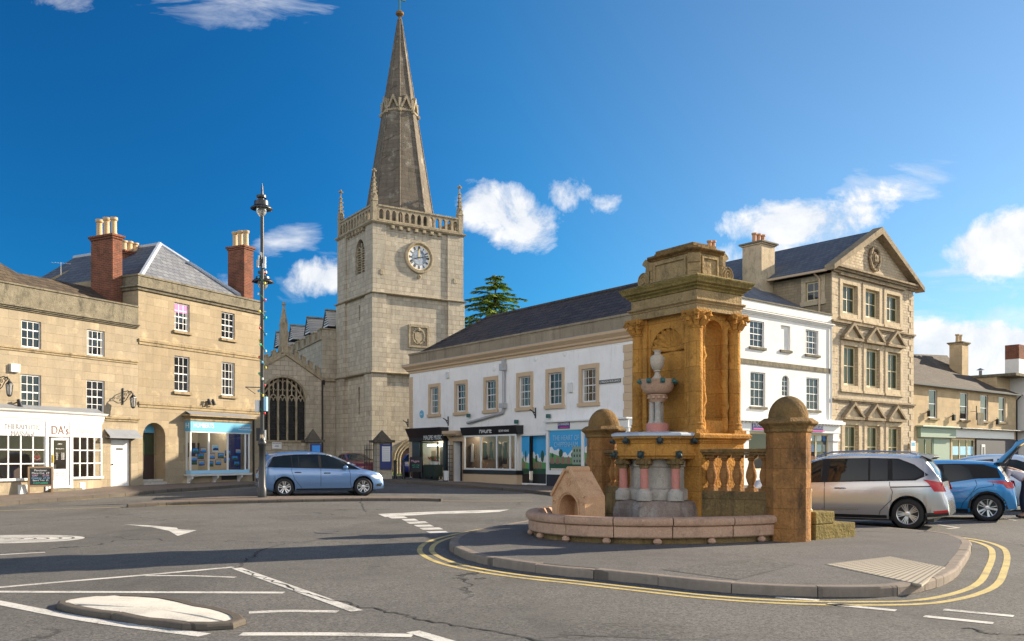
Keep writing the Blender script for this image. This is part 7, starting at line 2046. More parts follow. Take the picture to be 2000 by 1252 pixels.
m = MB(); m.prism([(-.78, 1.44), (-.60, 1.50), (-.5, 1.555), (-.62, 1.555), (-.80, 1.49)], -.60, .60); m.build('spoiler', paint_sky, c.b, bevel=.012)

# ---- silver people carrier at the right
px, py = 8.98, 19.5; head = math.atan2(.52, -.854)
c = Car('parked_car', 'silver people carrier nearest the camera, parked beyond the domed pier', (px, py, 0), head,
        [(-.80, .34), (-.79, .50), (-.76, .66), (-.70, .80), (-.66, 1.02), (-.52, 1.25), (-.36, 1.48), (-.25, 1.585), (.2, 1.625), (.8, 1.65), (1.4, 1.64), (1.9, 1.55), (2.35, 1.39), (2.8, 1.19), (3.12, 1.06), (3.3, 1.02), (3.5, .92), (3.64, .75), (3.70, .52), (3.71, .34)],
        [(-.80, .70), (-.65, 1.02), (-.2, 1.04), (.5, 1.02), (1.6, .97), (2.5, .93), (3.1, .92), (3.4, .82), (3.71, .5)], .915, 2.79, .325, paint_silver, roofw=.75)
c.wheels([(-.16, -.09, .012, .012), (.16, .09, .012, .012), (-.45, -.30, .010, .010), (.45, .30, .010, .010)], n=5)
c.side('side_window', [(-.33, 1.19), (-.12, 1.085), (.30, 1.06), (.33, 1.50), (.16, 1.49), (-.1, 1.36)], 'car_glass')
c.side('side_window', [(.40, 1.055), (.42, 1.51), (.78, 1.515), (.76, 1.045)], 'car_glass')
c.side('side_window', [(.80, 1.045), (.82, 1.515), (1.62, 1.50), (1.66, 1.0)], 'car_glass')
c.side('side_window', [(1.80, 1.0), (1.78, 1.48), (2.0, 1.42), (2.45, 1.22), (2.75, 1.04), (2.78, .965)], 'car_glass')
c.side('window_surround', [(-.40, 1.17), (-.15, 1.05), (2.9, .945), (2.8, 1.04), (2.45, 1.25), (2.0, 1.445), (1.75, 1.515), (.8, 1.535), (.2, 1.52), (-.12, 1.39)], 'gap', .003, n=60)
c.top_patch('windscreen', 2.0, 3.05, 'screen_glass', .97); c.top_patch('rear_window', -.66, -.31, 'car_glass', .93, dirx=-1)
for pts in ([(.36, 1.02), (.36, .95), (.30, .80), (.32, .62), (.44, .50), (.55, .38), (.58, .26)], [(1.72, 1.0), (1.72, .26)], [(2.9, .93), (2.95, .7), (2.9, .4)]): c.line('panel_line', pts, .011, 'gap')
c.line('slide_rail', [(.34, .90), (-.52, .93)], .022, 'gap'); c.line('side_crease', [(1.0, .40), (2.3, .36), (2.5, .38)], .035, 'chrome', .006)
c.line('sill_trim', [(.42, .25), (2.36, .25)], .07, 'black', .006)
for sg in (-1, 1):
    m = MB(); m.tube([(-.15, sg*.60, 1.60), (.0, sg*.655, 1.655), (.9, sg*.675, 1.69), (1.6, sg*.66, 1.665), (1.95, sg*.63, 1.56)], .02, 8); m.build('roof_rail', M['chrome'], c.b, smooth=True)
c.handle(1.38, .86, M['chrome'], .24); c.handle(2.12, .83, M['chrome'], .24); c.mirror(2.62, .98, paint_silver)
c.side('tail_light', [(-.74, .82), (-.66, 1.02), (-.30, 1.075), (-.40, 1.0), (-.52, .82)], 'lamp_red', .012); c.side('reflector', [(-.78, .38), (-.77, .43), (-.50, .40), (-.52, .355)], 'lamp_red', .012)
c.side('bumper_trim', [(-.79, .30), (-.79, .385), (-.34, .355), (-.36, .27)], 'black', .008)
m = MB(); m.prism([(-.42, 1.50), (-.2, 1.60), (-.2, 1.635), (-.44, 1.60), (-.50, 1.56)], -.58, .58); m.build('spoiler', paint_silver, c.b, bevel=.012)
c.side('headlight', [(3.05, .86), (3.4, .80), (3.62, .66), (3.5, .64), (3.2, .72)], 'lamp_clear', .01)

# ---- bright blue hatchback with its tailgate up
px, py = 11.95, 21.8
c = Car('parked_car', 'bright blue hatchback with its tailgate raised, beside the silver people carrier', (px, py, 0), head,
        [(-.62, .36), (-.61, .52), (-.58, .68), (-.54, .86), (-.46, .95), (-.36, 1.10), (-.22, 1.36), (-.12, 1.435), (.4, 1.475), (1.0, 1.49), (1.4, 1.455), (1.8, 1.30), (2.3, 1.05), (2.55, .97), (3.0, .88), (3.22, .74), (3.28, .55), (3.29, .34)],
        [(-.62, .66), (-.5, .94), (-.2, 1.0), (.25, .985), (.7, .90), (1.6, .90), (2.3, .89), (2.7, .82), (3.29, .5)], .87, 2.525, .318, paint_blue, roofw=.76)
c.wheels([(-.22, -.16, .022, .036), (.3, .26, .010, .014)], 'alloy', n=5)
c.side('side_window', [(.30, 1.02), (.42, 1.0), (.78, .945), (.92, .94), (.98, 1.36), (.62, 1.36), (.40, 1.27)], 'car_glass'); c.side('side_window', [(1.06, .94), (1.10, 1.365), (1.4, 1.33), (1.8, 1.14), (2.0, .94)], 'car_glass')
c.side('window_surround', [(-.28, 1.05), (.22, 1.03), (.5, .98), (.8, .93), (2.1, .92), (1.8, 1.18), (1.4, 1.37), (.7, 1.39), (.1, 1.375), (-.2, 1.28)], 'gap', .003, n=50)
c.top_patch('windscreen', 1.42, 2.3, 'screen_glass', .97); c.top_patch('boot_opening', -.44, -.16, 'gap', .93, dirx=-1)
for pts in ([(.26, 1.0), (.22, .88), (.34, .66), (.52, .44), (.58, .26)], [(1.02, .92), (1.04, .26)], [(-.10, .98), (-.14, .86), (.18, .80), (.3, .7)]): c.line('panel_line', pts, .010, 'gap')
c.line('sill_trim', [(.42, .245), (2.1, .245)], .08, 'black', .006); c.line('arch_trim', [(-.42, .30), (-.36, .50), (-.2, .66), (0, .71), (.2, .66), (.36, .50), (.40, .30)], .05, 'black', .006)
c.side('tail_light', [(-.56, .80), (-.53, .95), (-.30, .985), (.02, .96), (-.2, .93), (-.34, .90), (-.42, .80)], 'lamp_red', .012)
c.handle(1.22, .82, paint_blue, .2); c.mirror(1.95, .95, paint_blue)
tg = MB(); tg.prism([(-.12, 1.40), (-.20, 1.455), (-.52, 1.80), (-.60, 1.93), (-.80, 2.00), (-1.02, 1.985), (-1.05, 1.955), (-.82, 1.93), (-.62, 1.80), (-.30, 1.42)], -.66, .66); t_ = tg.build('tailgate', paint_blue, c.b, bevel=.02)
tg = MB(); tg.poly(((-.245, -.55, 1.515), (-.245, .55, 1.515), (-.505, .55, 1.795), (-.505, -.55, 1.795))); tg.build('tailgate_glass', M['car_glass'], t_)
tg = MB(); tg.prism([(-.24, 1.40), (-.34, 1.40), (-.64, 1.74), (-.70, 1.83), (-.64, 1.80)], -.6, .6); tg.build('tailgate_lining', M['black'], t_)
for sg in (-1, 1): tg = MB(); tg.bar((-.30, sg*.6, 1.15), (-.55, sg*.6, 1.72), .02, .02); tg.build('gas_strut', M['black'], t_)

# ---- rounded pale car further back
px, py = 13.5, 26.0
c = Car('parked_car', 'rounded ice blue car behind the raised tailgate, facing right', (px, py, gz(px, py)), math.atan2(-.42, .907),
        [(-.80, .36), (-.79, .55), (-.74, .80), (-.60, 1.0), (-.42, 1.32), (-.1, 1.52), (.4, 1.62), (1.0, 1.645), (1.5, 1.60), (2.0, 1.42), (2.5, 1.14), (2.8, 1.0), (3.2, .88), (3.45, .72), (3.52, .5), (3.53, .34)],
        [(-.80, .7), (-.6, .98), (0, 1.0), (2.2, .95), (2.8, .88), (3.53, .5)], .86, 2.7, .31, paint_ice, roofw=.76)
c.wheels([(-.3, -.2, .03, .03), (.3, .2, .03, .03)], n=5)
c.side('side_window', [(-.35, 1.08), (-.1, 1.34), (.3, 1.47), (.72, 1.50), (.74, 1.04)], 'car_glass'); c.side('side_window', [(.84, 1.04), (.82, 1.505), (1.3, 1.48), (1.75, 1.32), (2.1, 1.04)], 'car_glass'); c.side('quarter_window', [(2.18, 1.0), (2.0, 1.2), (2.3, 1.08), (2.5, .98)], 'car_glass')
c.top_patch('windscreen', 1.55, 2.72, 'screen_glass', .97); c.top_patch('rear_window', -.6, -.2, 'car_glass', .93, dirx=-1); c.mirror(2.2, .98, paint_ice); c.handle(.55, .88, paint_ice); c.line('panel_line', [(.78, 1.0), (.78, .3)], .01, 'gap')
# ---- cars in the churchyard and by the shops
px, py = -10.4, 55.6
c = Car('parked_car', 'dark red car behind the churchyard railings', (px, py, gz(px, py)+.02), math.atan2(-.88, .47),
        [(-.80, .36), (-.78, .6), (-.70, .95), (-.50, 1.02), (-.15, 1.30), (.2, 1.43), (.9, 1.46), (1.4, 1.40), (2.0, 1.12), (2.3, .97), (3.0, .88), (3.3, .74), (3.4, .5), (3.41, .34)],
        [(-.80, .7), (-.6, .92), (0, .95), (2.0, .90), (2.6, .85), (3.41, .5)], .85, 2.6, .31, paint_red)
c.wheels([(-.3, -.2, .03, .03), (.3, .2, .03, .03)], n=5)
c.side('side_window', [(-.25, 1.0), (.1, 1.28), (.8, 1.34), (.82, .98)], 'car_glass'); c.side('side_window', [(.9, .98), (.88, 1.34), (1.3, 1.30), (1.85, .98)], 'car_glass'); c.top_patch('windscreen', 1.45, 2.2, 'screen_glass', .97); c.mirror(1.8, .95, paint_red)
c.side('headlight', [(2.9, .70), (3.0, .80), (3.25, .70), (3.3, .6)], 'lamp_clear', .01)
px, py = -5.95, 54.5
c = Car('parked_car', 'deep blue hatchback seen from behind beside the white terrace', (px-.1, py+.6, gz(px, py)+.05), math.atan2(.86, .5),
        [(-.66, .36), (-.65, .55), (-.62, .82), (-.55, 1.0), (-.36, 1.34), (-.2, 1.46), (.4, 1.52), (1.0, 1.50), (1.5, 1.34), (2.1, 1.0), (2.9, .85), (3.1, .6), (3.12, .34)],
        [(-.66, .7), (-.5, .95), (0, .98), (2.1, .9), (3.12, .5)], .84, 2.45, .3, paint_navy)
c.wheels([(-.3, -.2, .03, .03), (.3, .2, .03, .03)], n=5)
c.top_patch('rear_window', -.57, -.30, 'car_glass', .85, dirx=-1); c.side('side_window', [(-.2, 1.02), (0, 1.32), (1.0, 1.38), (1.5, 1.2), (1.8, 1.0)], 'car_glass'); c.end_patch('number_plate', [(-.26, .78), (.26, .78), (.26, .89), (-.26, .89)], 'yellow', True, .02)
for sg in (-1, 1): c.end_patch('tail_light', [(sg*.76, .80), (sg*.74, 1.1), (sg*.60, 1.08), (sg*.60, .82)], 'lamp_red', True)

# ================================================ people
M['skin'] = plain('skin', (.48, .27, .18), .6, .08, 6); M['shirt'] = plain('pale_lilac_shirt', (.62, .58, .66), .8, .06, 3, bump=.3); M['trouser'] = plain('dark_trousers', (.018, .022, .04), .85, .2, 4)
M['hair'] = plain('brown_hair', (.06, .035, .02), .7, .2, 20); M['shoe'] = plain('black_shoe', (.012, .012, .013), .5, .2, 5); M['jumper'] = plain('dark_green_jumper', (.03, .05, .04), .85, .15, 6)
def skin(name, chains, mat, parent, sub=2):
    """chains: lists of (x,y,z,radius) that share joints where points coincide"""
    V = []; E = []; Rr = []; key = {}
    for ch in chains:
        prev = None
        for x, y, z, r in ch:
            k = (round(x, 4), round(y, 4), round(z, 4))
            if k not in key: key[k] = len(V); V.append((x, y, z)); Rr.append(r)
            i = key[k]
            if prev is not None: E.append((prev, i))
            prev = i
    me = bpy.data.meshes.new(name); me.from_pydata(V, E, []); me.materials.append(mat)
    o = bpy.data.objects.new(name, me); C.objects.link(o); o.parent = parent
    md = o.modifiers.new('Skin', 'SKIN'); md.use_smooth_shade = True
    for i, r in enumerate(Rr):
        sv = me.skin_vertices[0].data[i]; sv.radius = (r, r); sv.use_root = (i == 0)
    s = o.modifiers.new('Subdivision', 'SUBSURF'); s.levels = sub; s.render_levels = sub
    return o
def person(label, loc, rot, J, top, hands=True):
    T = thing('person', label, 'person', loc, rot)
    P = {k: Vector(v) for k, v in J.items()}
    t = lambda k, r: (*P[k], r)
    ch = [[t('pelvis', .13), t('waist', .125), t('chest', .135), t('neck', .055), t('chin', .06), t('head', .095), t('crown', .07)]]
    for s in 'lr':
        ch.append([t('chest', .135), t(s+'sh', .062), t(s+'el', .045), t(s+'wr', .03), t(s+'pa', .034)])
        ch.append([t('pelvis', .13), t(s+'hip', .09), t(s+'kn', .062), t(s+'an', .042), t(s+'to', .035)])
        w, p = P[s+'wr'], P[s+'pa']; d = (p-w).normalized(); sd = d.cross(Vector((1, 0, 0)))
        sd = sd.normalized() if sd.length > .1 else Vector((0, 1, 0)); nn = sd.cross(d)
        for k, ln in enumerate((.065, .08, .075, .058)):
            b = p+sd*(k-1.5)*.019
            ch.append([t(s+'pa', .034), (*(b+d*.03), .0095), (*(b+d*(.03+ln*.5)+nn*.01), .009), (*(b+d*(.03+ln*.9)+nn*.03), .0075)])
        ch.append([t(s+'pa', .034), (*(p+sd*.045-d*.01), .011), (*(p+sd*.06+d*.035), .009)])
    b = skin('body', ch, M['skin'], T)
    tp = [[t('pelvis', .15), t('waist', .15), t('chest', .165)]]
    for s in 'lr': tp.append([t('chest', .165), t(s+'sh', .082), t(s+'el', .062), (*P[s+'el'].lerp(P[s+'wr'], .55), .052)])
    skin('shirt', tp, top, b)
    tr = [[t('waist', .13), t('pelvis', .155)]]
    for s in 'lr': tr.append([t('pelvis', .155), t(s+'hip', .105), t(s+'kn', .08), (*P[s+'an'].lerp(P[s+'kn'], .08), .065)])
    skin('trousers', tr, M['trouser'], b)
    for s in 'lr':
        d = (P[s+'to']-P[s+'an']); d.z = 0; d = d.normalized()*.06; a = P[s+'an']
        skin('shoe', [[(a.x-d.x*.6, a.y-d.y*.6, .05, .048), (a.x+d.x, a.y+d.y, .048, .046), (P[s+'to'].x+d.x*.5, P[s+'to'].y+d.y*.5, .04, .036)]], M['shoe'], b, 1)
    up = (P['crown']-P['chin']).normalized(); f = (P['face']-P['head']).normalized(); f = (f-up*f.dot(up)).normalized(); sd = up.cross(f)
    h = P['head']
    skin('hair', [[(*(h+up*.06-f*.055), .075), (*(h+up*.075), .085), (*(h+up*.055+f*.035), .07)], [(*(h+up*.06-f*.055), .075), (*(h-f*.07-up*.02), .06)]], M['hair'], b, 1)
    q = MB(); nb = h+f*.092
    q.tube([nb+up*.02, nb+f*.02-up*.02, nb+f*.012-up*.032], [.008, .014, .012], 8)
    for s in (-1, 1): q.ball(tuple(h+sd*s*.098-up*.0), .022, 8, .032)
    q.build('face_detail', M['skin'], b, smooth=True)
    q = MB()
    for s in (-1, 1): q.ball(tuple(nb+sd*s*.033+up*.018-f*.004), .010, 8)
    q.build('eyes', M['ink'], b, smooth=True)
    q = MB(); q.tube([nb-sd*.025-up*.055-f*.008, nb-up*.058, nb+sd*.025-up*.055-f*.008], .006, 6); q.build('lips', M['rose'], b, smooth=True)
    return T
# local +x is the way the person faces
person('person in pale lilac shirt and dark trousers bending into the open car boot', (12.98, 22.15, 0), head,
       dict(pelvis=(-.12, 0, .95), waist=(.0, 0, 1.08), chest=(.24, 0, 1.22), neck=(.42, 0, 1.27), chin=(.50, 0, 1.25), head=(.58, 0, 1.27), crown=(.68, 0, 1.28), face=(.60, 0, 1.15),
            lsh=(.30, .19, 1.20), lel=(.36, .24, .93), lwr=(.50, .20, .76), lpa=(.56, .19, .70), rsh=(.30, -.19, 1.20), rel=(.36, -.24, .93), rwr=(.50, -.20, .76), rpa=(.56, -.19, .70),
            lhip=(-.10, .10, .90), lkn=(-.04, .12, .50), lan=(-.10, .13, .08), lto=(.06, .14, .045), rhip=(-.10, -.10, .90), rkn=(-.0, -.12, .50), ran=(-.04, -.14, .08), rto=(.12, -.15, .045)), M['shirt'])
person('person with brown hair standing behind the silver car, mostly hidden by the pier', (8.72, 25.2, 0), math.atan2(-.3, -.95),
       dict(pelvis=(0, 0, .90), waist=(0, 0, 1.04), chest=(.01, 0, 1.24), neck=(.0, 0, 1.41), chin=(.02, 0, 1.47), head=(.02, 0, 1.535), crown=(.01, 0, 1.60), face=(.12, 0, 1.535),
            lsh=(.0, .19, 1.34), lel=(-.02, .24, 1.07), lwr=(.08, .24, .86), lpa=(.11, .24, .79), rsh=(.0, -.19, 1.34), rel=(-.02, -.24, 1.07), rwr=(.08, -.24, .86), rpa=(.11, -.24, .79),
            lhip=(0, .10, .86), lkn=(.06, .10, .48), lan=(.0, .11, .08), lto=(.15, .12, .045), rhip=(0, -.10, .86), rkn=(-.02, -.10, .48), ran=(-.10, -.11, .08), rto=(.04, -.12, .045)), M['jumper'])

# ================================================ street lamp
LD = 29.8
LX, LY = (512-CX)/FX*LD, LD; LZ = gz(LX, LY)+.10
lz = lambda py: EYE+(CY-py)/FX*LD
T = thing('street_lamp', 'tall black lamp post with two bell lanterns behind the sky blue car', 'street lamp', (LX, LY, 0))
q = MB(); q.lathe([(.15, LZ), (.15, LZ+.30), (.12, LZ+.36), (.115, lz(900)), (.115, lz(872)), (.15, lz(869)), (.155, lz(864)), (.12, lz(861)), (.085, lz(852)), (.07, lz(840)), (.065, lz(700)), (.058, lz(420)), (.05, lz(386)), (.035, lz(372)), (.012, lz(358))], 0, 0, 20); q.build('pole', M['iron'], T, smooth=True)
def lantern(px, dy, ytop, yrim, ybot, nm='lantern'):
    x = (px-512)/FX*LD; k = MB(); zt, zr, zb = lz(ytop), lz(yrim), lz(ybot)
    k.lathe([(.03, zt+.1), (.16, zt+.08), (.17, zt), (.10, zt-.02), (.10, zt-.06), (.24, zt-.12), (.25, zr+.10), (.37, zr+.01), (.37, zr-.015), (.22, zr+.05)], x, dy, 24, cap=False); o = k.build(nm, M['iron'], T, smooth=True)
    g = MB(); g.lathe([(.185, zr+.04), (.18, zr-.05), (.15, zr-.16), (.08, zb+.03), (.01, zb)], x, dy, 20, cap=False); g.build('lantern_glass', M['lamp_bowl'], o, smooth=True)
    g = MB(); g.lathe([(.04, zr+.03), (.05, zr-.1), (.01, zr-.16)], x, dy, 10); g.build('lamp_bulb', M['plastic'], o)
M['lamp_bowl'] = plain('frosted_lantern_bowl', (.62, .62, .60), .15, .05, 5); M['lamp_bowl'].node_tree.nodes['Principled BSDF'].inputs['Transmission Weight'].default_value = .6
lantern(511, -.02, 387, 408, 424); lantern(508.5, .30, 531, 547, 563)
q = MB(); q.tube([(0, .03, lz(535)), (-.05, .3, lz(528))], .03, 8); q.build('lantern_arm', M['iron'], T)
q = MB(); q.box(-.11, -.06, -.12, .0, lz(520), lz(500)); q.build('antenna_box', M['plastic'], T, bevel=.01); q = MB(); q.box(.04, .14, -.14, .0, lz(525), lz(516)); q.build('antenna_box', M['plastic'], T, bevel=.01)
q = MB(); q.box(.06, .145, -.1, -.02, lz(515.5), lz(502)); q.build('antenna_box', M['plastic'], T, bevel=.01); q = MB(); q.box(-.20, -.14, .0, .12, lz(522), lz(507)); q.build('antenna_box', M['grey_pipe'], T, bevel=.01)
q = MB(); q.tube([(-.04, -.09, lz(500)), (-.04, -.09, lz(494))], .012, 6); q.tube([(.01, -.09, lz(507)), (.01, -.09, lz(494))], .012, 6); q.build('antenna_rod', M['plastic'], T)
q = MB(); q.box(-.20, -.07, -.16, .06, lz(805), lz(782)); q.build('control_box', M['plastic'], T, bevel=.01); q = MB(); q.box(.07, .17, -.08, .12, lz(803), lz(775)); q.build('control_box', M['pale_blue'], T, bevel=.01)
q = MB(); q.box(-.20, -.075, -.02, .02, lz(861), lz(836)); q.build('rear_plate', M['black'], T, bevel=.005); q = MB(); q.box(.075, .13, -.02, .02, lz(860), lz(840)); q.build('rear_plate', M['plastic'], T, bevel=.005)
q = MB(); q.box(-.05, .05, -.095, -.06, lz(858), lz(849)); q.build('sticker', M['tan_trim'], T)
q = MB(); q.bar((0, -.07, lz(757)), (-.52, -.2, lz(757)), .03, .03); q.bar((-.5, -.19, lz(757)), (-.2, -.1, lz(770)), .018, .018); q.build('sign_bracket', M['iron'], T)
F = thing('string_lights', 'string of coloured bulbs wound round the tall lamp post', 'fairy lights', (LX, LY, 0))
pts = []; n = 150
for k in range(n+1): t = k/n; an = 2*PI*9*t+.6; z = lz(526)+(lz(812)-lz(526))*t; pts.append((.085*cos(an), .085*sin(an), z))
q = MB(); q.tube(pts, .009, 5); q.build('cable', M['cable'] if 'cable' in M else plain('green_cable', (.05, .25, .10), .6), F)
BC = [plain('bulb_red', (.75, .02, .04), .3), plain('bulb_blue', (.02, .35, .75), .3), plain('bulb_yellow', (.8, .6, .03), .3), plain('bulb_green', (.03, .55, .25), .3), plain('bulb_white', (.75, .75, .7), .3)]
for k in range(26):
    x, y, z = pts[int(n*(k+.5)/26)]; q = MB(); q.ball((x*1.45, y*1.45, z-.02), .035, 8, .05); q.build('bulb', BC[k % 5], F, smooth=True)

# ================================================ street furniture by the church and shops
M['cap_grey'] = rough_stone('grey_pillar_cap', (.17, .145, .115), (.11, .095, .075), (.05, .045, .04), .7)
def gate_pillar(px, Y, label, boardm, w=.46):
    X = (px-CX)/FX*Y; z = gz(X, Y); top = EYE+(CY-(840 if px > 650 else 838))/FX*Y
    T = thing('gate_pillar', label, 'pillar', (X, Y, z), .45); h = top-z
    q = MB(); q.box(-w, w, -w, w, -.1, .45); q.box(-w+.06, w-.06, -w+.06, w-.06, .453, h-.72); q.build('pillar_shaft', M['church'], T, bevel=.015)
    q = MB(); q.box(-w-.14, w+.14, -w-.14, w+.14, h-.717, h-.58); q.lathe([(1.34*w, h-.577), (.02, h)], 0, 0, 4, PI/4, PI/4+2*PI); q.build('pillar_cap', M['cap_grey'], T, bevel=.01)
    return T, h, w
T, h, w = gate_pillar(746, 50, 'stone gate pillar with gabled cap and tall navy notice board', 'navy')
q = MB(); q.box(-.26, .42, -w-.06, -w+.05, .55, h-.80); b = q.build('notice_board', M['navy'], T, bevel=.01); MB().box(-.16, .32, -w-.075, -w-.061, 1.0, h-.93).build('notice_sheet', M['paper'], b)
for k in range(9): MB().box(-.12, .28, -w-.079, -w-.076, 1.08+k*.11, 1.10+k*.11).build('notice_line', M['grey_letter'], b)
q = MB(); q.box(w-.02, w+.05, -.3, .3, 1.6, h-.6); q.build('side_board', M['navy'], T, bevel=.01)
T, h, w = gate_pillar(611, 46.5, 'stone gate pillar with domed cap and bright blue notice board', 'bright_blue', .38)
q = MB(); q.box(-.22, .36, -w-.06, -w+.05, .9, h-.78); b = q.build('notice_board', M['navy'], T, bevel=.01); MB().box(-.14, .28, -w-.075, -w-.061, 1.0, h-.88).build('notice_sheet', M['bright_blue'], b)
# iron gate leaf
Y = 50.3; X = (722-CX)/FX*Y; z = gz(X, Y)
T = thing('iron_gate', 'black iron gate leaf folded open beside the pillar notice board', 'gate', (X, Y, z), -.5)
q = MB()
for k in range(7): x = -.36+k*.12; q.bar((x, 0, .08), (x, 0, 1.85+.2*(k/6)), .03, .03); q.lathe([(.03, 1.86+.2*k/6), (.002, 1.98+.2*k/6)], x, 0, 4)
for zz in (.15, .9, 1.65): q.bar((-.38, .0, zz), (.38, 0, zz), .035, .05)
q.build('gate_bars', M['iron'], T)
Y = 48.3; X = (879.5-CX)/FX*Y; z = gz(X, Y)+.1
T = thing('lattice_gate', 'black lattice gate standing open between the music shop and tan doorway', 'gate', (X, Y, z), -.9)
q = MB(); 
for k in range(4): x = -.24+k*.16; q.bar((x, 0, 0), (x, 0, 2.0), .03, .03)
for k in range(9): zz = .05+k*.24; q.bar((-.24, .0, zz), (.24, 0, zz), .03, .03)
q.build('gate_bars', M['iron'], T)
for px, lab in ((771.6, 'black iron bollard standing clear on the grass edge'), (788.2, 'black iron bollard in front of the deep blue hatchback')):
    Y = 51.0; X = (px-CX)/FX*Y
    T = thing('bollard', lab, 'bollard', (X, Y, gz(X, Y)), 0, 'bollards at the churchyard entrance')
    q = MB(); q.lathe([(.11, 0), (.11, .12), (.085, .15), (.08, .95), (.10, .97), (.10, 1.02), (.06, 1.08), (.002, 1.1)], 0, 0, 12); q.build('bollard_post', M['iron'], T, smooth=True)
def aboard(name, label, X, Y, rot, w, h, fm, lines, lean=.16, z=None):
    T = thing(name, label, 'chalkboard', (X, Y, z if z is not None else gz(X, Y)+.12), rot)
    for s in (-1, 1):
        TM = Matrix.Translation((0, s*lean*1.0, 0)) @ Matrix.Rotation(s*math.atan2(lean, h), 4, 'X')
        q = MB(TM); q.box(-w/2, -w/2+.06, -.015, .015, 0, h); q.box(w/2-.06, w/2, -.015, .015, 0, h); q.box(-w/2+.06, w/2-.06, -.015, .015, h-.06, h); q.box(-w/2+.06, w/2-.06, -.015, .015, .26*h, .26*h+.06)
        f = q.build('frame', M[fm], T); q = MB(TM); q.box(-w/2+.06, w/2-.06, -.006, .006, .26*h+.06, h-.06); bd = q.build('board', M['blackboard'], f)
        if s < 0:
            for (bt, sz, mt, x, zz) in lines:
                o = text('chalk_lettering', bt, sz, M[mt], bd, x, 0, 0); o.data.transform(TM @ Matrix.Translation((0, -.011, zz)))
M['chalk_pink'] = plain('pink_chalk', (.7, .42, .55), .9); M['chalk_blue'] = plain('blue_chalk', (.2, .5, .75), .9); M['chalk_green'] = plain('green_chalk', (.08, .55, .35), .9); M['chalk'] = plain('white_chalk', (.72, .72, .70), .9)
p0 = gpt(79, 964, .12)
aboard('chalkboard_sign', 'pine framed chalkboard of haircut prices outside the barber shop', p0.x, p0.y, FA.rot-.55, .80, .98, 'wood',
       [('Pensioner', .10, 'chalk', 0, .84), ('Mens Cut  £9', .10, 'chalk', 0, .74), ('OAP      £7.50', .09, 'chalk_pink', 0, .65), ('Children  £7.50', .09, 'chalk_blue', 0, .56), ('Beard Trim  £5', .08, 'chalk', 0, .48), ('01249 650055', .08, 'chalk_green', 0, .38)])
Y = 51.8; X = (813-CX)/FX*Y
aboard('chalkboard_sign', 'black chalkboard with music shop menu standing by the terrace corner', X, Y, -.25, .80, 1.2, 'black', [('Magpie', .19, 'chalk_pink', -.05, .95), ('guitars  strings', .08, 'chalk_green', 0, .72), ('open today', .09, 'chalk_green', 0, .60)])
Y = 49.6; X = (846-CX)/FX*Y; zz = gz(X, Y)+.12
T = thing('planter_trolley', 'dark green planter trolley with pink flowers outside the music shop', 'planter', (X, Y, zz), FM.rot)
q = MB(); q.box(-.62, .62, -.26, .26, .14, .82); 
for k in range(5): q.box(-.6+.26*k, -.42+.26*k, -.275, -.262, .18, .78)
q.build('planter_box', M['green'], T, bevel=.012)
for x in (-.5, .5): 
    for y in (-.2, .2): q = MB(); q.ball((x, y, .07), .07, 8); q.build('caster', M['black'], T, smooth=True)
rnd = random.Random(8)
for x, pm in ((-.05, 'plastic'), (.28, 'plastic')):
    q = MB(); q.lathe([(.13, .822), (.18, 1.0), (.19, 1.0)], x, 0, 14); pt_ = q.build('flower_pot', M[pm], T, smooth=True)
    for nm, mt, cnt in (('foliage', 'leaf', 60), ('flowers', 'flower', 22)):
        q = MB()
        for k in range(cnt):
            an, r, zq = rnd.random()*6.28, .26*rnd.random()**.5, 1.0+.28*rnd.random(); c_ = Vector((x+r*cos(an), r*sin(an), zq)); e = Vector((rnd.uniform(-1, 1), rnd.uniform(-1, 1), rnd.uniform(-1, 1))).normalized()*.06; f_ = e.cross(Vector((.3, .5, .8)))
            q.poly((tuple(c_-e), tuple(c_+f_), tuple(c_+e), tuple(c_-f_)))
        q.build(nm, M[mt], pt_)
Y = 48.4; X = (872-CX)/FX*Y
T = thing('white_bin', 'white cylindrical bucket by the lattice gate', 'bucket', (X, Y, gz(X, Y)+.12)); q = MB(); q.lathe([(.15, 0), (.17, .5), (.18, .5), (.18, .53), (.15, .53), (.14, .1)], 0, 0, 16); q.build('bucket_shell', M['plastic'], T, smooth=True)
# ================================================ signs and fittings on the walls
def on(F, name, label, cat, px, py, y=0.0, group=None):
    u = F.u(px, y); w_ = F.w(u, y); return thing(name, label, cat, (w_.x, w_.y, F.z(px, py, y)), F.rot, group)
def plate(F, name, label, cat, px, py, w, h, mat, lines=(), d=.04, y=0.0):
    T = on(F, name, label, cat, px, py, y); q = MB(); q.box(-w/2, w/2, -d, -.003, -h/2, h/2); b = q.build('panel', M[mat], T, bevel=.006)
    for bt, sz, mt, x, z in lines: text('lettering', bt, sz, M[mt], b, x, -d-.004, z, xs=.9)
    return T, b
T, b = plate(FM, 'street_name_sign', 'black street name sign reading LONDON BUILDINGS on the white wall', 'sign', 1192, 745, 1.5, .24, 'white', (), .03)
q = MB(); q.box(-.72, .72, -.034, -.031, -.09, .09); q.build('sign_face', M['black'], b); text('lettering', 'LONDON BUILDINGS', .15, M['white'], b, 0, -.038, 0, xs=.92)
T = on(FM, 'blue_plaque', 'round blue plaque on the white wall near the music shop', 'plaque', 824, 809); q = MB(Matrix.Rotation(PI/2, 4, 'X')); q.lathe([(.24, .002), (.24, .03), (.21, .04), (.002, .04)], 0, 0, 24); b = q.build('plaque_disc', M['blue_sign'], T); text('lettering', 'HISTORIC\nBUILDING', .06, M['white'], b, 0, -.044, 0)
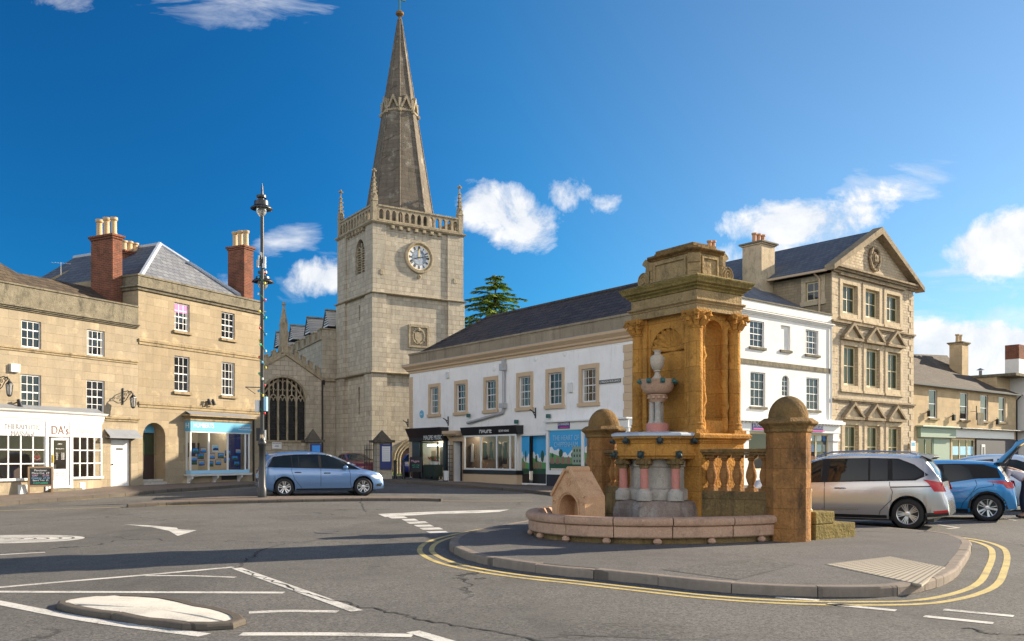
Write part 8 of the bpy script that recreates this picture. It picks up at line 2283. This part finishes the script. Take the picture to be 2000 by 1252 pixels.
T, b = plate(FH, 'parking_sign', 'white NO PARKING sign on the church wall below the great window', 'sign', 540.5, 869.5, .70, .52, 'white_dull', (('NO PARKING', .11, 'navy', 0, .12), ('ACCESS\nREQUIRED', .07, 'navy', 0, -.06)), .03, 5.93)
plate(FA, 'alarm_box', 'white alarm box on pale stone above the barber shop', 'alarm box', 27, 719, .34, .30, 'plastic', (('alarm', .06, 'blue_sign', 0, -.03),), .12)
plate(FM, 'alarm_box', 'cream alarm box high on the white terrace above the music shop', 'alarm box', 875.5, 732.5, .24, .36, 'plastic', (('T', .12, 'blue_sign', 0, .06),), .12)
plate(FM, 'alarm_box', 'cream alarm box between the two right terrace windows', 'alarm box', 1115.5, 757, .30, .46, 'plastic', (('ADT', .09, 'blue_sign', 0, .1),), .12) if False else plate(FM, 'alarm_box', 'cream alarm box between the two right terrace windows', 'alarm box', 1115.5, 757, .30, .46, 'plastic', (), .12)
plate(FA, 'meter_box', 'pale metal vent plate on the barber shop plinth behind the chalkboard', 'vent plate', 45, 957, .42, .38, 'plastic', (), .05, -.92)
plate(FA, 'meter_box', 'small white plate on the plinth right of the barber shop door', 'vent plate', 160, 949, .22, .28, 'white_dull', (), .05, -.62)
for F_, px, py, lab in ((FM, 876, 822, 'black sign bracket left of the tan doorway hood'), (FM, 1046.5, 806, 'black sign bracket under the fourth terrace window'), (FM, 797.5, 826, 'black sign bracket on the quoins at the terrace corner')):
    T = on(F_, 'sign_bracket', lab, 'bracket', px, py); q = MB(); q.box(-.03, .03, -.05, -.003, -.28, .25); q.bar((0, -.03, -.02), (0, -.38, .15), .05, .04); q.bar((0, -.03, -.2), (0, -.2, .05), .04, .03); q.build('bracket_arm', M['iron'], T)
def spot(F, px, py, label, n=2):
    T = on(F, 'wall_spotlight', label, 'spotlight', px, py)
    for k in range(n):
        x = (k-(n-1)/2)*.26; q = MB(); q.tube([(x, -.0, 0), (x, -.2, .03)], .025, 6); q.tube([(x, -.17, .12), (x+.02, -.25, -.14)], [.06, .09], 10); q.build('lamp_head', M['black'], T, smooth=True)
spot(FB, 406, 785, 'twin black spotlights under the estate agent string course'); spot(FA, 30, 787, 'small black spotlight beside the first barber shop window', 1)
for px, py, lab in ((918.5, 811, 'small green floodlight above the black shop roof'), (1012, 823, 'small green floodlight by the right end of the black fascia'), (1074.5, 812, 'small grey floodlight above the corner shop fascia')):
    T = on(FM, 'wall_floodlight', lab, 'floodlight', px, py); q = MB(); q.box(-.10, .10, -.2, -.06, -.12, .08); q.bar((0, -.003, .05), (0, -.1, .0), .04, .04); q.build('lamp_head', M['verdigris'], T, bevel=.01)
def wall_lantern(px, py, label, reach=.62):
    T = on(FA, 'wall_lantern', label, 'wall lantern', px, py, 0, 'bracket lanterns on the barber shop wall')
    q = MB(); q.box(-.025, .025, -.05, -.003, -.30, .38); 
    q.tube([(0, -.04, .22), (0, -reach*.5, .26), (0, -reach, .14)], .018, 6); q.tube([(0, -.04, -.2), (0, -.2, -.12), (0, -reach*.6, .08), (0, -reach*.85, .16)], .016, 6)
    for yy, zz, r in ((-.17, .10, .09), (-.36, .16, .065), (-.10, -.05, .05), (-.5, .2, .05)): q.tube([(0, yy+r*cos(t*.5)*(1-t/22), zz+r*sin(t*.5)*(1-t/22)) for t in range(18)], .011, 5)
    b = q.build('scroll_bracket', M['iron'], T)
    zt = .02; q = MB(); y = -reach
    q.lathe([(.02, zt+.12), (.05, zt+.06), (.13, zt-.04), (.135, zt-.06)], 0, y, 6); 
    for k in range(6): an = 2*PI*k/6; q.bar((.125*cos(an), y+.125*sin(an), zt-.06), (.085*cos(an), y+.085*sin(an), zt-.42), .016, .016)
    q.lathe([(.09, zt-.42), (.09, zt-.45), (.03, zt-.50)], 0, y, 6); q.build('lantern_frame', M['iron'], T)
    q = MB(); q.lathe([(.118, zt-.07), (.08, zt-.415)], 0, y, 6, cap=False); q.build('lantern_glass', M['lamp_bowl'], T)
wall_lantern(239.5, 776, 'black scrolled bracket lantern above the white side door'); wall_lantern(-3, 750, 'black scrolled bracket lantern at the left edge above the bowed shopfront')
# hanging red notice inside the barber window
u = bow_u(76); T_ = FA.w(u, bow_y(u)+.12); z_ = FA.z(76, 893, -.7)
T = thing('hanging_notice', 'small red envelope shaped notice hanging in the barber shop window', 'notice', (T_.x, T_.y, z_), FA.rot)
q = MB(); q.box(-.13, .13, -.01, .01, -.13, .07); b = q.build('notice_card', M['red'], T); q = MB(); q.poly(((-.13, -.013, -.02), (0, -.013, -.09), (.13, -.013, -.02), (.13, -.013, -.05), (0, -.013, -.12), (-.13, -.013, -.05))); q.build('notice_stripe', M['white'], b)
q = MB(); q.tube([(-.1, 0, .07), (0, 0, .22), (.1, 0, .07)], .006, 4); q.build('cord', M['plastic'], T)
# property cards in the estate agent's window
cards = [(383, 881, 0), (398, 879, 1), (421, 876, 2), (446, 885, 0), (466, 882, 1), (379, 896, 1), (393.5, 891, 0), (415, 891, 1), (431.5, 890, 0), (460, 895, 0), (379.5, 902, 0), (394, 904, 1), (412, 906, 0), (427, 903, 1), (444, 899, 0), (463.5, 906, 0)]
mats = [('navy', 'bright_blue', 'leaf'), ('navy', 'grey_granite', 'bright_blue'), ('paper', 'pale_blue', 'navy')]
ROWN = ('top', 'middle', 'lower')
for k, (px, py, s) in enumerate(cards):
    u = FB.u(px, -.2); w_ = FB.w(u, -.16-.02*(k % 3)); z = FB.z(px, py, -.2)
    T = thing('property_card', 'white property sheet at the top of the estate agent window' if s == 2 else 'small blue property card hanging in the estate agent window', 'card', (w_.x, w_.y, z), FB.rot, None if s == 2 else 'property cards in the estate agent window')
    W_, H_ = (.40, .32) if s == 2 else (.36, .25); a, b_, c_ = mats[s]
    q = MB(); q.box(-W_/2, W_/2, 0, .008, -H_/2, H_/2); o = q.build('card_sheet', M[a], T); MB().box(-W_/2+.02, W_/2-.02, -.004, -.001, -H_*.28, H_/2-.02).build('card_photo', M[b_], o)
    q = MB(); q.poly(((-W_/2+.02, -.006, -H_*.28), (W_/2-.02, -.006, -H_*.28), (W_/2-.05, -.006, H_*.05), (-W_*.1, -.006, H_*.12), (-W_/2+.05, -.006, -H_*.02))); q.build('card_house', M[c_], o)
# clothes and displays in the dress shop
gm = ['shop_light', 'brown_wood', 'paper', 'tan_trim', 'black', 'wood', 'jumper', 'shirt', 'brown_wood', 'tan_trim', 'black']
rnd = random.Random(4); yb = -.35
for k, px in enumerate((916, 921, 927, 944, 951, 957.5, 964, 974, 979, 985, 990)):
    u = FM.u(px, .5); w_ = FM.w(u, .35+.2*(k % 2)); z = FM.z(px, 862+(k % 3)*2, .3)
    T = thing('dress', 'garment hanging in the dress shop window', 'garment', (w_.x, w_.y, z), FM.rot+rnd.uniform(-.5, .5), 'clothes hanging in the dress shop window')
    q = MB(); h = rnd.uniform(.85, 1.35); rows = []
    for t, wd, dp in ((0, .06, .03), (.04, .20, .06), (.28, .15, .07), (.45, .13, .06), (1, .25, .10)):
        rows.append([q.p(wd*cos(2*PI*j/12)*(1+.08*sin(j*2.6)), dp*sin(2*PI*j/12), -h*t) for j in range(12)])
    for a, b_ in zip(rows, rows[1:]):
        for j in range(12): q.face((a[j], a[(j+1) % 12], b_[(j+1) % 12], b_[j]))
    q.face(rows[0]); q.face(rows[-1]); q.build('cloth', M[gm[k]], T, smooth='all'); q = MB(); q.tube([(0, 0, .0), (0, 0, .08), (.03, 0, .1)], .008, 5); q.build('hanger', M['chrome'], T)
for px, lab in ((940.5, 'yellow upright sign strip beside the left display pane'), (971.5, 'yellow upright sign strip beside the right display pane')):
    u = FM.u(px, -.2); w_ = FM.w(u, -.2); z = FM.z(px, 912, -.2); T = thing('light_strip', lab, 'strip', (w_.x, w_.y, z), FM.rot); q = MB(); q.box(-.05, .05, 0, .04, 0, 1.62); q.build('strip_panel', M['yellow'], T)
rnd = random.Random(6)
for k in range(14):
    px = 913+6.6*k; u = FM.u(px, -.1); w_ = FM.w(u, -.08+.1*rnd.random()); z = FM.z(955, 918, yb)-.05
    T = thing('ornament', 'small ornament on the ledge of the dress shop window', 'ornament', (w_.x, w_.y, z), 0, 'ornaments along the dress shop window'); q = MB(); r = .05+.04*rnd.random(); q.lathe([(r*.7, 0), (r, r*.8), (r*.5, r*1.6), (r*.6, r*2), (.002, r*2.4)], 0, 0, 8); q.build('vase', M[('verdigris', 'red', 'paper', 'wood')[k % 4]], T, smooth=True)
# small signs and aerials on the right
T, b = plate(FT, 'hanging_sign', 'grey hanging board above the dark shopfront of the tan building', 'sign', 1914, 818, 1.0, .85, 'coping', (), .05, -.45)
q = MB(); q.bar((-.56, 0, .9), (-.56, 0, -.1), .05, .05); q.bar((-.56, .4, .5), (-.56, -.03, .5), .03, .03); q.build('bracket_arm', M['iron'], T)
T, b = plate(FG, 'street_notice', 'small blue and white notice at the foot of the gabled building', 'sign', 1782.5, 871, .62, .62, 'plastic', (), .04, -.15); MB().box(-.22, .22, -.045, -.041, .0, .22).build('notice_print', M['blue_sign'], b)
for px, py, lab in ((1809, 808, 'black bracket lamp by the first window of the tan building'), (1857, 816, 'black bracket lamp between the first two tan building windows'), (1943, 824, 'black bracket lamp between the last two tan building windows')):
    T = on(FT, 'wall_floodlight', lab, 'floodlight', px, py); q = MB(); q.box(-.10, .10, -.3, -.1, -.2, .2); q.bar((0, -.003, .1), (0, -.2, .1), .05, .05); q.bar((-.2, -.2, .3), (.3, -.2, .1), .03, .03); q.build('lamp_head', M['iron'], T)
def aerial(X, Y, z, lab, rot=0.0):
    T = thing('tv_aerial', lab, 'aerial', (X, Y, z), rot, None, .55); q = MB(); q.tube([(0, 0, 0), (0, 0, 1.0)], .018, 6); q.bar((-.7, 0, .95), (.7, 0, .95), .02, .02)
    for k in range(7): q.bar((-.6+.2*k, -.18, .95), (-.6+.2*k, .18, .95), .012, .012)
    q.build('antenna', M['plastic'], T)
yk_ = FT.w(FT.u(1879, 2.6)+.5, 3.0); aerial(yk_.x, yk_.y, EYE+(CY-668)/FX*yk_.y, 'thin aerial on the chimney of the tan building', FT.rot)
w_ = FB.w(-2.5, 8.2); aerial((119-CX)/FX*w_.y, w_.y, EYE+(CY-537)/FX*w_.y, 'thin aerial over the slate roof at the left', .4)
